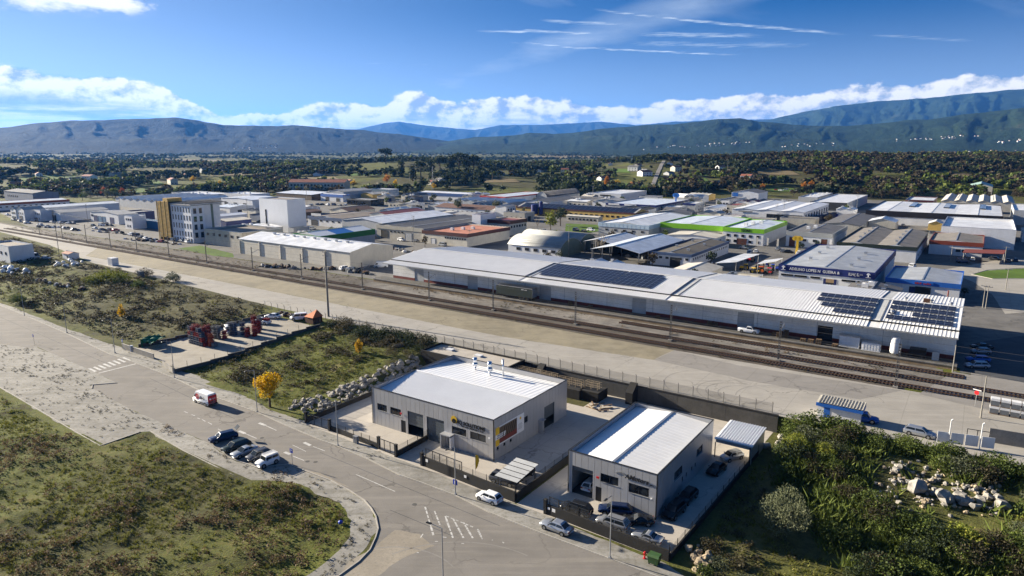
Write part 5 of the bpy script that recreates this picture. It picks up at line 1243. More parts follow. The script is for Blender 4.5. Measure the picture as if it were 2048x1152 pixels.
# platform in front of it
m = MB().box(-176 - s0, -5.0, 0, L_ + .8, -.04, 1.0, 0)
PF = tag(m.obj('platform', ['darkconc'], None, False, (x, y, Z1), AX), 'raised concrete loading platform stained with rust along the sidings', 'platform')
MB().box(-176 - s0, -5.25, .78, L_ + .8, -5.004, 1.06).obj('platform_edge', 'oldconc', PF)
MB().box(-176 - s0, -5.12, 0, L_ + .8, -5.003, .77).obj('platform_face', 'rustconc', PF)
m = MB()
for i in range(58): a = -4 + i * 3.0; m.cyl((a, -4.7, 1.0), (a, -4.7, 2.0), .025, .025, 4)
m.tube([(-4, -4.7, 2.0), (L_, -4.7, 2.0)], .02, 4); m.tube([(-4, -4.7, 1.5), (L_, -4.7, 1.5)], .02, 4); m.obj('railing', 'mast', PF)

# --- office tower with the gold louvred stair tower
TW = B('office_tower', 'white five storey office tower with rows of narrow windows beside a gold stair tower', -337.5, 187, 18, 15.5, 19, dict(wall='ribwhite', roof='flat', rm='rf_brown', par=.3, win=[('f', 7, 3.2 + 4.0 * i, 5.6 + 4.0 * i, .03, .98, .7) for i in range(4)] + [('f', 7, .6, 2.2, .03, .98, .9)] + [('r', 2, 2.6 + 4.0 * i, 5.2 + 4.0 * i, .03, .42, 1.5) for i in range(4)]), cat='tower')
MB().box(18, 7.0, 0, 18.06, 15.52, 19.1).obj('cladding', 'sg_white', TW)
MB().box(18.06, 10.6, 0, 18.14, 11.8, 19.0).obj('vertical_slot', 'greenw', TW)
MB().box(-.5, -.5, 18.6, 18.5, 15.8, 18.85).obj('roof_edge', 'oldconc', TW)
for i in range(5): MB().box(2 + 3.4 * i, .5, 19.07, 2.4 + 3.4 * i, 21, 19.5).obj('roof_beam', 'oldconc', TW)
x, y = W(-348.6, 186)
GT_ = thing('stair_tower', 'gold stair tower clad in horizontal louvres', 'tower', (x, y, Z1), AX)
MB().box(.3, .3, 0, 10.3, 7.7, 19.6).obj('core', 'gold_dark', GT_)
MB().box(5.6, .31, 14, 9.9, 8, 21.4).obj('lift_shaft', 'gold', GT_)
for i in range(28):
    m = MB(); z = 1.6 + i * .66
    m.box(-.05, -.02, z, 3.1, .25, z + .34).box(3.5, -.02, z, 6.8, .25, z + .34).box(7.4, -.02, z, 10.4, .25, z + .34)
    m.obj('louvre', 'gold', GT_)
MB().box(3.15, -.1, 0, 3.45, .3, 20).box(6.9, -.1, 0, 7.3, .3, 20).box(10.45, -.1, 0, 10.7, .3, 20).box(-.4, -.1, 0, -.1, .3, 20).obj('mullion', 'gold', GT_)

# --- small buildings near the railway and the field
z_ = float(terr(*W(-335, 113)))
B('house', 'plain white cube of a house beside the heaps of bags', -352, 112.5, 22, 9, 7.4, dict(wall='white', roof='flat', rm='rf_brown', win=[('f', 4, 3.6, 4.8, .1, .95, 1.5)]), z_ - .3, 'house')
B('hut', 'small brown roofed hut behind the parked white van', -322, 129, 6, 4, 2.6, dict(wall='white', roof='gable_u', rise=.7, rm='rf_housered', win=[('f', 1, 1, 1.9, .6, .9, .9)]), Z1 - .2, 'hut')
def container(s, t, L, D, h, mat, name, label, z=Z1, rz=0.0):
    x, y = W(s, t); r = thing(name, label, name.split('_')[-1], (x, y, z), AX + rz); m = MB(); n = int(L / .3)
    for i in range(n): m.box(L * i / n, 0 if i % 2 else .04, .12, L * (i + 1) / n, D if i % 2 else D - .04, h - .1)
    m.obj('body', mat, r); MB().box(0, 0, h - .1, L, D, h).box(0, 0, 0, L, D, .12).obj('frame', mat, r)
    return r
container(-289, 131.8, 3.6, 2.6, 3.0, 'sg_white', 'white_container', 'white box container standing alone on the pale concrete road')
container(-253, 125.0, 2.2, 1.6, 2.4, 'crate_grey', 'grey_cabinet', 'grey steel cabinet behind the round bush', Z1 - .1)
KI = thing('kiosk', 'blue walled kiosk with a striped grey flat roof at the edge of the concrete road', 'kiosk', (*W(-20, 125.0), Z1), AX)
rib_sheet(15, .45, (-.3, -.4, 2.75), (7.2, -.4, 2.75), (-.3, 3.4, 2.95), (7.2, 3.4, 2.95), .12).obj('roof_sheet', 'beige', KI)
MB().box(0, 0, 0, 6.9, 3.0, 2.6).obj('walls', 'white', KI); MB().box(-.3, -.42, 2.1, 7.2, -.02, 2.64).box(6.9, -.02, 2.1, 7.2, 3.3, 2.64).obj('fascia', 'f_bright', KI)
MB().box(1, -.03, 0, 2, -.004, 2.0).obj('door', 'f_bright', KI)
# annex with pale deck roof and storage pens behind the works
AN = thing('annex', 'long low annex with pale deck roof behind the grey works', 'annex', (*W(-103.5, 113.2), 0), AX)
MB().box(0, 0, 0, 24, .3, 3.9).box(0, 7.3, 0, 24, 7.6, 3.9).box(0, .3, 0, .3, 7.3, 3.9).box(23.7, .3, 0, 24, 7.3, 3.9).obj('walls', 'blackwall', AN)
MB().box(.3, .3, 3.2, 23.7, 7.3, 3.5).obj('roof', 'yard', AN)
for a in (4.2, 12.5): MB().box(a, 4, 3.5, a + 1.8, 5.2, 3.85).obj('roof_hatch', 'sg_white', AN)

# ------------------------------------------------------------------ railway
def track(label, s0, s1, ta, tb, n0, n1):
    """rails and sleepers; t runs from ta at s0 to tb at s1; sleepers between n0 and n1 are separate pieces"""
    r = tag(thing('railway_track', label, None, (*W(0, 0), Z1), AX), kind='structure')
    f = lambda s: ta + (tb - ta) * (s - s0) / (s1 - s0)
    m = MB(); v = []
    for g in (-.84, .84):
        a, b = f(s0) + g, f(s1) + g
        for z0, z1, w in ((.24, .38, .035), (.20, .24, .075)):
            m.add([(s0, a - w, z0), (s1, b - w, z0), (s1, b + w, z0), (s0, a + w, z0), (s0, a - w, z1), (s1, b - w, z1), (s1, b + w, z1), (s0, a + w, z1)],
                  [(0, 3, 2, 1), (4, 5, 6, 7), (0, 1, 5, 4), (1, 2, 6, 5), (2, 3, 7, 6), (3, 0, 4, 7)])
    m.obj('rail', 'rust', r)
    sl = MB().box(-.14, -1.32, .03, .14, 1.32, .20).mesh('sleeper', 'sleeper')
    rest = MB(); s = s0 + .4; i = 0
    while s < s1:
        if n0 <= s <= n1: link('sleeper', sl, r, (s, f(s), 0))
        else: rest.box(s - .14, f(s) - 1.32, .03, s + .14, f(s) + 1.32, .20)
        s += .68
    if rest.v: tag(rest.obj('sleeper_row', 'sleeper', r), kind='stuff')
    return r
track('siding track along the rusty platform edge', -78, 1, 165.6, 164.2, -62, 1)
track('main track with dark timber sleepers between mast and siding', -470, 24, 160.4, 157.4, -66, 2)
track('overgrown track nearest the pale apron', -470, 24, 154.6, 151.4, -66, 2)
def catenary_mast(s, t, label, arm=True):
    x, y = W(s, t); r = thing('catenary_mast', label, 'mast', (x, y, Z1), AX, 'railway catenary masts')
    m = MB().box(-.22, -.07, 0, -.14, .07, 9.2).box(.14, -.07, 0, .22, .07, 9.2)
    for i in range(15): z = .4 + i * .6; m.box(-.14, -.03, z, .14, .03, z + .28)
    m.obj('post', 'mast', r); MB().box(-.45, -.45, 0, .45, .45, .35).obj('footing', 'oldconc', r)
    if arm:
        MB().cyl((0, 0, 6.9), (0, 3.4, 7.9), .09, .08, 6).cyl((0, 0, 8.8), (0, 3.0, 7.8), .02, .02, 4).cyl((0, 3.1, 7.8), (0, 3.3, 6.7), .03, .03, 5).cyl((0, 3.4, 7.9), (0, 3.45, 7.3), .09, .09, 6).obj('cantilever', 'steel', r)
    return r
for i, (s, t) in enumerate([(-10.2, 149.4), (-33.8, 154.4), (-59.8, 155.9), (-86.7, 156.2), (-114.5, 156.9), (-138.8, 156.4), (-168.3, 156.4), (-200.3, 157), (-229.5, 157.2), (-260.9, 157.5), (-289, 157.3), (-316.4, 157.6), (-341.1, 157.8), (-365.5, 158), (-392, 158.2), (-420, 158.6)]):
    catenary_mast(s, t, ['catenary mast by the level crossing', 'catenary mast in front of the dark warehouse door', 'catenary mast at the edge of the grey apron', 'catenary mast beside dry shrubs on the siding', 'catenary mast opposite the dark green trailer'][i] if i < 5 else 'slim lattice catenary mast along the overgrown tracks')
m = MB()
for t, z in ((159.6, 9.7), (159.8, 10.9)): m.tube([(-470, t + 1.2, Z1 + z - 3), (-200, t + .3, Z1 + z - 3), (-30, t - .8, Z1 + z - 3), (20, t - 1.6, Z1 + z - 3)], .022, 4)
tag(m.obj('contact_wire', 'mast', None, False, (0, 0, 0), AX), 'overhead contact wire strung above the railway', 'wire')

# ------------------------------------------------------------------ poles and lamps
def hgt(base, topy):
    lo, hi = 0., 80.
    d = px_dir(0, 0)
    for _ in range(40):
        m = (lo + hi) / 2; v = Vector((base[0], base[1], base[2] + m - CAMH))
        f = v.y * math.cos(PITCH) - v.z * math.sin(PITCH); u = v.y * math.sin(PITCH) + v.z * math.cos(PITCH)
        if 576 - FPX * u / f > topy: lo = m
        else: hi = m
    return lo
def street_lamp(px, py, h, label, az=None, z=None):
    x, y, zz = G(px, py, 0) if z is None else G(px, py, z)
    r = thing('street_lamp', label, 'street lamp', (x, y, zz), (AX - math.pi / 2) if az is None else az, 'street lamps along the road')
    MB().cyl((0, 0, 0), (0, 0, h), .085, .055, 8).box(-.16, -.16, 0, .16, .16, .25).obj('pole', 'lamp_pole', r)
    MB().cyl((0, 0, h - .03), (1.5, 0, h + .18), .04, .035, 6).obj('arm', 'lamp_pole', r)
    MB().add([(1.35, -.14, h + .12), (2.05, -.10, h + .17), (2.05, .10, h + .17), (1.35, .14, h + .12), (1.35, -.1, h + .27), (1.95, -.08, h + .30), (1.95, .08, h + .30), (1.35, .1, h + .27)], [(0, 3, 2, 1), (4, 5, 6, 7), (0, 1, 5, 4), (1, 2, 6, 5), (2, 3, 7, 6), (3, 0, 4, 7)]).obj('lantern', 'trimblack', r)
    return r
for px, py, h, l in [(49, 631, 8.5, 'street lamp beside the dark round shrub'), (134, 666, 8.5, 'street lamp on the weedy verge between shrub and yard wall'), (230, 706, 8.5, 'street lamp just before the green netted yard'), (349, 756, 8.5, 'street lamp at the corner of the gas bottle yard'),
                     (514.6, 824.5, 8.5, 'street lamp in front of the yellow autumn tree'), (676, 892, 8.5, 'street lamp by the works yard gate and meter box'), (911, 990, 7.6, 'street lamp carrying a blue sign in front of the works'), (1219.6, 1117, 8.5, 'street lamp in front of the garage wall')]:
    street_lamp(px, py, h, l)
street_lamp(887, 1196, hgt(G(887, 1196), 1056), 'street lamp standing on the road junction', math.radians(155))
def utility_pole(px, py, topy, label, kind='conc_pole', arms=2, z=Z1, r0=.22):
    b = G(px, py, z) if z is not None else GT(px, py); h = hgt(b, topy)
    r = thing('utility_pole', label, 'pole', b, AX, 'utility poles')
    MB().cyl((0, 0, -.3), (0, 0, h), r0, r0 * .6, 8).obj('pole', kind, r)
    for i in range(arms): MB().box(-1.1, -.06, h - .4 - i * .9, 1.1, .06, h - .25 - i * .9).cyl((-.9, 0, h - .25 - i * .9), (-.9, 0, h - .02 - i * .9), .06, .06, 6).cyl((.9, 0, h - .25 - i * .9), (.9, 0, h - .02 - i * .9), .06, .06, 6).obj('cross_arm', 'steel', r)
    return r, h
PO = []
for px, py, ty, l, k in [(657, 633, 503, 'tall concrete power pole beside the dark bushes and concrete road', 2), (119, 514, 424, 'tall concrete power pole beside the pale road and yellow shrub', 2), (828, 490, 431, 'concrete pole with transformer arms in front of the concrete fronted factory', 3), (939, 492, 460, 'concrete pole beside the maroon fascia', 1),
                         (615, 421, 372, 'thin pole behind the white silo tower', 1), (496, 441, 397, 'pole with floodlights behind the office tower', 2), (176, 446, 408, 'thin pole in front of the blue doors', 1), (242, 432, 395, 'dark thin pole near the saw tooth roofs', 1), (1137, 514, 450, 'perforated concrete pole behind the long warehouse', 1), (1115, 511, 481, 'short pole beside the arched hangar', 1),
                         (1187, 516, 481, 'pole with transformer between hangar and open shed', 2), (1552, 438, 407, 'slim pole before the triple ridged showroom', 2), (1566, 440, 404, 'taller slim pole before the triple ridged showroom', 2), (1712, 430, 391, 'white pole beside the charcoal plant', 1), (1463, 418, 388, 'pole beside the white block with blue doors', 1),
                         (1490, 432, 397, 'pole at the end of the blue door yard', 1), (1243, 514, 492, 'short timber pole beside the open shed', 0), (2008, 529, 493, 'lamp pole on the estate street by the white factory', 1), (1901, 524, 492, 'thin pole in front of the rust fascia workshop', 0), (2011, 580, 537, 'lamp pole on the grass roundabout', 1), (1965, 616, 570, 'double timber pole by the rocky corner', 1), (1971, 617, 572, 'second timber pole by the rocky corner', 1), (1381, 530, 507, 'short pole at the corner of the tar roofed workshop', 0), (1961, 836, 752, 'pole beside the red stop sign', 0), (1905, 744, 690, 'white tipped post at the warehouse corner', 0)]:
    r, h = utility_pole(px, py, ty, l, arms=k, r0=.34 if py > 600 and py < 640 and px < 700 else .14); PO.append((r, h))
for px, py, ty, l in [(1454, 357, 323, 'tall white pole on the scrubby hill'), (1202, 377, 336, 'tall grey pole beside the golden poplar'), (820, 381, 346, 'pale pole among the trees behind the blue hall'), (574, 380, 347, 'pole beside the red roofed college'), (1185, 424, 372, 'tall dark pole behind the solar factory')]:
    utility_pole(px, py, ty, l, arms=1, z=None)
# power line from pole to pole
m = MB()
a, b = PO[0][0].location, PO[1][0].location
for k in (-.9, 0, .9):
    for (p, hp), (q, hq) in (((PO[1][0].location, PO[1][1]), (PO[0][0].location, PO[0][1])), ((PO[0][0].location, PO[0][1]), (Vector((150, 60, 4)), 17))):
        pts = []
        for i in range(13):
            f = i / 12; w = Vector(p).lerp(Vector(q), f); pts.append((w.x + k * UX, w.y + k * UY, w.z + hp * (1 - f) + hq * f - 5 * 4 * f * (1 - f) * .35))
        if q[0] != 150: m.tube(pts, .02, 4)
tag(m.obj('power_line', 'mast'), 'power line sagging between the two tall concrete poles', 'cable')
def lattice_mast(px, py, ty, label, w, mat='steel', dist=None):
    b = GT(px, py); h = hgt(b, ty); r = thing('lattice_mast', label, 'mast', b, .3)
    m = MB(); n = 10; c = [(-w, -w), (w, -w), (w, w), (-w, w)]
    L = lambda i, k: (c[i][0] * (1 - .85 * k / n), c[i][1] * (1 - .85 * k / n), h * k / n)
    rr = max(.05, w * .09)
    for k in range(n):
        for i in range(4): m.cyl(L(i, k), L(i, k + 1), rr, rr, 4); m.cyl(L(i, k), L((i + 1) % 4, k + 1), rr * .7, rr * .7, 4)
    m.obj('tower', mat, r)
    m = MB()
    for z in (.97, .88, .8): m.box(-w * 1.6, -rr, h * z, w * 1.6, rr, h * z + rr * 2)
    m.obj('cross_arm', mat, r)
lattice_mast(1568, 307, 268, 'red and white lattice mast on the wooded crest', 1.6, 'redbase'); lattice_mast(1703, 306, 261, 'grey lattice pylon on the wooded crest', 2.6); lattice_mast(866, 382, 333, 'telecom mast with aerials rising from the pine grove', 1.0)
for i in range(7): pass

# ------------------------------------------------------------------ walls, fences, gates
def wall_run(label, pts, h, mat='blackwall', th=.2, posts=None, ph=1.1, cap=None, name='yard_wall', zf=None, mesh=True, panel=None):
    """a wall along (s, t) points, its coping and the fence posts standing on it"""
    r = thing(name, label, name.split('_')[-1], (*W(*pts[0]), 0)); ox, oy = W(*pts[0])
    for (a, b) in zip(pts, pts[1:]):
        pa, pb = Vector(W(*a)) - Vector((ox, oy)), Vector(W(*b)) - Vector((ox, oy)); d = (pb - pa); L = d.length; d /= L; ang = math.atan2(d.y, d.x)
        n = max(1, int(L / 4)) if zf else 1
        for i in range(n):
            q0, q1 = pa + d * L * i / n, pa + d * L * (i + 1) / n; zz = zf((q0 + q1) / 2 + Vector((ox, oy))) if zf else 0.0
            MB().box(0, -th / 2, -.4, L / n, th / 2, h).obj('wall_segment', mat, r, False, (q0.x, q0.y, zz), ang)
            if cap: MB().box(0, -th / 2 - .04, h + .002, L / n, th / 2 + .04, h + .07).obj('coping', cap, r, False, (q0.x, q0.y, zz), ang)
        if posts:
            k = max(1, int(L / posts))
            for i in range(k + 1):
                q = pa + d * L * i / k; zz = zf(q + Vector((ox, oy))) if zf else 0.0
                link('fence_post', POST(ph), r, (q.x, q.y, zz + h - .02), ang)
            if mesh:
                zz = 0.0 if not zf else zf((pa + pb) / 2 + Vector((ox, oy)))
                if not zf: MB().add([(0, 0, h), (L, 0, h), (L, 0, h + ph * .92), (0, 0, h + ph * .92)], [(0, 1, 2, 3)]).obj('wire_mesh', 'mesh_wire', r, False, (pa.x, pa.y, zz), ang)
    return r
_PM = {}
def POST(h):
    if h not in _PM: _PM[h] = MB().box(-.035, -.035, 0, .035, .035, h).mesh('fence_post', 'trimblack')
    return _PM[h]
wall_run('black block wall beside the rock bank with wire fence', [(-98.5, 76.3), (-98.9, 112.5)], 1.0, posts=2.6, ph=1.0)
wall_run('black front wall between the low gate and the sliding gate', [(-92.0, 76.3), (-79.6, 75.8)], .9, posts=2.0, ph=.9)
wall_run('black dividing wall beside the blue shaded driveway', [(-74.7, 75.4), (-74.9, 83.0)], 1.0, posts=2.2, ph=1.0)
wall_run('black front wall with letter plates before the works forecourt', [(-69.1, 75.3), (-50.4, 74.1)], 1.7, posts=2.6, ph=1.0, mesh=True)
wall_run('black wall between the works yard and the garage drive', [(-50.4, 74.3), (-50.4, 111.5)], 1.3, posts=2.6, ph=1.0)
wall_run('black front wall below the parked dealer cars', [(-45.1, 74.0), (-26.8, 73.0)], 1.55, posts=2.6, ph=.8)
wall_run('low black side wall of the dealer yard with slim posts', [(-26.8, 73.2), (-25.9, 109.5)], .9, posts=2.4, ph=1.0)
for s, t in ((-98.4, 76.1), (-92.1, 76.2), (-79.4, 75.8), (-74.8, 75.2), (-69.2, 75.3), (-45.2, 74.0)):
    tag(MB().box(-.22, -.22, 0, .22, .22, 2.1).box(-.26, -.26, 2.1, .26, .26, 2.2).obj('gate_post', 'blackwall', None, False, (*W(s, t), 0), AX), 'square black masonry gate post at a yard entrance', 'gate post', 'gate posts of the yards')
def gate(s0, t0, s1, t1, h, n, label, z=0.0):
    a, b = Vector(W(s0, t0)), Vector(W(s1, t1)); L = (b - a).length; r = thing('metal_gate', label, 'gate', (a.x, a.y, z), math.atan2((b - a).y, (b - a).x))
    m = MB().box(0, -.04, .08, L, .04, .18).box(0, -.04, h - .1, L, .04, h)
    for i in range(n + 1): m.box(max(0, L * i / n - .05), -.04, .08, max(0, L * i / n - .05) + .1, .04, h)
    m.obj('gate_frame', 'trimblack', r); MB().add([(0, 0, .15), (L, 0, .15), (L, 0, h - .1), (0, 0, h - .1)], [(0, 1, 2, 3)]).obj('gate_panel', 'mesh_wire', r)
gate(-98.2, 76.1, -92.3, 76.2, 1.9, 3, 'low black gate beside the rock bank'); gate(-79.2, 75.6, -75.0, 75.4, 2.1, 3, 'black sliding gate before the shaded driveway')
gate(-68.8, 75.7, -61.0, 75.2, 2.9, 5, 'black railing gate slid open above the forecourt wall'); gate(-44.8, 74.3, -38.5, 74.0, 2.6, 4, 'black sliding gate above the dealer wall')
for i, (s, z, w) in enumerate([(-44.6, .9, .35), (-43.8, .75, .55), (-43.0, .85, .5), (-43.5, .25, .45), (-42.6, .2, .45), (-68.0, 1.0, .5), (-59.8, .9, .45)]):
    t = 73.86 if s > -50 else 75.12 if s < -65 else 74.55
    tag(MB().box(-w / 2, -.04, 0, w / 2, 0, w * .9).obj('notice_plate', 'sg_white', None, False, (*W(s, t), z), AX - .05), 'white notice plate fixed to a black yard wall', 'plate', 'white plates on the yard walls')
# terrace edge: retaining wall, fence above it
RW = thing('retaining_wall', 'dark concrete retaining wall below the terrace fence', 'wall', (*W(-100, 121.0), 0), AX)
for i in range(8): MB().box(i * 9.3, -.35, -.3, i * 9.3 + 9.26, .06, 3.15).obj('wall_segment', 'darkconc', RW)
MB().box(0, -.42, 3.152, 74.4, .12, 3.3).obj('coping', 'blackwall', RW)
for a in (24.6, 46.0):
    v = [(-2.8, 1.2), (-2.8, 2.4), (-.8, 3.9), (-.36, 3.9), (-.36, 0), (-2.8, 0)]
    MB().add([(a, p, q) for p, q in v] + [(a + 1.5, p, q) for p, q in v], [tuple(range(5, -1, -1)), tuple(range(6, 12))] + [(i, (i + 1) % 6, 6 + (i + 1) % 6, 6 + i) for i in range(6)]).obj('buttress', 'blackwall', RW)
FE = thing('chain_link_fence', 'chain link fence with bent concrete posts along the terrace edge', 'fence', (*W(-142, 122.0), Z1), AX)
pm_ = MB().box(-.05, -.05, -.2, .05, .05, 1.9).add([(-.05, -.05, 1.9), (.05, -.05, 1.9), (.05, .05, 1.9), (-.05, .05, 1.9), (-.04, -.4, 2.25), (.04, -.4, 2.25), (.04, -.32, 2.25), (-.04, -.32, 2.25)], [(4, 5, 6, 7), (0, 1, 5, 4), (1, 2, 6, 5), (2, 3, 7, 6), (3, 0, 4, 7)]).mesh('fence_post', 'conc_pole')
for i in range(40): link('fence_post', pm_, FE, (i * 2.95, 0, 0))
MB().add([(0, 0, .05), (115, 0, .05), (115, 0, 1.85), (0, 0, 1.85)], [(0, 1, 2, 3)]).obj('wire_mesh', 'mesh_wire', FE)
def tz(p): return float(terr(p.x, p.y))
FE2 = thing('wire_fence', 'wire fence with bent posts behind the parked white van', 'fence', (*W(-172, 121.0), 0), 0); o = Vector(W(-172, 121.0))
for i in range(11):
    q = Vector(W(-172 + i * 2.9, 121.0 + i * .05)); link('fence_post', pm_, FE2, (q.x - o.x, q.y - o.y, tz(q)), AX)
# the gas bottle yard
drape_pts = [(-172, 82.4), (-146.5, 79.4), (-142.6, 115.5), (-163, 116.5)]
def drape_st(name, P_, mat, lift, n=14):
    a, b, c, d = (Vector(q) for q in P_); V = []; F = []
    for i in range(n + 1):
        for j in range(n + 1):
            f, g = i / n, j / n; p = (a * (1 - f) + b * f) * (1 - g) + (d * (1 - f) + c * f) * g; x, y = W(p.x, p.y); V.append((x, y, float(terr(x, y)) + lift))
    for i in range(n):
        for j in range(n): F.append((i * (n + 1) + j, (i + 1) * (n + 1) + j, (i + 1) * (n + 1) + j + 1, i * (n + 1) + j + 1))
    return tag(link(name, mesh_np(name, V, F, mat)), kind='structure')
drape_st('dirt_yard', drape_pts, 'dirtyard', .10)
wall_run('pale rendered yard wall behind the white post by the road', [(-175, 80.9), (-159.7, 80.7)], 1.3, 'oldconc', .2, zf=tz, cap='kerb')
wall_run('short yard wall at the lane corner of the gas bottle yard', [(-153.4, 79.3), (-145.9, 77.6)], 1.2, 'oldconc', .2, zf=tz)
wall_run('long low yard wall with thin posts beside the mossy field', [(-145.9, 77.6), (-142.0, 116.3)], .9, 'darkconc', .25, posts=3.2, ph=1.3, zf=tz)
wall_run('far side wall of the gas bottle yard', [(-172.4, 83.5), (-162.8, 117)], .9, 'darkconc', .25, zf=tz)
x, y = W(-172, 84)
NT = thing('netting_screen', 'green netting stretched over a frame at the yard corner', 'netting', (x, y, tz(Vector((x, y)))), AX)
V = [(i * .7, j * 1.0, 2.0 + .35 * math.sin(i * 1.7 + j) + j * .15) for j in range(5) for i in range(8)]
MB().add(V, [(j * 8 + i, j * 8 + i + 1, j * 8 + i + 9, j * 8 + i + 8) for j in range(4) for i in range(7)]).add([(0, 0, 0), (0, 4, 0), (0, 4, 2.6), (0, 0, 2.0)], [(0, 1, 2, 3)]).obj('net', 'netting', NT)
m = MB()
for a, b in ((0, 0), (4.9, 0), (0, 4), (4.9, 4)): m.cyl((a, b, 0), (a, b, 2.3), .05, .05, 5)
m.obj('frame', 'steel', NT)
# stacked cages of gas bottles
def cage_meshes(k):
    m = MB()
    for a in (-.55, .5):
        for b in (-.55, .5): m.box(a, b, 0, a + .05, b + .05, 1.15)
    for z in (0.02, .55, 1.1):
        m.box(-.55, -.55, z, .55, -.5, z + .05).box(-.55, .5, z, .55, .55, z + .05).box(-.55, -.5, z, -.5, .5, z + .05).box(.5, -.5, z, .55, .5, z + .05)
    m.box(-.5, -.5, 0.02, .5, .5, .06)
    c = MB()
    for a in (-.32, 0, .32):
        for b in (-.32, 0, .32): c.cyl((a, b, .06), (a, b, .8), .15, .15, 7).cyl((a, b, .8), (a, b, .95), .15, .05, 7)
    return m.mesh('frame', k[0]), c.mesh('gas_bottles', k[1])
CG = [cage_meshes(k) for k in (('crate_red', 'crate_red'), ('crate_grey', 'crate_blue'), ('crate_red', 'cyl_orange'), ('crate_grey', 'crate_grey'))]
CL = ['red cage of gas bottles stacked in the gravel yard', 'steel cage of dark blue gas bottles stacked in the gravel yard', 'cage of orange gas bottles stacked in the gravel yard', 'cage of grey gas bottles stacked in the gravel yard']
def cage(s, t, lvl, k):
    x, y = W(s, t); r = thing('bottle_cage', CL[k], 'cage', (x, y, float(terr(x, y)) + .08 + lvl * 1.17), AX + random.uniform(-.04, .04), 'cages of gas bottles')
    link('frame', CG[k][0], r); link('gas_bottles', CG[k][1], r)
for i in range(5):
    for j in range(3):
        hgt_ = [4, 4, 3, 4, 3][i] if j < 2 else [2, 3, 2, 4, 2][i]
        for l in range(hgt_): cage(-163.4 + i * 1.25 - j * .05, 92.5 + j * 1.25, l, 1 if l < hgt_ - 2 and j == 0 else 0 if (i + j + l) % 3 else 1)
for i, (s, t, n, k) in enumerate([(-160.8, 97.5, 3, 3), (-159.4, 97.6, 3, 3), (-158.0, 98.4, 2, 0), (-159.0, 101.0, 3, 1), (-157.7, 101.2, 3, 1), (-156.3, 93.4, 3, 2), (-157.7, 92.8, 1, 0), (-155.0, 93.6, 1, 3), (-156.0, 102.4, 3, 1), (-154.6, 103, 2, 0), (-154.6, 105, 4, 0), (-153.2, 105.2, 3, 0), (-153.4, 102, 2, 0), (-152.0, 103.2, 2, 0), (-155.5, 107.2, 3, 3)]):
    for l in range(n): cage(s, t, l, k)

# ------------------------------------------------------------------ street furniture
def traffic_sign(px, py, label, z=0.0, w=.7, letter='P', h=2.4):
    b = G(px, py, z); r = thing('parking_sign', label, 'sign', b, AX)
    MB().cyl((0, 0, 0), (0, 0, h + .35), .04, .04, 6).obj('post', 'galv', r)
    pl = MB().box(-w / 2, -.07, h - .35, w / 2, -.045, h + .35).obj('plate', 'sign_blue', r)
    if letter: link('lettering', text_mesh(letter, .62, .006, 'sg_white'), r, (0, -.08, h - .22))
    else: MB().box(-.15, -.09, h - .22, .15, -.072, h + .2).obj('symbol', 'sg_white', r)
traffic_sign(585, 929, 'blue parking sign at the end of the row of parked cars'); traffic_sign(69, 689, 'blue parking sign at the edge of the gravel lot'); traffic_sign(247, 700, 'blue plate on a post beside the pale yard wall', letter=None)
b = G(911, 988.5); r = thing('blue_sign', 'blue plate strapped to the street lamp before the works', 'sign', (b[0], b[1] - .15, 1.6), AX); MB().box(-.4, -.03, 0, .4, 0, .8).obj('plate', 'sign_blue', r); MB().box(-.13, -.05, .15, .13, -.031, .6).obj('symbol', 'sg_white', r)
b = G(1308, 1128); r = thing('waste_container', 'green wheeled waste container beside the red hydrant', 'bin', b, AX)
MB().add([(-.6, -.42, .2), (.6, -.42, .2), (.6, .42, .2), (-.6, .42, .2), (-.72, -.54, 1.15), (.72, -.54, 1.15), (.72, .54, 1.15), (-.72, .54, 1.15)], [(0, 3, 2, 1), (4, 5, 6, 7), (0, 1, 5, 4), (1, 2, 6, 5), (2, 3, 7, 6), (3, 0, 4, 7)]).box(-.78, -.2, 1.0, -.72, .2, 1.1).obj('body', 'bin_green', r)
MB().add([(-.75, -.57, 1.152), (.75, -.57, 1.152), (.75, .57, 1.152), (-.75, .57, 1.152), (-.7, -.3, 1.36), (.7, -.3, 1.36), (.7, .5, 1.36), (-.7, .5, 1.36)], [(4, 5, 6, 7), (0, 1, 5, 4), (1, 2, 6, 5), (2, 3, 7, 6), (3, 0, 4, 7)]).obj('lid', 'bin_green', r)
for a in (-.5, .5):
    for c in (-.35, .35): MB().cyl((a, c - .04, .1), (a, c + .04, .1), .1, .1, 8).obj('wheel', 'tyre', r)
b = G(1289, 1117); r = thing('fire_hydrant', 'red fire hydrant standing by the black wall', 'hydrant', b)
MB().cyl((0, 0, 0), (0, 0, .75), .11, .10, 10).cyl((0, 0, .75), (0, 0, .95), .16, .10, 10).cyl((0, 0, 0), (0, 0, .06), .2, .2, 10).obj('barrel', 'hyd_red', r)
MB().cyl((-.22, 0, .6), (.22, 0, .6), .06, .06, 8).cyl((0, -.2, .5), (0, 0, .5), .07, .07, 8).obj('outlet', 'hyd_red', r)
b = G(712, 886); r = thing('meter_cabinet', 'grey meter cabinet on the verge by the works wall', 'cabinet', b, AX); MB().box(-.45, -.25, 0, .45, .25, 1.25).box(-.5, -.3, 1.25, .5, .3, 1.33).obj('body', 'sg_grey', r); MB().box(-.02, -.265, .1, .02, -.251, 1.2).obj('door_gap', 'trimblack', r)
b = G(263, 726 - 8); r = thing('white_post', 'short white post in front of the pale yard wall', 'post', G(264, 703)); MB().box(-.3, -.2, 0, .3, .2, 1.5).box(-.34, -.24, 1.5, .34, .24, 1.58).obj('body', 'sg_white', r)
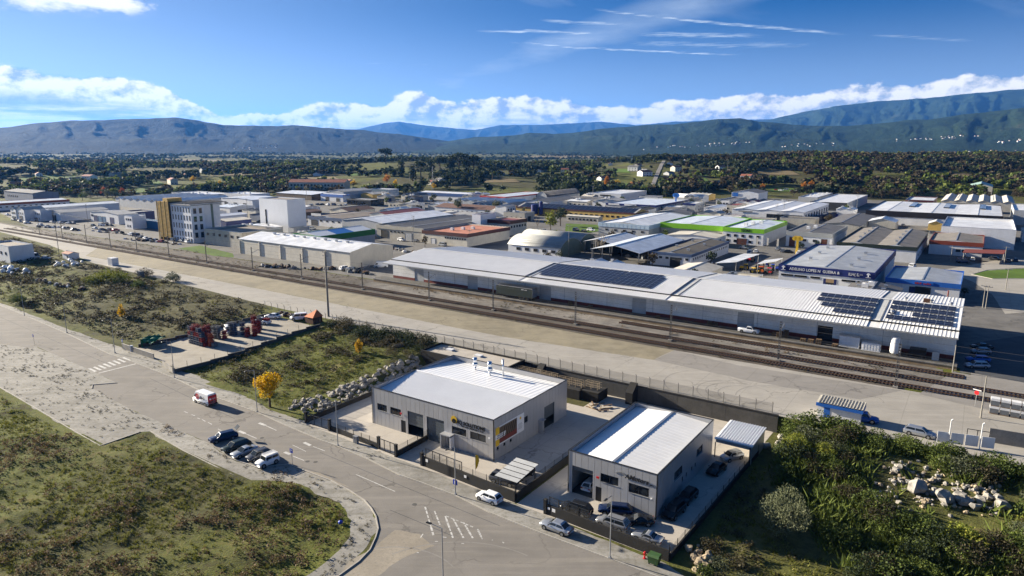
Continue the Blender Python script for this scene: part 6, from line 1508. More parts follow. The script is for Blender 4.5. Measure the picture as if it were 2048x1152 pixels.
b = G(951, 951); r = thing('feather_flag', 'yellow feather flag in the works forecourt', 'flag', (b[0], b[1], .02), .2)
MB().cyl((0, 0, 0), (0, 0, 3.4), .025, .02, 6).obj('pole', 'galv', r)
MB().add([(0, 0, .9), (.35, .02, 1.4), (.62, .05, 2.4), (.5, .06, 3.2), (.12, .02, 3.5), (0, 0, 3.2), (0, .015, .9), (.35, .035, 1.4), (.62, .065, 2.4), (.5, .075, 3.2), (.12, .035, 3.5), (0, .015, 3.2)], [(0, 1, 2, 3, 4, 5), (11, 10, 9, 8, 7, 6)]).obj('cloth', 'sign_yellow', r)
# solar carport in the forecourt
x, y = W(-54.6, 75.7); r = thing('carport', 'slim black carport with pale translucent panels over a parked car', 'carport', (x, y, .02), AX)
for a in (0, 3.2):
    for c in (0, 5.0): MB().box(a, c, 0, a + .1, c + .1, 2.3 + .1 * c).obj('post', 'trimblack', r)
for i in range(5): MB().add([(-.3, -.4 + i * 1.18, 2.32 + i * .118), (3.7, -.4 + i * 1.18, 2.32 + i * .118), (3.7, .72 + i * 1.18, 2.43 + i * .118), (-.3, .72 + i * 1.18, 2.43 + i * .118)] + [(-.3, -.4 + i * 1.18, 2.36 + i * .118), (3.7, -.4 + i * 1.18, 2.36 + i * .118), (3.7, .72 + i * 1.18, 2.47 + i * .118), (-.3, .72 + i * 1.18, 2.47 + i * .118)], [(0, 3, 2, 1), (4, 5, 6, 7), (0, 1, 5, 4), (1, 2, 6, 5), (2, 3, 7, 6), (3, 0, 4, 7)]).obj('roof_panel', 'greyw', r)
m = MB()
for i in range(6): m.box(-.32, -.5 + i * 1.18, 2.28 + i * .118, 3.72, -.4 + i * 1.18, 2.4 + i * .118)
m.obj('roof_beam', 'trimblack', r)
# level crossing posts, gate and pallets by the concrete road
b = G(1950, 812, Z1); r = thing('stop_sign', 'red round stop sign on a leaning post', 'sign', b, AX - .4); MB().cyl((0, 0, 0), (0, 0, 3.0), .05, .05, 6).obj('post', 'galv', r); MB().cyl((0, -.08, 2.6), (0, -.05, 2.6), .42, .42, 8).obj('plate', 'hyd_red', r); MB().box(-.7, -.04, 3.05, .7, 0, 3.2).obj('cross_bar', 'sg_white', r)
b = G(1896, 890, Z1); r = thing('screen_gate', 'white sheet gate between two white lamp posts', 'gate', b, AX + .25)
for a in (-.0, 4.3): MB().cyl((a, 0, -.6), (a, 0, 4.2), .09, .07, 8).cyl((a, 0, 4.2), (a + .25, 0, 4.4), .1, .12, 8).obj('post', 'sg_white', r)
for a in (-1.6, .3, 2.3, 4.5): MB().box(a, .1, .3, a + 1.75, .16, 2.1).obj('panel', 'white', r)
for i in range(4):
    b = G(1987 + i * 21, 826 + i * 4, Z1)
    for l in range(2):
        r = thing('wrapped_pallet', 'pallet of dark goods wrapped in white film by the railway crossing', 'pallet', (b[0], b[1], Z1 + .03 + l * 1.45), AX, 'wrapped pallets by the crossing')
        MB().box(-.65, -.65, .14, .65, .65, 1.2).obj('load', 'crate_grey', r); MB().box(-.68, -.68, 1.0, .68, .68, 1.43).obj('film', 'bag_white', r); MB().box(-.65, -.65, 0, .65, .65, .13).obj('pallet_base', 'wood', r)
b = G(2040, 900, Z1); r = thing('low_wall', 'pale rendered wall with iron gate frame beside the shrubs', 'wall', (b[0] - 3, b[1] + 3, Z1), AX + .1); MB().box(0, 0, -.4, 14, .25, 2.4).obj('wall_segment', 'oldconc', r); MB().box(-3, .05, 1.6, 0, .12, 1.7).box(-3, .05, 0, -2.9, .12, 1.7).box(-1.6, .05, 0, -1.5, .12, 1.7).obj('gate_frame', 'trimblack', r)
# things kept on the platform
def plat(u, yv): return W(s0_w + u, 174.0 + yv)
s0_w = -171.2
x, y = plat(48.6, -4.4); r = thing('semi_trailer', 'dark green curtain sided trailer parked under the canopy', 'trailer', (x, y, Z1 + 1.0), AX)
MB().box(0, 0, 1.0, 13.4, 2.5, 3.7).obj('body', 'f_dgreen', r); MB().box(-.04, -.03, 3.7, 13.44, 2.53, 3.85).box(13.4, -.02, 1.0, 13.46, 2.52, 3.7).obj('frame', 'galv', r); MB().box(.5, .3, .7, 13, 2.2, .98).obj('chassis', 'black', r)
strokes(r, 'f', 10.6, 3.1, 13.4, 2.5, 2.2, .3, 'sg_white', .03)
for a in (8.8, 10.1, 11.4):
    for c in (.05, 2.2): MB().cyl((a, c, .48), (a, c + .25, .48), .48, .48, 14).obj('wheel', 'tyre', r)
for a in (2.2,): MB().box(a, .3, 0, a + .15, .45, .7).box(a, 2.0, 0, a + .15, 2.15, .7).obj('landing_leg', 'steel', r)
x, y = W(-12.6, 170.6); r = thing('storage_tank', 'white upright gas tank with domed ends on the platform', 'tank', (x, y, Z1 + 1.0), AX)
V = []; F = []; n = 16
pr = [(.02, 0), (.7, .05), (.95, .3), (1.0, .6), (1.0, 3.4), (.95, 3.75), (.7, 4.0), (.3, 4.12), (.02, 4.15)]
for rr, z in pr:
    for i in range(n): V.append((rr * math.cos(2 * math.pi * i / n), rr * math.sin(2 * math.pi * i / n), z + .25))
for k in range(len(pr) - 1):
    for i in range(n): F.append((k * n + i, k * n + (i + 1) % n, (k + 1) * n + (i + 1) % n, (k + 1) * n + i))
MB().add(V, F).obj('vessel', 'sg_white', r, True)
for a in (.5, 2.6, 4.7): MB().box(math.cos(a) * .8 - .06, math.sin(a) * .8 - .06, 0, math.cos(a) * .8 + .06, math.sin(a) * .8 + .06, .6).obj('leg', 'steel', r)
container(-24.2, 171.0, 4.3, 2.2, 2.6, 'sg_white', 'cooling_unit', 'white cooling unit with grey grilles on the platform', Z1 + 1.0); container(-19.4, 170.6, 3.9, 1.9, 1.9, 'white', 'plant_cabinet', 'low white plant cabinet between cooling unit and tank', Z1 + 1.0)
container(-9.8, 171.0, 3.2, 2.0, 1.9, 'black', 'steel_bin', 'black steel bin beside the white tank', Z1 + 1.0); container(-5.4, 170.8, 1.3, 1.0, 1.9, 'greyw', 'control_cabinet', 'grey control cabinet at the end of the platform', Z1 + 1.0)
def pallet_mesh():
    m = MB()
    for i in range(5): m.box(-.6, -.5 + i * .21, .10, .6, -.34 + i * .21, .13)
    for a in (-.55, -.05, .45): m.box(a, -.5, 0, a + .1, .5, .10)
    return m.mesh('pallet', 'wood')
PAL = pallet_mesh()
def pallets(s, t, n, label, z=Z1 + 1.0):
    for i in range(n):
        o = link('pallet', PAL, None, (*W(s, t), z + i * .135), AX + random.uniform(-.08, .08)); tag(o, label, 'pallet', label)
for s, t, n in ((-36.2, 171.4, 14), (-37.6, 171.0, 9), (-30.2, 170.4, 6), (-28.4, 170.0, 9), (-24.8, 169.9, 5), (-38.9, 171.6, 7), (-32.0, 170.6, 5)): pallets(s, t, n, 'wooden pallet stacked on the platform by the dark doorway')
for s, t, n in ((-55.6, 172.6, 8), (-54.2, 172.8, 6), (-70, 172.6, 4), (-91, 172.8, 5), (-97.5, 172.4, 7), (-123, 172.6, 6), (-127.4, 172.4, 5)): pallets(s, t, n, 'wooden pallet lying along the shaded warehouse wall')
# racks behind the works
for i, (s, t, L, n) in enumerate([(-80.5, 116.0, 11.5, 3), (-68.4, 116.2, 5.6, 2), (-62.4, 117.0, 3.4, 2)]):
    x, y = W(s, t); r = thing('tube_rack', ['long rack of pale steel tube frames behind the works', 'short rack of pale steel tube frames', 'small frame of steel tube'][i], 'rack', (x, y, 2.0), AX)
    MB().box(-.4, -1.6, -2.0, L + .4, 2.6, 0).obj('plinth', 'blackwall', r)
    for j in range(n):
        m = MB()
        for k in range(int(L / 1.4) + 1): m.cyl((k * 1.4, j * .8, 0), (k * 1.4, j * .8, 1.5), .05, .05, 5)
        for z in (.5, 1.0, 1.5): m.cyl((0, j * .8, z), (L, j * .8, z), .04, .04, 5)
        m.obj('tube_frame', 'stone_tan', r)
for i in range(9):
    x, y = W(-59 + random.uniform(-1.8, 3.5), 113.5 + random.uniform(-1.5, 1.5)); L = random.uniform(1.6, 3.2)
    tag(MB().box(-L / 2, -.12, 0, L / 2, .12, .12).obj('timber_plank', 'wood' if i % 3 else 'stone_tan', None, False, (x, y, .03 + .13 * (i % 4)), random.uniform(0, 3)), 'loose timber plank lying behind the works', 'plank', 'loose planks behind the works')

# ------------------------------------------------------------------ vehicles
CK = dict(   # length, width, height, belt, hood, cabin: windscreen base, roof front, roof rear, rear base; wheel radius, wheel x
    sedan=(4.6, 1.80, 1.44, .92, .88, 1.05, .35, -1.05, -1.75, .32, 1.38), hatch=(4.0, 1.72, 1.47, .93, .88, 1.10, .45, -1.45, -1.90, .31, 1.25),
    wagon=(4.7, 1.80, 1.48, .93, .88, 1.15, .50, -1.75, -2.25, .32, 1.38), suv=(4.6, 1.88, 1.72, 1.08, 1.02, 1.20, .60, -1.80, -2.20, .37, 1.38),
    coupe=(4.4, 1.76, 1.36, .90, .85, .95, .15, -.75, -1.65, .32, 1.3), roadster=(4.1, 1.78, 1.28, .86, .82, .70, .10, -.55, -1.20, .33, 1.2),
    jeep=(3.55, 1.66, 1.74, 1.10, 1.06, .75, .55, -1.62, -1.70, .36, 1.1), minivan=(4.8, 1.90, 1.92, 1.08, 1.02, 1.85, 1.05, -2.15, -2.32, .33, 1.45),
    van=(5.55, 2.05, 2.48, 1.15, 1.05, 2.50, 1.72, -2.68, -2.74, .36, 1.75), pickup=(5.2, 1.85, 1.75, 1.05, 1.0, 1.30, .75, -.35, -.55, .38, 1.55))
_CM = {}
def loft(st, half):
    """rings across x; half gives (y, z) for y >= 0 from bottom centre to top centre"""
    V = []; F = []; n = None
    for s in st:
        h = half(s); ring = [(s[0], y, z) for y, z in h] + [(s[0], -y, z) for y, z in reversed(h[1:-1])]
        n = len(ring); V += ring
    for k in range(len(st) - 1):
        for i in range(n): F.append((k * n + i, k * n + (i + 1) % n, (k + 1) * n + (i + 1) % n, (k + 1) * n + i))
    F.append(tuple(range(n))); F.append(tuple(range((len(st) - 1) * n + n - 1, (len(st) - 1) * n - 1, -1)))
    return V, F
def car_meshes(kind):
    if kind in _CM: return _CM[kind]
    L, Wd, H, bz, hz, c0, c1, c2, c3, wr, wx = CK[kind]; w = Wd / 2; l = L / 2
    boxy = kind in ('van', 'jeep', 'minivan')
    e = .93 if boxy else .80
    st = [(l, w * e * .93, .36, hz * .70), (l - .12, w * .93, .26, hz * .84), (l - .55, w * .985, .22, hz * .96), (c0 + .1, w, .20, hz + .02), (0, w, .20, bz), (c3 + .2, w, .20, bz + .02)]
    if kind == 'pickup': st += [(-l + .1, w * .98, .3, bz), (-l, w * .96, .4, bz - .02)]
    elif c3 > -l + .3: st += [(-l + .28, w * .96, .26, bz + .02), (-l, w * .86, .36, bz - .10)]
    else: st += [(-l + .16, w * .975, .26, bz + .0), (-l, w * .90, .36, bz - .06)]
    half = lambda s: [(0, s[2]), (s[1] * .88, s[2]), (s[1] * .98, s[2] + .10), (s[1], s[2] + (s[3] - s[2]) * .55), (s[1] * .965, s[3] - .07), (s[1] * .86, s[3]), (0, s[3] + .035)]
    V, F = loft(st, half); body = MB().add(V, F)
    if kind == 'pickup': body.box(-l + .1, -w * .86, bz - .02, c3, -w * .80, bz + .06).box(-l + .1, w * .80, bz - .02, c3, w * .86, bz + .06)
    wl = w * (.96 if boxy else .90); wu = w * (.88 if boxy else .70); zb = bz - .02
    cs = [(c0, wl * .96, zb), (c0, wl * .96, zb)]
    P = lambda x, y, z: (x, y, z)
    B_ = [(c0, -wl * .93), (c0, wl * .93), (c3, wl * .95), (c3, -wl * .95)]; R_ = [(c1, -wu * .94), (c1, wu * .94), (c2, wu * .96), (c2, -wu * .96)]
    xm = (c1 + c2) / 2
    cab = MB(); v = [(x, y, zb) for x, y in B_] + [(x, y, H - .06) for x, y in R_] + [(c1 - .18, -wu * .82, H), (c1 - .18, wu * .82, H), (c2 + .18, wu * .82, H), (c2 + .18, -wu * .82, H)]
    cab.add(v, [(0, 1, 5, 4), (1, 2, 6, 5), (2, 3, 7, 6), (3, 0, 4, 7), (4, 5, 9, 8), (5, 6, 10, 9), (6, 7, 11, 10), (7, 4, 8, 11), (8, 9, 10, 11)])
    def pane(a, b, c, d, off, f0=.10, f1=.90, g0=.10, g1=.88):
        a, b, c, d = (Vector(q) for q in (a, b, c, d))
        Q = lambda f, g: (a.lerp(b, f)).lerp(d.lerp(c, f), g)
        n = (b - a).cross(d - a).normalized() * off
        q = [Q(f0, g0) + n, Q(f1, g0) + n, Q(f1, g1) + n, Q(f0, g1) + n]
        return MB().add(q, [(0, 1, 2, 3)])
    v = [Vector(q) for q in v]; res = [('body', body.mesh('body', ['car_silver'], True), None), ('cabin', cab.mesh('cabin', ['car_silver'], False), None)]
    def glass(nm_, m): res.append((nm_, m.mesh(nm_, ['carglass']), 'g'))
    glass('windscreen', pane(v[0], v[1], v[5], v[4], .012, .03, .97, .02, .97))
    if kind != 'van': glass('rear_window', pane(v[2], v[3], v[7], v[6], .012, .08, .92, .25 if boxy else .12, .88))
    for (a, b, c, d, fl) in ((1, 2, 6, 5, 0), (3, 0, 4, 7, 1)):
        lo, hi = (.1, .46) if kind != 'van' else (.06, .22)
        rngs = [(.05 if not fl else .52, .48 if not fl else .95), (.52 if not fl else .05, .95 if not fl else .48)]
        if kind == 'van': rngs = [(.03, .20)] if not fl else [(.80, .97)]
        if kind in ('roadster', 'pickup'): rngs = [(.08, .9)]
        for f0, f1 in rngs: glass('side_window', pane(v[a], v[b], v[c], v[d], .012, f0, f1, .14, .82 if kind != 'van' else .62))
    tr = MB()
    for x in (wx, -wx):
        for s in (-1, 1): tr.cyl((x, s * (w - .12), wr), (x, s * (w + .004), wr), wr + .07, wr + .07, 16)
    res.append(('wheel_arch', tr.mesh('wheel_arch', ['black']), 'a'))
    ty = MB().cyl((0, -.10, 0), (0, .10, 0), wr, wr, 16).mesh('tyre', ['tyre']); rm = MB().cyl((0, -.115, 0), (0, .115, 0), wr * .64, wr * .64, 12).mesh('rim', ['rim'])
    hl = MB().box(-.10, -.19, -.07, .03, .19, .07).mesh('headlight', ['lamp_clear']); tl = MB().box(-.03, -.14, -.09, .06, .14, .09).mesh('tail_light', ['lamp_red']); mi = MB().box(-.06, -.09, -.06, .06, .09, .06).mesh('mirror', ['black'])
    res2 = dict(ty=ty, rm=rm, hl=hl, tl=tl, mi=mi, w=w, l=l, wr=wr, wx=wx, hz=hz, bz=bz, c0=c0, H=H)
    # joined version for far cars
    j = MB(); mats = ['car_silver', 'carglass', 'tyre']
    for nm_, me, k in res:
        vv = [tuple(q.co) for q in me.vertices]; j.add(vv, [tuple(p.vertices) for p in me.polygons], 0 if k is None else 1 if k == 'g' else 2)
    for x in (wx, -wx):
        for s in (-1, 1): j.cyl((x, s * (w - .18), wr), (x, s * (w + .02), wr), wr, wr, 12, 2)
    res2['join'] = j.mesh('car', mats)
    _CM[kind] = (res, res2); return _CM[kind]
def paint(o, mat):
    o.material_slots[0].link = 'OBJECT'; o.material_slots[0].material = MT[mat]
def car_at(kind, col, x, y, z, ang, label, name='car', cat='car', group=None):
    res, q = car_meshes(kind); r = thing(name, label, cat, (x, y, z), ang, group)
    for nm_, me, k in res:
        o = link(nm_, me, r)
        if k is None: paint(o, col)
    w, l = q['w'], q['l']
    for sx in (1, -1):
        for sy in (-1, 1):
            wl = link('wheel', q['ty'], r, (sx * q['wx'], sy * (w - .082), q['wr'])); link('rim', q['rm'], wl)
    for sy in (-1, 1):
        link('headlight', q['hl'], r, (l - .12, sy * w * .66, q['hz'] * .72)); link('tail_light', q['tl'], r, (-l + .0, sy * w * .70, q['bz'] * .80)); o = link('mirror', q['mi'], r, (q['c0'] - .35, sy * (w + .05), q['bz'] + .06))
    return r
def by_wheels(kind, col, fw, rw, label, z=0.0, **k):
    a, b = Vector(G(*fw, z)[:2]), Vector(G(*rw, z)[:2]); d = (a - b).normalized(); n = Vector((-d.y, d.x)); c = (a + b) / 2
    if n.dot(c) < 0: n = -n
    c += n * CK[kind][1] / 2; return car_at(kind, col, c.x, c.y, z, math.atan2(d.y, d.x), label, **k)
def by_ends(kind, col, f, r, label, z=0.0, **k):
    a, b = Vector(G(*f, z)[:2]), Vector(G(*r, z)[:2]); d = (a - b).normalized(); c = (a + b) / 2
    return car_at(kind, col, c.x, c.y, z, math.atan2(d.y, d.x), label, **k)
ZR = .013; ZY = .021
# delivery van
VAN = by_wheels('van', 'car_white', (389, 804.7), (412.5, 813.8), 'white delivery van with red cube logo driving along the road', ZR, name='delivery_van', cat='van')
def on_van(m, nm_, mats): return m.obj(nm_, mats, VAN)
yv = 1.02
hexa = [(math.cos(math.pi / 6 + math.pi / 3 * i) * .66, math.sin(math.pi / 6 + math.pi / 3 * i) * .66) for i in range(6)]
m = MB().add([(.9 + a, yv + .006, 1.55 + b) for a, b in hexa], [tuple(range(5, -1, -1)), ], 0)
for a, b in ((0, -.6), (-.5, .3), (.5, .3)): m.cyl((.9, yv + .012, 1.55), (.9 + a, yv + .012, 1.55 + b), .035, .035, 4, 1)
on_van(m, 'logo', ['dpd_red', 'sg_white'])
t_ = link('lettering', text_mesh('dpd', .95, .004, 'dpd_dark', off=.01), VAN, (-.75, yv + .01, 1.25), math.pi)
MB().box(-2.775, -.92, .55, -2.752, .92, 2.22).obj('rear_doors', 'dpd_red', VAN); MB().box(-2.782, -.02, .55, -2.776, .02, 2.2).obj('door_gap', 'black', VAN)
MB().cyl((-2.79, .45, 1.55), (-2.778, .45, 1.55), .22, .22, 6).obj('logo', 'sg_white', VAN); link('lettering', text_mesh('dpd', .5, .004, 'sg_white'), VAN, (-2.79, -.25, 1.4), -math.pi / 2)
MB().box(-2.85, -1.0, .35, -2.745, 1.0, .55).box(-2.6, yv - .02, .42, 2.3, yv + .015, .62).obj('bumper', 'black', VAN)
# cars in the angled bay
Wg = by_ends('wagon', 'car_navy', (419, 887), (474, 873), 'dark blue estate car with its tailgate raised', ZR)
MB().add([(-2.15, -.62, 1.46), (-2.15, .62, 1.46), (-2.75, .60, 1.98), (-2.75, -.60, 1.98), (-2.13, -.62, 1.51), (-2.13, .62, 1.51), (-2.73, .60, 2.03), (-2.73, -.60, 2.03)], [(0, 3, 2, 1), (4, 5, 6, 7), (0, 1, 5, 4), (1, 2, 6, 5), (2, 3, 7, 6), (3, 0, 4, 7)]).obj('tailgate', 'carglass', Wg)
by_ends('wagon', 'car_dkgreen', (446, 907), (498, 889), 'dark green estate car parked second in the angled bay', ZR)
by_ends('coupe', 'car_silver', (462, 919), (516, 899), 'silver two door car parked in the middle of the angled bay', ZR)
by_ends('hatch', 'car_grey', (493, 925), (541, 907), 'dark grey hatchback next to the white jeep', ZR)
J = by_ends('jeep', 'car_white', (513, 938), (556, 921), 'small white off roader with roof rack and spare wheel', ZR, name='off_roader')
m = MB().box(-1.6, -.7, 1.80, .5, -.64, 1.86).box(-1.6, .64, 1.80, .5, .7, 1.86)
for i in range(9): m.box(-1.6 + i * .25, -.64, 1.80, -1.54 + i * .25, .64, 1.85)
m.obj('roof_rack', 'sg_white', J); MB().cyl((-1.98, 0, .95), (-1.80, 0, .95), .36, .36, 16).obj('spare_wheel', 'tyre', J)
by_wheels('hatch', 'car_white', (959, 1001.5), (983.5, 1011), 'white hatchback parked on the verge before the works wall', .012)
by_wheels('sedan', 'car_silver', (1089.2, 1060), (1122, 1072.5), 'silver saloon parked on the verge before the garage wall', .012)
# dealer yard
S1 = by_wheels('suv', 'car_ltgrey', (1201, 1054.5), (1237, 1066.5), 'silver off road car with alloy wheels behind the garage wall', ZY)
MB().box(-1.7, -.62, 1.74, .4, -.57, 1.79).box(-1.7, .57, 1.74, .4, .62, 1.79).obj('roof_rail', 'black', S1)
S2 = by_wheels('suv', 'car_black', (1130, 1026.5), (1162, 1036.5), 'black seven seat car beside the open garage gate', ZY)
MB().box(-1.7, -.62, 1.74, .4, -.57, 1.79).box(-1.7, .57, 1.74, .4, .62, 1.79).obj('roof_rail', 'chrome', S2)
by_wheels('wagon', 'car_navy', (1208, 1030.5), (1251, 1035), 'dark navy estate car parked along the garage front', ZY)
CV = by_wheels('roadster', 'car_black', (1260, 1053), (1296.5, 1054.6), 'black convertible with closed soft top', ZY)
by_wheels('roadster', 'car_silver', (1272.5, 1082), (1306, 1093), 'silver sports coupe at the corner of the dealer yard', ZY)
by_ends('suv', 'car_black', (1333, 1042), (1361, 1016), 'dark off road car first along the shaded garage wall', ZY)
by_ends('wagon', 'car_black', (1361, 1012), (1386, 988), 'black estate car second along the shaded garage wall', ZY)
by_ends('sedan', 'car_black', (1421, 953), (1444, 934), 'old black saloon near the car shelter', ZY)
by_ends('hatch', 'car_silver', (1452, 921), (1474, 915), 'silver car standing in the dark shelter', ZY)
by_ends('hatch', 'car_white', (1192, 966), (1172, 985), 'white hatchback inside the open garage bay', .05)
by_wheels('suv', 'car_grey', (1016, 974.5), (990, 967.5), 'grey crossover parked under the carport edge', .017)
by_ends('hatch', 'car_black', (1036, 958), (1056, 948), 'black car half hidden under the carport', .017)
# on the terrace
by_wheels('wagon', 'car_silver', (1854.6, 878.5), (1818.4, 870), 'silver estate car parked on the concrete road edge', Z1 + .011)
by_ends('pickup', 'car_blue', (1748, 846), (1700, 838), 'bright blue pickup peeking out behind the kiosk', Z1 + .011)
for i, (f, r_, k, c, l) in enumerate([((1939, 697), (1986, 699), 'sedan', 'car_black', 'black saloon parked first beside the warehouse end'), ((1938, 706), (1984, 708), 'hatch', 'car_ltgrey', 'pale grey car parked second beside the warehouse end'),
                                      ((1932, 722), (1978, 724), 'wagon', 'car_blue', 'blue estate car parked third beside the warehouse end'), ((1930, 734), (1976, 736), 'wagon', 'car_silver', 'silver estate car parked last beside the warehouse end')]): by_ends(k, c, f, r_, l, Z1 + .025)
b_ = [(-160, 100)]
def by_st(kind, col, s, t, ang, label, **k):
    x, y = W(s, t); return car_at(kind, col, x, y, float(terr(x, y)) + .11, AX + ang, label, **k)
gx, gy, gz = GT(546, 637); car_at('sedan', 'car_white', gx, gy, gz + .1, math.radians(168), 'white saloon parked in the gas bottle yard')
gx, gy, gz = GT(598, 640); car_at('minivan', 'car_white', gx, gy, gz + .1, math.radians(200), 'white panel van parked beside the orange tent', name='van', cat='van')
gx, gy, gz = GT(524, 648); TRK = car_at('pickup', 'car_white', gx, gy, gz + .1, math.radians(160), 'small white truck loaded with gas bottles', name='truck', cat='truck')
m = MB()
for i in range(5):
    for j in range(3): m.cyl((-2.3 + i * .36, -.4 + j * .4, 1.0), (-2.3 + i * .36, -.4 + j * .4, 1.65), .15, .12, 7)
m.obj('gas_bottles', 'crate_red', TRK)
gx, gy, gz = GT(458, 666); car_at('minivan', 'car_white', gx, gy, gz + .1, math.radians(-60), 'white and red van between the bottle cages', name='van', cat='van')
gx, gy, gz = GT(68, 517); car_at('van', 'car_white', gx, gy, gz + .05, math.radians(-25), 'white box van on the lot behind the cube house', name='van', cat='van')
gx, gy, gz = GT(93, 519); car_at('hatch', 'car_silver', gx, gy, gz + .05, math.radians(-10), 'silver hatchback in front of the box van')
by_st('pickup', 'car_white', -45.0, 170.9, 0.02, 'white pickup standing on the loading platform', name='pickup_truck')
bpy.data.objects['pickup_truck'].location.z = Z1 + 1.0
gx, gy, gz = G(762, 535, Z1); TR2 = car_at('van', 'car_white', gx, gy, gz + .02, math.radians(190), 'white lorry parked at the end of the cream hall', name='lorry', cat='lorry')
# far cars, single meshes
cols = ['car_white', 'car_silver', 'car_grey', 'car_black', 'car_white', 'car_navy', 'car_ltgrey', 'car_red']; kinds = ['hatch', 'sedan', 'wagon', 'hatch', 'suv', 'minivan', 'sedan']
FAR = {'parked along the street of white workshops': [(15, 431), (25, 432), (35, 434), (42, 436), (65, 442), (74, 441), (105, 446), (120, 447), (138, 448), (146, 448), (187, 453), (203, 452), (213, 451), (222, 452), (190, 458), (205, 461), (218, 461), (232, 462), (80, 452), (40, 444), (28, 441), (55, 447), (96, 455), (128, 458), (150, 461)],
       'standing below the gold stair tower': [(262, 471), (272, 473), (282, 476), (292, 479), (301, 481), (312, 483), (322, 485), (340, 478), (352, 482), (363, 484), (375, 486)],
       'parked before the dark glazed showroom': [(622, 411), (636, 410), (645, 410), (655, 411), (668, 411), (680, 412), (690, 411), (726, 411), (735, 410), (745, 411)],
       'parked on the factory street': [(803, 482), (885, 492), (831, 484), (1062, 463), (1075, 463), (1088, 463), (1168, 464), (1182, 462), (1152, 462), (1372, 421), (1380, 422), (1362, 420), (1348, 424), (1440, 424), (1452, 426)],
       'parked near the lime green office': [(1500, 508), (1488, 498), (1512, 505), (1556, 500), (1565, 504), (1578, 506), (1598, 509), (1925, 526), (2016, 524), (1945, 521), (2030, 523), (1990, 520)],
       'parked by the round restaurant pavilion': [(1552, 381), (1562, 382), (1572, 380), (1582, 383), (1594, 382), (1606, 384)],
       'discarded among the scrap beside the cream hall': [(702, 541), (716, 543), (690, 540)]}
i = 0; cn = dict(car_white='white', car_silver='silver', car_grey='dark grey', car_black='black', car_navy='navy', car_ltgrey='pale grey', car_red='red')
for lab, lst in FAR.items():
    for p in lst:
        x, y, z = GT(*p); k = kinds[i % 7]
        o = link('parked_car', car_meshes(k)[1]['join'], None, (x, y, z + .03), AX + random.choice([0, math.pi, math.pi / 2]) + random.uniform(-.15, .15)); paint(o, cols[(i * 5 + i // 7) % 8]); tag(o, '%s %s, %s' % (cn[cols[(i * 5 + i // 7) % 8]], {'suv': 'off roader', 'minivan': 'van', 'wagon': 'estate car', 'sedan': 'saloon', 'hatch': 'hatchback'}[k], lab), 'car', lab); i += 1
nc = 0
for _ in range(4000):
    if nc >= 70: break
    s_, t_ = fr.uniform(-470, 380), fr.uniform(214, 560)
    if not free(s_ - 1, t_ - 2, 2, 4, 1.2): continue
    x, y = W(s_, t_); k = kinds[nc % 7]; c = cols[(nc * 3 + nc // 5) % 8]; placed.append((s_ - 1.2, t_ - 2.4, 2.4, 4.8)); nc += 1
    o = link('parked_car', car_meshes(k)[1]['join'], None, (x, y, Z1 + .03), AX + math.pi / 2 + random.uniform(-.2, .2)); paint(o, c); l = '%s %s parked between the estate buildings' % (cn[c], {'suv': 'off roader', 'minivan': 'van', 'wagon': 'estate car', 'sedan': 'saloon', 'hatch': 'hatchback'}[k]); tag(o, l, 'car', 'cars parked between the estate buildings')
# tractors and machines outside the machinery hall
def tractor(px, py, col, label):
    x, y, z = G(px, py, Z1); r = thing('tractor', label, 'tractor', (x, y, z + .02), random.uniform(0, 6.2), 'machines on the dealer lot')
    MB().box(.2, -.4, .7, 2.0, .4, 1.4).box(-.8, -.6, .6, .3, .6, 1.3).obj('body', col, r); MB().box(-.75, -.6, 1.3, .25, .6, 2.3).obj('cab', 'carglass', r); MB().box(-.85, -.7, 2.3, .35, .7, 2.42).obj('cab_roof', col, r)
    for a, q, w_ in ((-.5, .75, .9), (1.5, .45, .75)):
        for s in (-1, 1): MB().cyl((a, s * w_ - .18, q), (a, s * w_ + .18, q), q, q, 14).obj('wheel', 'tyre', r)
for i, (px, py, c, l) in enumerate([(1503, 524, 'hyd_red', 'red tractor under the pale canopy'), (1517, 538, 'hyd_red', 'red tractor next to the orange machine'), (1532, 533, 'sign_blue', 'blue tractor beside the machinery hall'), (1547, 541, 'sign_blue', 'blue tractor at the corner of the machinery hall'), (1522, 546, 'orange', 'orange machine in front of the red tractor'), (1538, 548, 'hyd_red', 'red machine along the warehouse fence'), (1508, 548, 'sign_yellow', 'yellow machine by the canopy post'), (1490, 540, 'sign_yellow', 'yellow digger standing upright near the canopy')]): tractor(px, py, c, l)
def canopy(pts, h, label, mat='rf_white1'):
    P_ = [G(*p, Z1 + h)[:2] for p in pts]; c = np.mean(P_, 0); r = thing('canopy', label, 'canopy', (c[0], c[1], Z1))
    MB().prism([(p[0] - c[0], p[1] - c[1]) for p in P_], h - .15, h).obj('roof', mat, r)
    for p in P_: q = ((p[0] - c[0]) * .93, (p[1] - c[1]) * .93); MB().box(q[0] - .1, q[1] - .1, 0, q[0] + .1, q[1] + .1, h - .15).obj('post', 'steel', r)
canopy([(1430, 526), (1472, 524), (1520, 508), (1488, 507)], 4, 'flat canopy with pale roof over stored goods'); canopy([(1514, 528), (1552, 522), (1566, 516), (1530, 520)], 4, 'small white canopy beside the machinery hall')
canopy([(1925, 505), (2008, 508), (2012, 500), (1930, 498)], 4, 'long red canopy before the white factory', 'redbase')
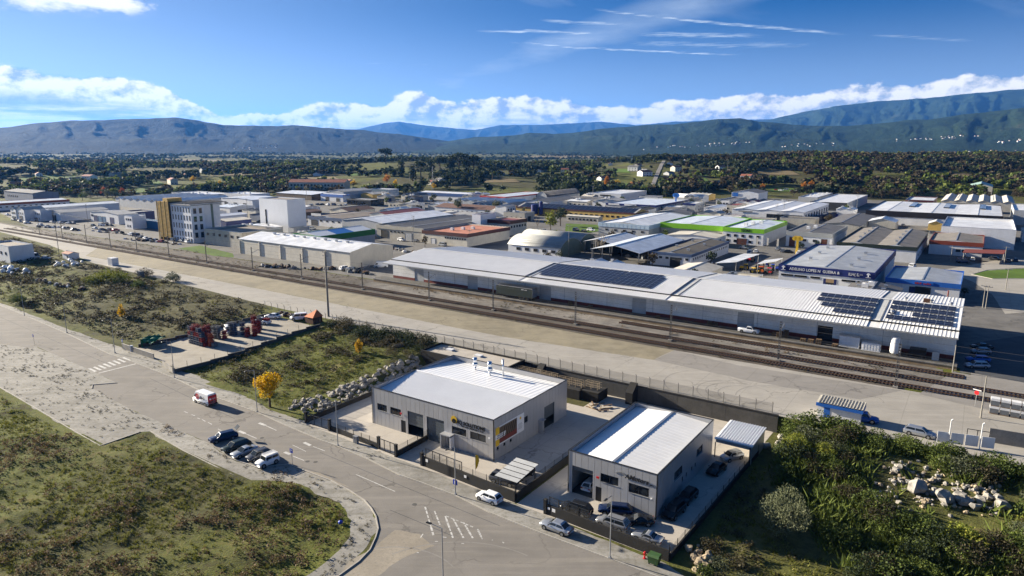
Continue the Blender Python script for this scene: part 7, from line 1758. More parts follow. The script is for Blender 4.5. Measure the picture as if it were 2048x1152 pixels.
for px, py, h, m_, l in [(1593, 508, 8, 'sign_yellow', 'tall yellow pylon sign with rounded head'), (1351, 418, 12, 'sg_royal', 'tall blue and white pylon sign beside the arched roofs')]:
    b = GT(px, py); r = thing('pylon_sign', l, 'sign', b, AX); MB().box(-.5, -.3, 0, .5, .3, h * .75).obj('post', m_, r); MB().box(-1.3, -.4, h * .75, 1.3, .4, h).cyl((-1.3, -.4, h * .87), (-1.3, .4, h * .87), h * .12, h * .12, 12).cyl((1.3, -.4, h * .87), (1.3, .4, h * .87), h * .12, h * .12, 12).obj('head', m_, r)
for px, py, l in [(1511, 498, 'cream feather flag before the lime green office door'), (1532, 499, 'cream feather flag at the corner of the lime green office'), (1552, 501, 'cream feather flag beside the parked flatbed')]:
    b = G(px, py, Z1); r = thing('feather_flag', l, 'flag', b, AX); MB().cyl((0, 0, 0), (0, 0, 5.5), .05, .04, 6).obj('pole', 'galv', r); MB().box(0, -.02, 2.0, .9, .02, 5.5).obj('cloth', 'cream', r)
for px, py, h, l in [(1069, 431, 7.5, 'squat dark blue silo beside the yellow factory'), (1082, 432, 9.5, 'slim dark blue silo beside the yellow factory')]:
    b = G(px, py, Z1); r = thing('silo', l, 'silo', b); q = 2.4 if h < 8 else 1.3
    MB().cyl((0, 0, 1.5), (0, 0, h), q, q, 16).cyl((0, 0, .6), (0, 0, 1.5), .5, q, 16).cyl((0, 0, h), (0, 0, h + .6), q, .4, 16).obj('vessel', 'f_navy', r); MB().box(-q * .8, -.1, 0, -q * .7, .1, 1.6).box(q * .7, -.1, 0, q * .8, .1, 1.6).box(-.1, -q * .8, 0, .1, -q * .7, 1.6).box(-.1, q * .7, 0, .1, q * .8, 1.6).obj('leg', 'steel', r)
# stacked blue crates on the estate
st_ = [(1612, 447), (1622, 445), (1632, 443), (1642, 441), (1652, 438), (1662, 435), (1672, 433), (1682, 431)]
for i, (px, py) in enumerate(st_):
    b = G(px, py, Z1)
    for j in range(5):
        for k in range(3 if i < 5 else 2):
            o = MB().box(-1.1, -1.1, 0, 1.1, 1.1, 1.15).box(-1.15, -1.15, 1.0, 1.15, 1.15, 1.1).obj('plastic_crate', 'pallet_navy' if i < 5 else 'tarp_blue', None, False, (b[0] + j * 1.9 + i * .7, b[1] + j * 2.6, Z1 + .02 + k * 1.16), AX)
            tag(o, 'navy crate stacked in the yard of the triple ridged showroom' if i < 5 else 'bright blue crate at the end of the navy stacks', 'crate', 'stacked crates in the showroom yard')

# ------------------------------------------------------------------ vegetation
def leaf_quads(C, size, rng, flat=0.0):
    n = len(C); a = rng.normal(size=(n, 3)); a /= np.linalg.norm(a, axis=1)[:, None] + 1e-9
    b = rng.normal(size=(n, 3)); b -= (b * a).sum(1)[:, None] * a; b /= np.linalg.norm(b, axis=1)[:, None] + 1e-9
    s = np.asarray(size)[:, None] * .5; e = rng.uniform(.5, 1.0, (n, 1))
    V = np.stack([C - a * s - b * s * e * .35, C + b * s * e, C + a * s + b * s * e * .25, C - b * s * e], 1).reshape(-1, 3)
    return V, np.arange(4 * n).reshape(n, 4)
def blob_points(blobs, n, rng, shell=.55):
    B_ = np.array(blobs, float); w = B_[:, 3] ** 2; k = rng.choice(len(B_), n, p=w / w.sum())
    d = rng.normal(size=(n, 3)); d /= np.linalg.norm(d, axis=1)[:, None]
    r = B_[k, 3] * (shell + (1 - shell) * rng.random(n) ** .6) * rng.choice([1, 1, 1, 1.12], n)
    sq = B_[k, 4] if B_.shape[1] > 4 else 1.0
    P_ = B_[k, :3] + d * r[:, None] * np.stack([np.ones(n), np.ones(n), np.ones(n) * sq], -1)
    tone = (k * 0.37) % 1.0
    rnd = np.clip(.25 * tone + .45 * (d[:, 2] * .5 + .5) + .4 * rng.random(n) - .05, 0, 1) * 0 + np.clip(.4 * tone + .6 * rng.random(n), 0, 1)
    return P_, rnd
def crown_mesh(name, blobs, n, leaf, mat, seed, shell=.55):
    rng = np.random.default_rng(seed); C, rnd = blob_points(blobs, n, rng, shell)
    keep = C[:, 2] > .0; C, rnd = C[keep], rnd[keep]
    V, F = leaf_quads(C, leaf * rng.uniform(.6, 1.35, len(C)), rng)
    return mesh_np(name, V, F, mat, np.repeat(rnd, 4))
def tree_blobs(kind, rng):
    U_ = rng.uniform
    if kind == 'round': return [(0, 0, .62, .22, .85)] + [(math.cos(a) * U_(.16, .26), math.sin(a) * U_(.16, .26), U_(.42, .78), U_(.13, .19), .85) for a in np.linspace(0, 6.28, 8)[:-1]] + [(U_(-.1, .1), U_(-.1, .1), .86, .13, .9)]
    if kind == 'tall': return [(U_(-.05, .05), U_(-.05, .05), .22 + .09 * i, .17 - .011 * i, 1.1) for i in range(8)] + [(math.cos(a) * .12, math.sin(a) * .12, U_(.3, .7), .1, 1.1) for a in np.linspace(0, 6.28, 6)[:-1]]
    if kind == 'umbrella': return [(math.cos(a) * U_(.12, .3), math.sin(a) * U_(.12, .3), U_(.62, .82), U_(.12, .17), .6) for a in np.linspace(0, 6.28, 9)[:-1]] + [(0, 0, .85, .2, .6)]
    if kind == 'conifer': return [(U_(-.03, .03), U_(-.03, .03), .14 + .1 * i, .24 - .025 * i, .7) for i in range(9)]
    if kind == 'bush': return [(math.cos(a) * U_(.25, .5), math.sin(a) * U_(.25, .5), U_(.25, .5), U_(.28, .42), .8) for a in np.linspace(0, 6.28, 7)[:-1]] + [(0, 0, .55, .42, .85)]
    return [(0, 0, .5, .5, 1.0)]
def trunk_mesh(kind, mat, seed, dead=False):
    rng = random.Random(seed); m = MB(); top = {'round': .5, 'tall': .75, 'umbrella': .7, 'conifer': .8, 'bare': .45}.get(kind, .3)
    m.cyl((0, 0, -.05), (.01, 0, top * .55), .032, .024, 7); m.cyl((.01, 0, top * .55), (-.01, .01, top), .024, .012, 6)
    for i in range(5 if kind != 'conifer' else 0):
        a = 6.28 * i / 5 + rng.random(); z = top * (.5 + .09 * i); q = (math.cos(a) * .2, math.sin(a) * .2, z + .2)
        m.cyl((0, 0, z), q, .014, .006, 5)
    if kind == 'bare':
        def br(p, d, l, r, k):
            e = p + d * l; m.cyl(p, e, r, r * .6, 4, 0, False)
            if k:
                for _ in range(3):
                    nd = (d + Vector((rng.uniform(-.7, .7), rng.uniform(-.7, .7), rng.uniform(-.15, .5)))).normalized(); br(e, nd, l * .68, r * .55, k - 1)
        for i in range(6): a = 6.28 * i / 6 + rng.random() * .5; br(Vector((0, 0, .18 + .05 * i)), Vector((math.cos(a) * .55, math.sin(a) * .55, .8)).normalized(), .24, .014, 3)
    return m.mesh('trunk', mat)
TP = {}
def proto(kind, leaf, n=420, size=.085):
    k = (kind, leaf, n)
    if k not in TP:
        L_ = []
        for i in range(3):
            sd = abs(hash((kind, len(leaf), n))) % 1000 * 0 + (len(kind) * 31 + len(leaf) * 7 + n) + i * 101
            L_.append((crown_mesh('crown', tree_blobs(kind, np.random.default_rng(sd)), n, size, leaf, sd), trunk_mesh(kind, 'bark' if leaf not in ('leaf_lime', 'twig') else 'pale_bark', sd)))
        TP[k] = L_
    return TP[k]
_tc = [0]
def tree(x, y, z, h, kind, leaf, label, group=None, n=420, size=.085, name='tree', wide=1.0):
    _tc[0] += 1; c, t = proto(kind, leaf, n, size)[_tc[0] % 3]
    r = thing(name, label, 'tree' if name == 'tree' else name.split('_')[-1], (x, y, z - .05), random.uniform(0, 6.28), group, (h * wide, h * wide, h))
    link('trunk', t, r); link('crown', c, r); return r
def tree_px(px, py, ty, kind, leaf, label, group=None, **k):
    b = GT(px, py); return tree(*b, max(1.5, hgt(b, ty)), kind, leaf, label, group, **k)
# trees one can name
tree_px(540, 814, 742, 'round', 'leaf_yellow', 'bright yellow autumn tree beside the road and rock bank', n=1700, size=.05, wide=1.1)
tree_px(718, 706, 676, 'tall', 'leaf_yellow', 'small yellow tree alone in the mossy field', n=500, size=.08, wide=1.25)
tree_px(243, 634, 606, 'tall', 'leaf_yellow', 'small yellow tree in the scrub beyond the road', n=500, size=.08, wide=1.2)
for px, py, ty, w, lf, l in [(185, 566, 548, 1.5, 'leaf_lime', 'wide yellow green bush at the edge of the scrub'), (213, 563, 533, 1.0, 'leaf_lime', 'tall yellow green bush between two lower ones'), (242, 564, 538, 1.0, 'leaf_lime', 'yellow green bush nearest the brown scrub'), (346, 563, 540, 1.0, 'leaf_olive', 'round olive brown bush beside the grey cabinet'), (290, 552, 533, 1.2, 'leaf_scrub', 'loose grey bush beside the white container'),
                             (277, 575, 555, .9, 'leaf_green', 'small bright green bush in the dark scrub'), (36, 606, 584, 1.0, 'leaf_green', 'dark clipped round shrub by the first street lamp'), (1568, 1062, 962, .72, 'leaf_pale', 'large round grey green shrub in the shaded hollow')]:
    b = GT(px, py); h = hgt(b, ty); tree(*b, h, 'bush', lf, l, n=1600 if px < 1000 else 4200, size=.07 if px < 1000 else .036, name='round_bush', wide=w)
for px, py, ty, kind, lf, l, w in [(1101, 464, 416, 'round', 'leaf_lime', 'pale yellow green plane tree behind the hangars', .8), (1121, 452, 412, 'round', 'leaf_dark', 'dense dark evergreen beside the pale plane tree', .9), (1048, 435, 411, 'tall', 'leaf_olive', 'pale poplar beside the blue silos', 1.1), (917, 428, 394, 'round', 'leaf_olive', 'pale olive poplar in front of the brown roofed hall', .8),
                               (992, 429, 399, 'round', 'leaf_olive', 'thin pale poplar near the maroon fascia', .75), (818, 417, 393, 'round', 'leaf_dark', 'broad dark umbrella tree beside the white gable', 1.5), (794, 413, 397, 'round', 'leaf_dark', 'dark tree next to the broad umbrella tree', 1.4), (867, 409, 386, 'round', 'leaf_dark', 'dark round tree by the white curved roofs', 1.0),
                               (850, 495, 469, 'round', 'leaf_brown', 'small rust brown street tree before the maroon fascia', .7), (1141, 393, 362, 'tall', 'leaf_dark', 'tall dark cypress group by the barrel hangar', 1.3), (1143, 406, 392, 'conifer', 'leaf_dark', 'small dark conifer by the slate roofed shed', 1.3), (1195, 409, 398, 'conifer', 'leaf_dark', 'first of three small dark conifers', 1.2), (1203, 408, 399, 'conifer', 'leaf_dark', 'second of three small dark conifers', 1.2), (1212, 409, 400, 'conifer', 'leaf_dark', 'third of three small dark conifers', 1.2),
                               (387, 367, 350, 'round', 'leaf_yellow', 'golden tree in the meadow below the white houses', 1.0), (421, 380, 355, 'round', 'leaf_lime', 'yellow green tree behind the office tower', 1.0), (442, 380, 358, 'tall', 'leaf_yellow', 'slender yellow tree behind the depot', 1.2), (472, 380, 356, 'round', 'leaf_brown', 'rust coloured tree behind the depot', 1.0), (498, 379, 355, 'tall', 'leaf_lime', 'yellowish poplar behind the depot', 1.2),
                               (707, 380, 357, 'round', 'leaf_yellow', 'golden round tree behind the grey roofed workshop', .9), (791, 380, 357, 'tall', 'leaf_yellow', 'yellow poplar behind the steel blue works', 1.2), (774, 371, 347, 'round', 'leaf_orange', 'tawny tree behind the yellow poplar', .9), (868, 382, 365, 'round', 'leaf_yellow', 'yellow tree at the foot of the telecom mast', 1.0), (1213, 376, 350, 'tall', 'leaf_orange', 'golden poplar beside the grey pole', 1.2), (1235, 376, 358, 'round', 'leaf_yellow', 'bright yellow tree below the hill houses', .9),
                               (1173, 382, 367, 'round', 'leaf_lime', 'lime green tree at the woodland edge', 1.2), (1190, 383, 366, 'round', 'leaf_brown', 'russet tree at the woodland edge', 1.2), (1525, 383, 366, 'round', 'leaf_orange', 'orange tree left alone before the pavilion', .9), (1607, 380, 362, 'round', 'leaf_orange', 'vivid orange tree beside the pavilion', 1.0), (1622, 380, 359, 'round', 'leaf_orange', 'taller orange tree beside the pavilion', 1.0),
                               (1784, 372, 353, 'round', 'leaf_brown', 'tawny oak at the foot of the wooded hill', 1.3), (1917, 388, 366, 'round', 'leaf_lime', 'yellowing poplar before the cream gabled hall', 1.2), (1945, 389, 367, 'round', 'leaf_brown', 'pale brown poplar before the cream gabled hall', 1.1), (1880, 389, 373, 'round', 'leaf_green', 'green tree near the maroon shop', 1.2), (207, 393, 373, 'round', 'leaf_red', 'red maple beside the car lot', .9), (244, 393, 374, 'round', 'leaf_red', 'second red maple beside the car lot', 1.1), (225, 394, 374, 'round', 'leaf_lime', 'yellow green tree between the red maples', 1.0),
                               (772, 329, 294, 'umbrella', 'leaf_dark', 'tall dark stone pine breaking the skyline', 1.2), (1376, 478, 464, 'round', 'leaf_olive', 'small tree in the lime green hall yard', 1.0), (1262, 376, 362, 'round', 'leaf_orange', 'small russet tree below the hill houses', 1.0), (1300, 392, 370, 'round', 'leaf_brown', 'russet tree at the foot of the hill lane', 1.0), (1635, 497, 480, 'round', 'leaf_dark', 'dark bushy tree before the red lined workshop', 1.1), (1600, 499, 481, 'round', 'leaf_dark', 'dark bushy tree beside the yellow pylon', 1.2), (1928, 592, 574, 'round', 'leaf_dark', 'dark tree beside the small repair shop', 1.2)]:
    tree_px(px, py, ty, kind, lf, l, wide=w)
for px, py, ty, l in [(1201, 516, 470, 'big pale bare tree behind the warehouse roof'), (703, 449, 428, 'bare grey tree beside the gabled workshop'), (1074, 457, 437, 'bare tree beside the dark red building'), (1355, 527, 500, 'bare street tree before the tar roofed workshop'), (1290, 521, 500, 'bare sapling by the open shed')]:
    b = GT(px, py); h = hgt(b, ty); r = thing('bare_tree', l, 'tree', b, random.uniform(0, 6), None, (h * .95, h * .95, h * 1.12)); link('trunk', trunk_mesh('bare', 'pale_bark', int(px)), r)
for i, (px, py, ty) in enumerate([(825, 362, 326), (842, 357, 320), (862, 352, 313), (880, 348, 309), (900, 346, 304), (918, 346, 303), (932, 344, 304), (948, 346, 308), (803, 354, 319), (900, 376, 345), (960, 371, 338), (870, 375, 342), (930, 372, 340), (985, 360, 332), (845, 378, 350)]):
    tree_px(px, py, ty, 'umbrella' if i % 2 else 'tall', 'leaf_dark', 'tall dark pine in the grove around the telecom mast', 'pines around the telecom mast', wide=1.2)

ne = 0
for _ in range(4000):
    if ne >= 60: break
    s_, t_ = fr.uniform(-470, 380), fr.uniform(214, 600)
    if not free(s_ - 1, t_ - 1, 2, 2, 1.0): continue
    x, y = W(s_, t_); q = ne % 4; ne += 1; placed.append((s_ - 1.5, t_ - 1.5, 3, 3))
    tree(x, y, Z1, fr.uniform(3.5, 7.5), 'round', ['leaf_dark', 'leaf_olive', 'leaf_brown', 'leaf_green'][q], ['dark evergreen', 'grey green', 'russet', 'green'][q] + ' street tree between the estate buildings', 'street trees of the estate', n=300, size=.10)

# ------------------------------------------------------------------ houses on the slopes
HS = [(22, 378), (34, 374), (140, 363), (163, 361), (150, 366), (262, 354), (228, 357), (270, 337), (362, 354), (335, 368), (310, 334), (428, 332), (515, 330), (538, 334), (562, 357), (590, 347), (690, 367), (845, 368), (868, 369), (1005, 351), (1082, 345), (1122, 347), (1160, 361), (1203, 361), (1270, 323), (1275, 334), (1278, 346), (1285, 353), (1225, 331), (1258, 374), (1255, 342), (1345, 331), (1372, 325), (1350, 343), (1338, 351), (1350, 359), (1438, 342), (1418, 371), (1434, 370), (1480, 361), (70, 352), (45, 345), (405, 346), (640, 352), (320, 350)]
HL = ['white walled', 'cream', 'grey', 'white']; AD = ['low', 'wide', 'small', 'tall', 'long', 'square', 'neat']; WH_ = ['among the dark oaks', 'above the meadow', 'at the edge of the olive grove', 'below the wooded crest', 'beside the hill lane', 'behind the industrial estate', 'on the open slope']
HOUSE_XY = []
for i, (px, py) in enumerate(HS):
    x, y, z = GT(px, py); L_ = 9 + (i * 37 % 8); D_ = 7 + (i * 13 % 4); h = 3.2 if i % 3 else 5.8; red = i % 4 in (0, 1, 3)
    lab = '%s %s house with %s roof %s' % (AD[i % 7], HL[i % 4], 'red tiled' if red else 'dark', WH_[(i * 3 + i // 7) % 7])
    ang = random.choice([0, math.pi / 2]) + random.uniform(-.5, .5)
    o = B('house', lab, 0, 0, L_, D_, h, dict(wall=['white', 'cream', 'greyw', 'white'][i % 4], roof='gable_u', rise=1.9, rm='rf_housered' if red else 'rf_dark', win=[('f', 3, 1.0, 2.2, .08, .92, 1.1), ('r', 2, 1.0, 2.2, .1, .9, 1.1)] + ([('f', 3, 3.7, 4.8, .08, .92, 1.1)] if h > 4 else []), door=[('f', .46, .54, 2.1, 'brown')] if i % 2 else []), z - .4, 'house', ang, 'houses on the slopes', (x, y))
    HOUSE_XY.append((x, y))
o = B('college', 'long two storey college with red hipped tile roof', 0, 0, 62, 16, 8.5, dict(wall='cream', roof='gable_u', rise=3, rm='rf_housered', win=[('f', 16, 4.6, 6.4, .02, .98, 2.2), ('f', 16, 1.2, 2.8, .02, .98, 1.4)]), GT(580, 378)[2] - .5, 'building', .5, None, GT(578, 380)[:2])
vs = random.Random(3)
VIL = [(1285, 298, 1500, 285, 34, 'village house far away at the foot of the forested hills'), (1560, 292, 1680, 288, 16, 'village house far away at the foot of the forested hills'), (1790, 282, 1960, 272, 26, 'village house strung along the far slope'), (1985, 288, 2048, 280, 10, 'village house strung along the far slope'), (455, 300, 560, 292, 18, 'hazy village house below the bare ridge'), (1880, 308, 2048, 300, 10, 'farmhouse scattered on the far plain')]
vh = [MB().box(-5, -4, 0, 5, 4, 6, 0).add([(-5.4, -4.4, 6), (5.4, -4.4, 6), (5.4, 4.4, 6), (-5.4, 4.4, 6), (-5.4, 0, 8.2), (5.4, 0, 8.2)], [(0, 1, 5, 4), (2, 3, 4, 5), (1, 2, 5), (3, 0, 4)], 1).box(-3, -4.05, 3.4, -1.6, -4.004, 5, 2).box(1.6, -4.05, 3.4, 3, -4.004, 5, 2).mesh('village_house', ['white', 'rf_housered0' if k else 'rf_cream0', 'glass']) for k in (0, 1, 1)]
DG = bpy.context.evaluated_depsgraph_get(); hits = []
for x0, y0, x1, y1, n, l in VIL:
    for i in range(n):
        f = vs.random(); d = Vector(px_dir(x0 + (x1 - x0) * f, y0 + (y1 - y0) * f + vs.uniform(-3, 3))).normalized()
        ok, p, _, _, _, _ = SC.ray_cast(DG, Vector((0, 0, CAMH)) + d * 1500, d)
        if ok: hits.append((p.copy(), l))
for i, (p, l) in enumerate(hits):
    tag(link('village_house', vh[i % 3], None, (p.x, p.y, p.z - 1.5), vs.uniform(0, 6.28), vs.uniform(.5, .9)), l, 'house', l)

# ------------------------------------------------------------------ woodland on the slopes
def merged(name, pts, hs, protoV, protoR, mat, label, rng, wide=None):
    """many small plants merged into one mesh; protoV is a list of (V, rnd)"""
    Vs = []; Rs = []; n = len(pts); ch = rng.integers(0, len(protoV), n); ang = rng.uniform(0, 6.28, n); tone = rng.random(n)
    for k in range(len(protoV)):
        i = np.where(ch == k)[0]
        if not len(i): continue
        V = protoV[k]; c, s = np.cos(ang[i])[:, None], np.sin(ang[i])[:, None]; h = hs[i][:, None]; w = h * (wide if wide is not None else 1.0)
        X = (V[None, :, 0] * c - V[None, :, 1] * s) * w + pts[i, 0:1]; Y = (V[None, :, 0] * s + V[None, :, 1] * c) * w + pts[i, 1:2]; Z = V[None, :, 2] * h + pts[i, 2:3]
        Vs.append(np.stack([X, Y, Z], -1).reshape(-1, 3)); Rs.append(np.clip(.55 * np.repeat(tone[i], len(V)) + .5 * np.tile(protoR[k], len(i)), 0, 1))
    V = np.concatenate(Vs); R = np.concatenate(Rs)
    return tag(link(name, mesh_np(name, V, np.arange(len(V)).reshape(-1, 4), mat, R)), label, name.split('_')[-1], None, 'stuff')
def small_protos(kind, n, size, k, seed):
    PV = []; PR = []
    for i in range(k):
        rng = np.random.default_rng(seed + i); C, r = blob_points(tree_blobs(kind, rng), n, rng, .6); V, F = leaf_quads(C, size * rng.uniform(.7, 1.3, len(C)), rng); PV.append(V); PR.append(np.repeat(r, 4))
    return PV, PR
clear = [GT(*p)[:2] for p in [(70, 360), (460, 350), (640, 358), (1125, 352), (1235, 342), (1385, 361), (1550, 347), (1690, 341), (1795, 362), (1920, 352), (1000, 362), (255, 363), (200, 362), (300, 364), (125, 358), (320, 381), (1235, 371), (1690, 380), (1430, 345), (725, 348), (1570, 380)]]
BX = [(W(r[0] + r[2] / 2, r[1] + r[3] / 2), max(r[2], r[3]) * .62) for r in placed]
def scatter_wood():
    rng = np.random.default_rng(19); n = 110000
    d = 600 * (2300 / 600) ** rng.random(n); t = rng.uniform(-.98, .98, n); x = t * d; y = d
    s_ = x * UX + y * UY; t_ = -x * UY + y * UX
    dens = sm(.40, .60, fbm(x / 75., y / 75., 21, 3)) * 1.0
    dens = np.maximum(dens, .95 * sm(.2, .3, x / d) * (.10 + .90 * sm(.36, .50, fbm(x / 60., y / 60., 23, 3)))); dens *= sm(600, 700, d)
    keep = rng.random(n) < dens * .42
    for (cx, cy) in clear: keep &= np.hypot((x - cx), (y - cy)) > 34
    for (cx, cy) in HOUSE_XY: keep &= (np.abs(x - cx) > 13) | (y - cy > 9) | (y - cy < -34)
    for (c, rr) in BX: keep &= np.hypot(x - c[0], y - c[1]) > rr + 4
    # lane
    a, b = np.array(GT(1301, 384)[:2]), np.array(GT(1327, 322)[:2]); ab = b - a; pr = np.clip(((x - a[0]) * ab[0] + (y - a[1]) * ab[1]) / (ab @ ab), 0, 1)
    keep &= np.hypot(x - a[0] - pr * ab[0], y - a[1] - pr * ab[1]) > 9
    inside = (t_ < 640) & (s_ > -520) & (s_ < 430) & (y < 640)
    keep &= ~inside
    x, y, d = x[keep], y[keep], d[keep]; z = terr(x, y)
    return x, y, z, d, rng
wx_, wy_, wz_, wd_, wr_ = scatter_wood()
sel = fbm(wx_ / 150., wy_ / 150., 31, 2) + wr_.normal(0, .10, len(wx_)); rt = wx_ / wd_
cls = np.where(rt > .22, np.where(sel < .38, 0, np.where(sel < .60, 1, 2)), np.where(sel < .42, 0, np.where(sel < .50, 2, np.where(sel < .58, 1, 3))))
order = np.argsort(wd_); single = np.zeros(len(wx_), bool); single[order[:230]] = True
LN = ['leaf_dark', 'leaf_brown', 'leaf_green', 'leaf_olive']; LL = ['dark evergreen oak', 'russet autumn oak', 'green broadleaf tree', 'grey green olive tree']
for i in order[:230]:
    c = int(cls[i]); tree(wx_[i], wy_[i], wz_[i], wr_.uniform(5, 10), 'round', LN[c], LL[c] + ' at the near edge of the woods behind the estate', LL[c] + 's along the woodland edge', n=300, size=.10, wide=wr_.uniform(.9, 1.25))
PV, PR = small_protos('round', 38, .31, 5, 77); PF, PRF = small_protos('round', 18, .42, 5, 177)
WL = ['dark evergreen woodland covering the slopes', 'russet autumn woodland covering the hill', 'green broadleaf woodland on the slopes', 'grey green olive groves on the slopes']
for c in range(4):
    for far in (0, 1):
        k = (cls == c) & ~single & ((wd_ > 1250) == bool(far))
        if k.sum() < 3: continue
        pts = np.stack([wx_[k], wy_[k], wz_[k] - .6], -1); hs = wr_.uniform(5.5, 11.5, k.sum()) * (.6 if c == 3 else 1)
        merged('woodland', pts, hs, PF if far else PV, PRF if far else PR, LN[c], WL[c] + (', further slopes' if far else ''), wr_, 1.25)
def scatter_far():
    rng = np.random.default_rng(29); n = 21000; d = 1900 * (4700 / 1900) ** rng.random(n); t = rng.uniform(-.95, .95, n); x = t * d; y = d
    k = rng.random(n) < sm(.42, .56, fbm(x / 260., y / 120., 51, 3)); x, y = x[k], y[k]; z = terr(x, y)
    merged('far_woodland', np.stack([x, y, z - 1], -1), rng.uniform(7, 14, len(x)), PF, PRF, 'leaf_dark', 'lines and clumps of trees on the far plain', rng, 1.6)
scatter_far()

# ------------------------------------------------------------------ near scrub, grass, bushes, rocks
def fill(poly, n, rng, dens=None):
    P_ = np.array(poly); x = rng.uniform(P_[:, 0].min(), P_[:, 0].max(), n); y = rng.uniform(P_[:, 1].min(), P_[:, 1].max(), n)
    k = inpoly(x, y, poly)
    if dens is not None: k &= rng.random(n) < dens(x, y)
    return np.stack([x[k], y[k], terr(x[k], y[k])], -1)
def blade_protos(n, k, seed, spread=.55):
    PV = []; PR = []
    for i in range(k):
        rng = np.random.default_rng(seed + i); V = []
        for j in range(n):
            a = rng.uniform(0, 6.28); r = rng.uniform(0, spread); bx, by = math.cos(a) * r, math.sin(a) * r; h = rng.uniform(.45, 1.0); lean = rng.normal(0, .35, 2); w = rng.uniform(.05, .11); q = rng.uniform(0, 6.28)
            V += [(bx - w * math.cos(q), by - w * math.sin(q), -.05), (bx + w * math.cos(q), by + w * math.sin(q), -.05), (bx + lean[0] * .7 + w * .5 * math.cos(q), by + lean[1] * .7, h * .75), (bx + lean[0], by + lean[1], h)]
        PV.append(np.array(V)); PR.append(np.repeat(rng.random(n), 4))
    return PV, PR
GV, GR = blade_protos(9, 5, 300); SV, SR = small_protos('bush', 24, .30, 6, 400); HV, HR = small_protos('bush', 24, .26, 6, 420)
rg = np.random.default_rng(5)
N1 = lambda x, y: sm(.38, .58, fbm(x / 7., y / 7., 61, 3)); N2 = lambda x, y: sm(.46, .60, fbm(x / 9., y / 9., 71, 3))
p = fill(MEADOW, 80000, rg, lambda x, y: .18 + .82 * N1(x, y)); merged('meadow_grass', p, rg.uniform(.22, .55, len(p)), GV, GR, 'leaf_grass', 'rough green grass of the meadow below the gravel lot', rg, 1.3)
p = fill(MEADOW, 27000, rg, lambda x, y: .06 + .78 * N2(x, y)); merged('heath_scrub', p, rg.uniform(.45, 1.05, len(p)), HV, HR, 'leaf_heath', 'brown heather like scrub in the meadow', rg, 1.1)
p = fill(MEADOW, 9000, rg, lambda x, y: N2(x + 40, y + 13) * .7); merged('dark_weeds', p, rg.uniform(.3, .6, len(p)), SV, SR, 'leaf_scrub', 'dark low weeds in the meadow', rg, 1.3)
p = fill(F1, 24000, rg, lambda x, y: .22 + .7 * sm(.40, .58, fbm(x / 11., y / 11., 81, 3))); merged('field_scrub', p, rg.uniform(.5, 1.5, len(p)), SV, SR, 'leaf_scrub', 'dark brown scrub over the waste ground', rg, 1.35)
p = fill(F1, 15000, rg, lambda x, y: sm(.42, .56, fbm(x / 14. + 9, y / 14., 91, 3))); merged('field_grass', p, rg.uniform(.3, .6, len(p)), GV, GR, 'leaf_grass', 'green grass patches on the waste ground', rg, 1.4)
p = fill(F2, 9000, rg, lambda x, y: .25 + .75 * N1(x, y)); merged('field_grass', p, rg.uniform(.25, .5, len(p)), GV, GR, 'leaf_grass', 'mossy grass of the field behind the rock bank', rg, 1.4)
p = fill(F2, 6500, rg, lambda x, y: .05 + .8 * sm(.48, .6, fbm(x / 6., y / 6., 95, 3))); merged('field_scrub', p, rg.uniform(.4, 1.1, len(p)), SV, SR, 'leaf_scrub', 'dark tussocks in the mossy field', rg, 1.3)
VG = PX([(0, 601), (125, 656), (244, 697), (371, 747), (506, 801), (614, 845), (740, 891), (796, 917), (740, 918), (573, 848), (400, 778), (273, 724), (135, 665), (0, 608)])
p = fill(VG, 12000, rg, lambda x, y: .1 + .5 * sm(.45, .6, fbm(x / 2.5, y / 2.5, 98, 3))); merged('verge_weeds', p, rg.uniform(.12, .38, len(p)), SV, SR, 'leaf_scrub', 'dry weeds on the gravel verge', rg, 1.4)
GL = PX([(0, 690), (70, 696), (190, 750), (186, 774), (256, 818), (415, 887), (514, 938), (575, 932), (661, 964), (735, 1006), (752, 1057), (700, 1125), (640, 1160), (690, 1070), (690, 1020), (600, 970), (488, 962), (366, 902), (300, 862), (200, 892), (0, 775)])
p = fill(GL, 26000, rg, lambda x, y: .12 + .6 * sm(.5, .64, fbm(x / 4., y / 4., 103, 3))); merged('verge_weeds', p, rg.uniform(.10, .34, len(p)), SV, SR, 'leaf_scrub', 'dry weeds creeping over the gravel lot', rg, 1.5)
BE = PX([(330, 848), (415, 890), (514, 941), (600, 945), (664, 968), (640, 985), (560, 965), (480, 948), (390, 905), (320, 862)])
p = fill(BE, 2200, rg, lambda x, y: .75 * sm(.42, .58, fbm(x / 3., y / 3., 107, 3))); merged('heath_scrub', p, rg.uniform(.2, .5, len(p)), HV, HR, 'leaf_heath', 'brown weeds behind the angled parking bay', rg, 1.4)
RS = [W(*q) for q in [(-470, 160), (-300, 152.5), (-176, 150.5), (-176, 171), (-470, 172)]]; RS2 = [W(*q) for q in [(-176, 150.2), (-60, 149.4), (-12, 149), (-12, 150.6), (-60, 151.2), (-176, 153)]]; RS3 = [W(*q) for q in [(-150, 161.6), (-8, 160.4), (-8, 162.6), (-66, 163), (-76, 168.4), (-150, 168.4)]]
p = fill(RS, 9000, rg, lambda x, y: .35 + .5 * sm(.4, .6, fbm(x / 8., y / 8., 111, 3))); merged('rail_scrub', p, rg.uniform(.25, .8, len(p)), HV, HR, 'leaf_scrub', 'brown scrub overgrowing the railway', rg, 1.4)
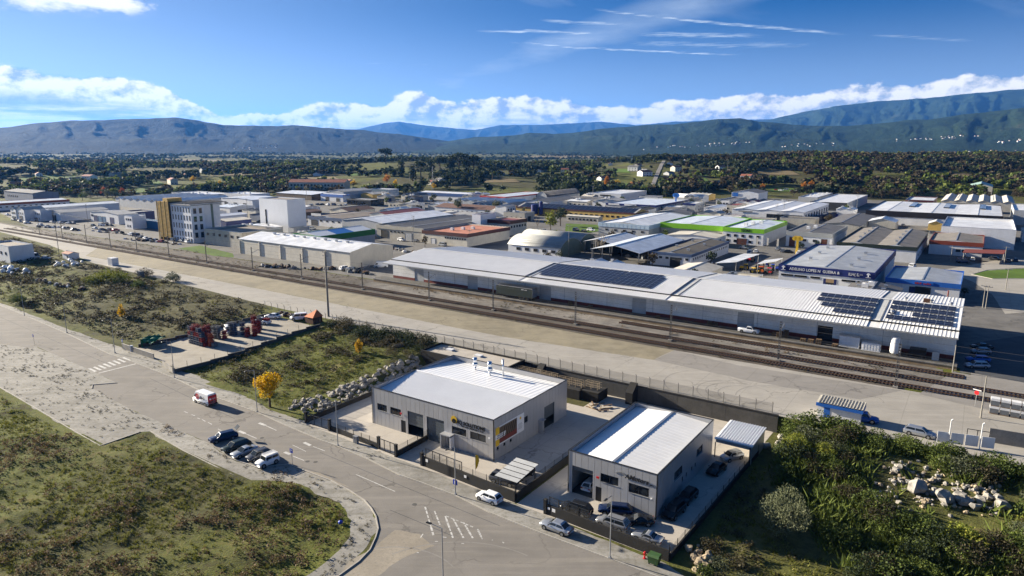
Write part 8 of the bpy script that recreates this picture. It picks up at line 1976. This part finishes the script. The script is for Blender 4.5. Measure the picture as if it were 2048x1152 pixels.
p = fill([W(*q) for q in [(-175, 165.6), (-80, 165.8), (-80, 168.6), (-175, 168.8)]] , 1600, rg, lambda x, y: .7 * sm(.42, .56, fbm(x / 6., y / 6., 117, 3))); p = np.concatenate([p, fill([W(*q) for q in [(-78, 160.8), (-4, 159.4), (-4, 161.6), (-78, 163.2)]], 1200, rg, lambda x, y: .6 * sm(.42, .56, fbm(x / 5., y / 5., 118, 3)))]); merged('rail_shrubs', p, rg.uniform(.4, 1.1, len(p)), HV, HR, 'leaf_heath', 'dry brown shrubs between the tracks and the platform', rg, 1.3)
p = np.concatenate([fill(RS2, 1500, rg), fill(RS3, 9000, rg, lambda x, y: .55 * sm(.45, .6, fbm(x / 5., y / 5., 113, 3)))]); merged('rail_scrub', p, rg.uniform(.2, .6, len(p)), SV, SR, 'leaf_scrub', 'low weeds along the railway sidings', rg, 1.4)
# bushes
_bp = {}
def bush_proto(leaf, n, size):
    k = (leaf, n)
    if k not in _bp: _bp[k] = [crown_mesh('foliage', tree_blobs('bush', np.random.default_rng(900 + i + n)), n, size, leaf, 950 + i + n, .7) for i in range(5)]
    return _bp[k]
def bush(x, y, z, h, leaf, label, group, n=700, size=.085, wide=1.2):
    _tc[0] += 1; o = link('bush', bush_proto(leaf, n, size)[_tc[0] % 5], None, (x, y, z - .1), random.uniform(0, 6.28), (h * wide, h * wide, h)); return tag(o, label, 'bush', group)
HB = [W(*q) for q in [(-141, 116.5), (-104.5, 113), (-104, 120.8), (-140, 121.6)]]
for q in fill(HB, 130, rg)[:52]: bush(*q, rg.uniform(1.8, 3.4), 'leaf_dark' if rg.random() < .65 else 'leaf_scrub', 'dark dense bush on the bank below the concrete road', 'bushes along the terrace bank')
for s, t in [(-104.5, 110.5), (-105.5, 106), (-107, 112), (-112, 112.5), (-116, 114), (-122, 114), (-109, 109)]:
    x, y = W(s, t); bush(x, y, float(terr(x, y)), rg.uniform(1.2, 2.2), 'leaf_scrub', 'brown thicket above the rock bank', 'thickets above the rock bank')
for q in fill([W(*q) for q in [(-300, 127), (-172, 118.5), (-172, 121.5), (-300, 130)]], 120, rg)[:34]: bush(*q, rg.uniform(.9, 1.9), 'leaf_scrub' if rg.random() < .7 else 'leaf_dark', 'scrubby dark bush along the concrete road edge', 'bushes along the road edge')
BARE = [GT(*q)[:2] for q in [(1735, 915), (1850, 912), (1900, 955), (2060, 965), (2060, 1075), (1860, 1062), (1760, 1040), (1725, 980)]]
k = 0
bag = fill(RB, 1200, rg)
for q in bag:
    s, t = ST(q[0], q[1])
    if k > 190: break
    if inpoly(np.array([q[0]]), np.array([q[1]]), BARE)[0]: continue
    if s < -12 and t < 100: continue
    lf = ['leaf_green', 'leaf_green', 'leaf_scrub', 'leaf_olive', 'leaf_dark', 'leaf_lime'][int(rg.integers(0, 6))] if t < 116 else 'leaf_green'
    if lf == 'leaf_lime' and rg.random() < .6: lf = 'leaf_green'
    bush(*q, rg.uniform(1.6, 3.4), lf, dict(leaf_green='green', leaf_olive='grey green', leaf_dark='dark', leaf_lime='yellow green', leaf_scrub='brown')[lf] + ' tangled bush on the slope beside the garage', 'bushes on the slope beside the garage', 1100, .075); k += 1
for s, t, h in [(-21.5, 118.5, 3.6), (-19, 119.3, 3.8), (-16, 119, 3.2), (-13.5, 119.5, 3.0), (-10, 119, 2.6), (-22, 115, 3.0), (-5, 119, 2.4), (0, 118.6, 3.0)]:
    x, y = W(s, t); bush(x, y, float(terr(x, y)), h, 'leaf_green', 'tall dense bush at the end of the terrace fence', 'tall bushes at the terrace fence end', 1100, .075)
LV, LR = blade_protos(12, 5, 340, .8)
p = fill(RB, 9000, rg, lambda x, y: np.where(inpoly(x, y, BARE), .03, .38)); merged('bramble_sprays', p, rg.uniform(.7, 1.9, len(p)), LV, LR, 'leaf_green', 'arching green bramble and broom sprays on the slope', rg, 1.2)
p = fill(DK, 9000, rg, lambda x, y: .3 + .7 * N1(x, y)); merged('hollow_grass', p, rg.uniform(.25, .6, len(p)), GV, GR, 'leaf_grass', 'rough grass in the hollow beside the garage', rg, 1.4)
p = fill(DK, 2600, rg, lambda x, y: .1 + .9 * N2(x, y)); merged('hollow_scrub', p, rg.uniform(.4, 1.1, len(p)), SV, SR, 'leaf_scrub', 'dark scrub in the hollow beside the garage', rg, 1.3)
for s, t, h, lf in [(-23.5, 78.5, 1.6, 'leaf_scrub'), (-21.5, 75.5, 1.7, 'leaf_olive'), (-19.6, 77, 1.3, 'leaf_scrub'), (-17.5, 73.6, 1.5, 'leaf_olive'), (-22.5, 73.2, 1.5, 'leaf_green'), (-15, 75, 1.2, 'leaf_scrub'), (-20.3, 72.6, 1.4, 'leaf_scrub')]:
    x, y = W(s, t); bush(x, y, float(terr(x, y)), h, lf, 'grey brown bush by the tan rocks at the wall corner', 'bushes by the wall corner')
# rocks
def rock_mesh(seed):
    bm = bmesh.new(); bmesh.ops.create_uvsphere(bm, u_segments=6, v_segments=5, radius=1.0); r = random.Random(seed); q = [(r.uniform(.65, 1.0), Vector((r.gauss(0, 1), r.gauss(0, 1), r.gauss(0, 1))).normalized()) for _ in range(7)]
    for v in bm.verts:
        for d, n in q:
            e = v.co.dot(n)
            if e > d * .8: v.co -= n * (e - d * .8)
        v.co.z *= .75; v.co *= r.uniform(.82, 1.18)
    me = bpy.data.meshes.new('rock'); bm.to_mesh(me); bm.free(); me.materials.append(MT['stone']); return me
RK = [rock_mesh(i) for i in range(8)]
x0, y0 = W(-103, 95); RBK = thing('rock_bank', 'bank of tumbled pale stone blocks beside the works yard', 'rock bank', (x0, y0, 0))
for i in range(285):
    t = 78.5 + 34 * rg.random(); wd = np.interp(t, [78, 86, 95, 113], [9.0, 8.0, 6.0, 4.5]); s = -100.0 - wd * rg.random() ** .8; x, y = W(s, t)
    k = rg.uniform(.28, .72) * (1.25 if rg.random() < .15 else 1)
    o = link('rock', RK[i % 8], RBK, (x - x0, y - y0, float(terr(x, y)) + k * .25), rg.uniform(0, 6.28), k); o.rotation_euler.x = rg.uniform(-.5, .5)
for i, (px, py, k) in enumerate([(1832, 985, 1.5), (1884, 1000, 1.3), (1896, 1003, 1.0), (1918, 1004, 1.2), (1930, 1010, 1.1), (1948, 1018, .9), (1962, 1006, .9), (2006, 1018, 1.2), (1566, 884, 1.1), (1560, 893, .9), (1610, 884, .7), (1590, 880, .6), (1630, 905, .7), (1535, 897, .9), (1790, 945, .7), (1800, 938, .8), (1996, 1002, .8), (1975, 1000, .8)]):
    b = GT(px, py); o = link('boulder', RK[i % 8], None, (b[0], b[1], b[2] + k * .5), rg.uniform(0, 6.28), k); tag(o, 'large pale boulder half buried in the bushes of the slope', 'boulder', 'boulders on the bushy slope')
x0, y0, _ = GT(1800, 965); RUB = thing('rubble_slope', 'slope of broken tan and grey stone among the bushes', 'rubble', (x0, y0, 0))
for i in range(280):
    b = GT(1750 + rg.random() ** .8 * 250, 950 + rg.normal(0, 1) * 24 + rg.random() * 45); k = rg.uniform(.15, .5); o = link('rock', RK[i % 8], RUB, (b[0] - x0, b[1] - y0, b[2] + k * .2), rg.uniform(0, 6.28), k)
    if i % 3 == 0: o.material_slots[0].link = 'OBJECT'; o.material_slots[0].material = MT['stone_tan']
x0, y0, _ = GT(1405, 1115); RUB = thing('rubble_slope', 'small outcrop of tan rock at the end of the verge', 'rubble', (x0, y0, 0))
for i in range(34):
    b = GT(1402 + rg.normal(0, 1) * 10, 1122 + rg.normal(0, 1) * 13); k = rg.uniform(.25, .75); o = link('rock', RK[i % 8], RUB, (b[0] - x0, b[1] - y0, b[2] + k * .2), rg.uniform(0, 6.28), k); o.material_slots[0].link = 'OBJECT'; o.material_slots[0].material = MT['stone_tan']
# heaps of sacks and scrap
def sack_mesh(seed):
    bm = bmesh.new(); bmesh.ops.create_icosphere(bm, subdivisions=2, radius=1.0); r = random.Random(seed)
    for v in bm.verts: v.co.x *= .85 + .15 * math.sin(v.co.y * 3 + seed); v.co.z *= .8; v.co *= 1 + .14 * math.sin(v.co.x * 4 + seed * 2) * math.cos(v.co.y * 3 + seed)
    me = bpy.data.meshes.new('sack'); bm.to_mesh(me); bm.free(); me.materials.append(MT['bag_white']); me.polygons.foreach_set('use_smooth', [True] * len(me.polygons)); return me
SK = [sack_mesh(i) for i in range(4)]
for i in range(46):
    if i < 28: px, py = rg.uniform(4, 64), rg.uniform(536, 549)
    else: px, py = rg.uniform(110, 166), rg.uniform(526, 535)
    b = GT(px, py); k = rg.uniform(.5, 1.0); o = link('sack', SK[i % 4], None, (b[0], b[1], b[2] + k * .55 + (.7 if i % 3 == 0 else 0)), rg.uniform(0, 6.28), k)
    if i < 28 and i % 2: o.material_slots[0].link = 'OBJECT'; o.material_slots[0].material = MT['bag_blue']
    tag(o, 'bulging pale sack dumped in a heap behind the cube house' if i < 28 else 'round white sack lying beside the parked van', 'sack', 'heaps of sacks')
for hi, (x0, y0, x1, y1, n, l) in enumerate([(512, 533, 640, 540, 40, 'scrap heap of dark parts along the cream hall'), (640, 537, 735, 548, 34, 'scrap heap beside the end of the cream hall'), (250, 478, 370, 490, 30, 'scrap heap below the gold stair tower'), (70, 452, 250, 468, 34, 'scrap strewn along the railway bank'), (1380, 524, 1430, 532, 24, 'scrap pile beside the tar roofed workshop'), (780, 497, 835, 507, 26, 'scrap yard goods between the halls'), (1240, 512, 1345, 522, 26, 'timber and scrap behind the long warehouse'), (560, 628, 590, 636, 9, 'scrap lying in the gas bottle yard'), (60, 560, 170, 580, 18, 'rubbish scattered in the scrub')]):
    c = GT((x0 + x1) / 2, (y0 + y1) / 2); r = thing('scrap_heap', l, 'scrap', (c[0], c[1], c[2]))
    for i in range(n):
        f = rg.random(); b = GT(x0 + (x1 - x0) * f, y0 + (y1 - y0) * f + rg.normal() * 1.0); a, e, h = rg.uniform(.3, 1.1), rg.uniform(.25, .8), rg.uniform(.2, 1.0)
        MB().box(-a, -e, 0, a, e, h).box(-a * .6, -e * .5, h, a * .5, e * .7, h * 1.4).obj('scrap_part', ['rust', 'crate_grey', 'darkconc', 'sg_white', 'wood', 'steel', 'black', 'stone_tan'][int(rg.integers(0, 8))], r, False, (b[0] - c[0], b[1] - c[1], b[2] - c[2]), rg.uniform(0, 6.28))
gx, gy, gz = GT(628, 645); r = thing('orange_tent', 'orange peaked tarpaulin over a rusty pen', 'tent', (gx, gy, gz), AX); MB().box(-1.6, -1.6, 0, 1.6, 1.6, 1.8).obj('pen', 'rust', r); MB().add([(-1.8, -1.8, 1.8), (1.8, -1.8, 1.8), (1.8, 1.8, 1.8), (-1.8, 1.8, 1.8), (.5, .8, 3.6)], [(0, 1, 4), (1, 2, 4), (2, 3, 4), (3, 0, 4), (3, 2, 1, 0)]).obj('tarpaulin', 'orange', r)
gx, gy, gz = GT(795, 694); r = thing('boat_hull', 'grey upturned boat lying by the thicket', 'boat', (gx, gy, gz), .5); V, F = loft([(-1.6, .1, 0, .2), (-1.0, .55, 0, .6), (0, .7, 0, .75), (1.0, .6, 0, .65), (1.6, .4, 0, .5)], lambda s: [(0, 0), (s[1], 0), (s[1] * .9, s[3] * .5), (s[1] * .5, s[3] * .9), (0, s[3])]); MB().add(V, F).obj('hull', 'crate_grey', r, True)
sheet('green_verge', PX([(355, 497), (400, 491), (465, 507), (467, 515), (430, 512)], Z1), Z1 + .03, 'field_green', .5, 2.0)
b = G(681, 1048); tag(link('blue_bag', SK[1], None, (b[0], b[1], .25), 0, .35), 'blue rubbish bag lying in the meadow', 'bag'); o = bpy.data.objects['blue_bag']; o.material_slots[0].link = 'OBJECT'; o.material_slots[0].material = MT['sign_blue']

# ------------------------------------------------------------------ the air
m, nt = nm('air')
pv = nt.nodes.new('ShaderNodeVolumePrincipled'); pv.inputs['Color'].default_value = (.09, .34, 1.0, 1); pv.inputs['Density'].default_value = 3.2e-5; pv.inputs['Anisotropy'].default_value = .25
o = nt.nodes.new('ShaderNodeOutputMaterial'); nt.links.new(pv.outputs[0], o.inputs['Volume'])
tag(MB().box(-25300, -25300, -14.5, 25300, 25300, 1010).obj('haze', 'air'), 'thin blue winter haze over the valley', 'haze', None, 'stuff')
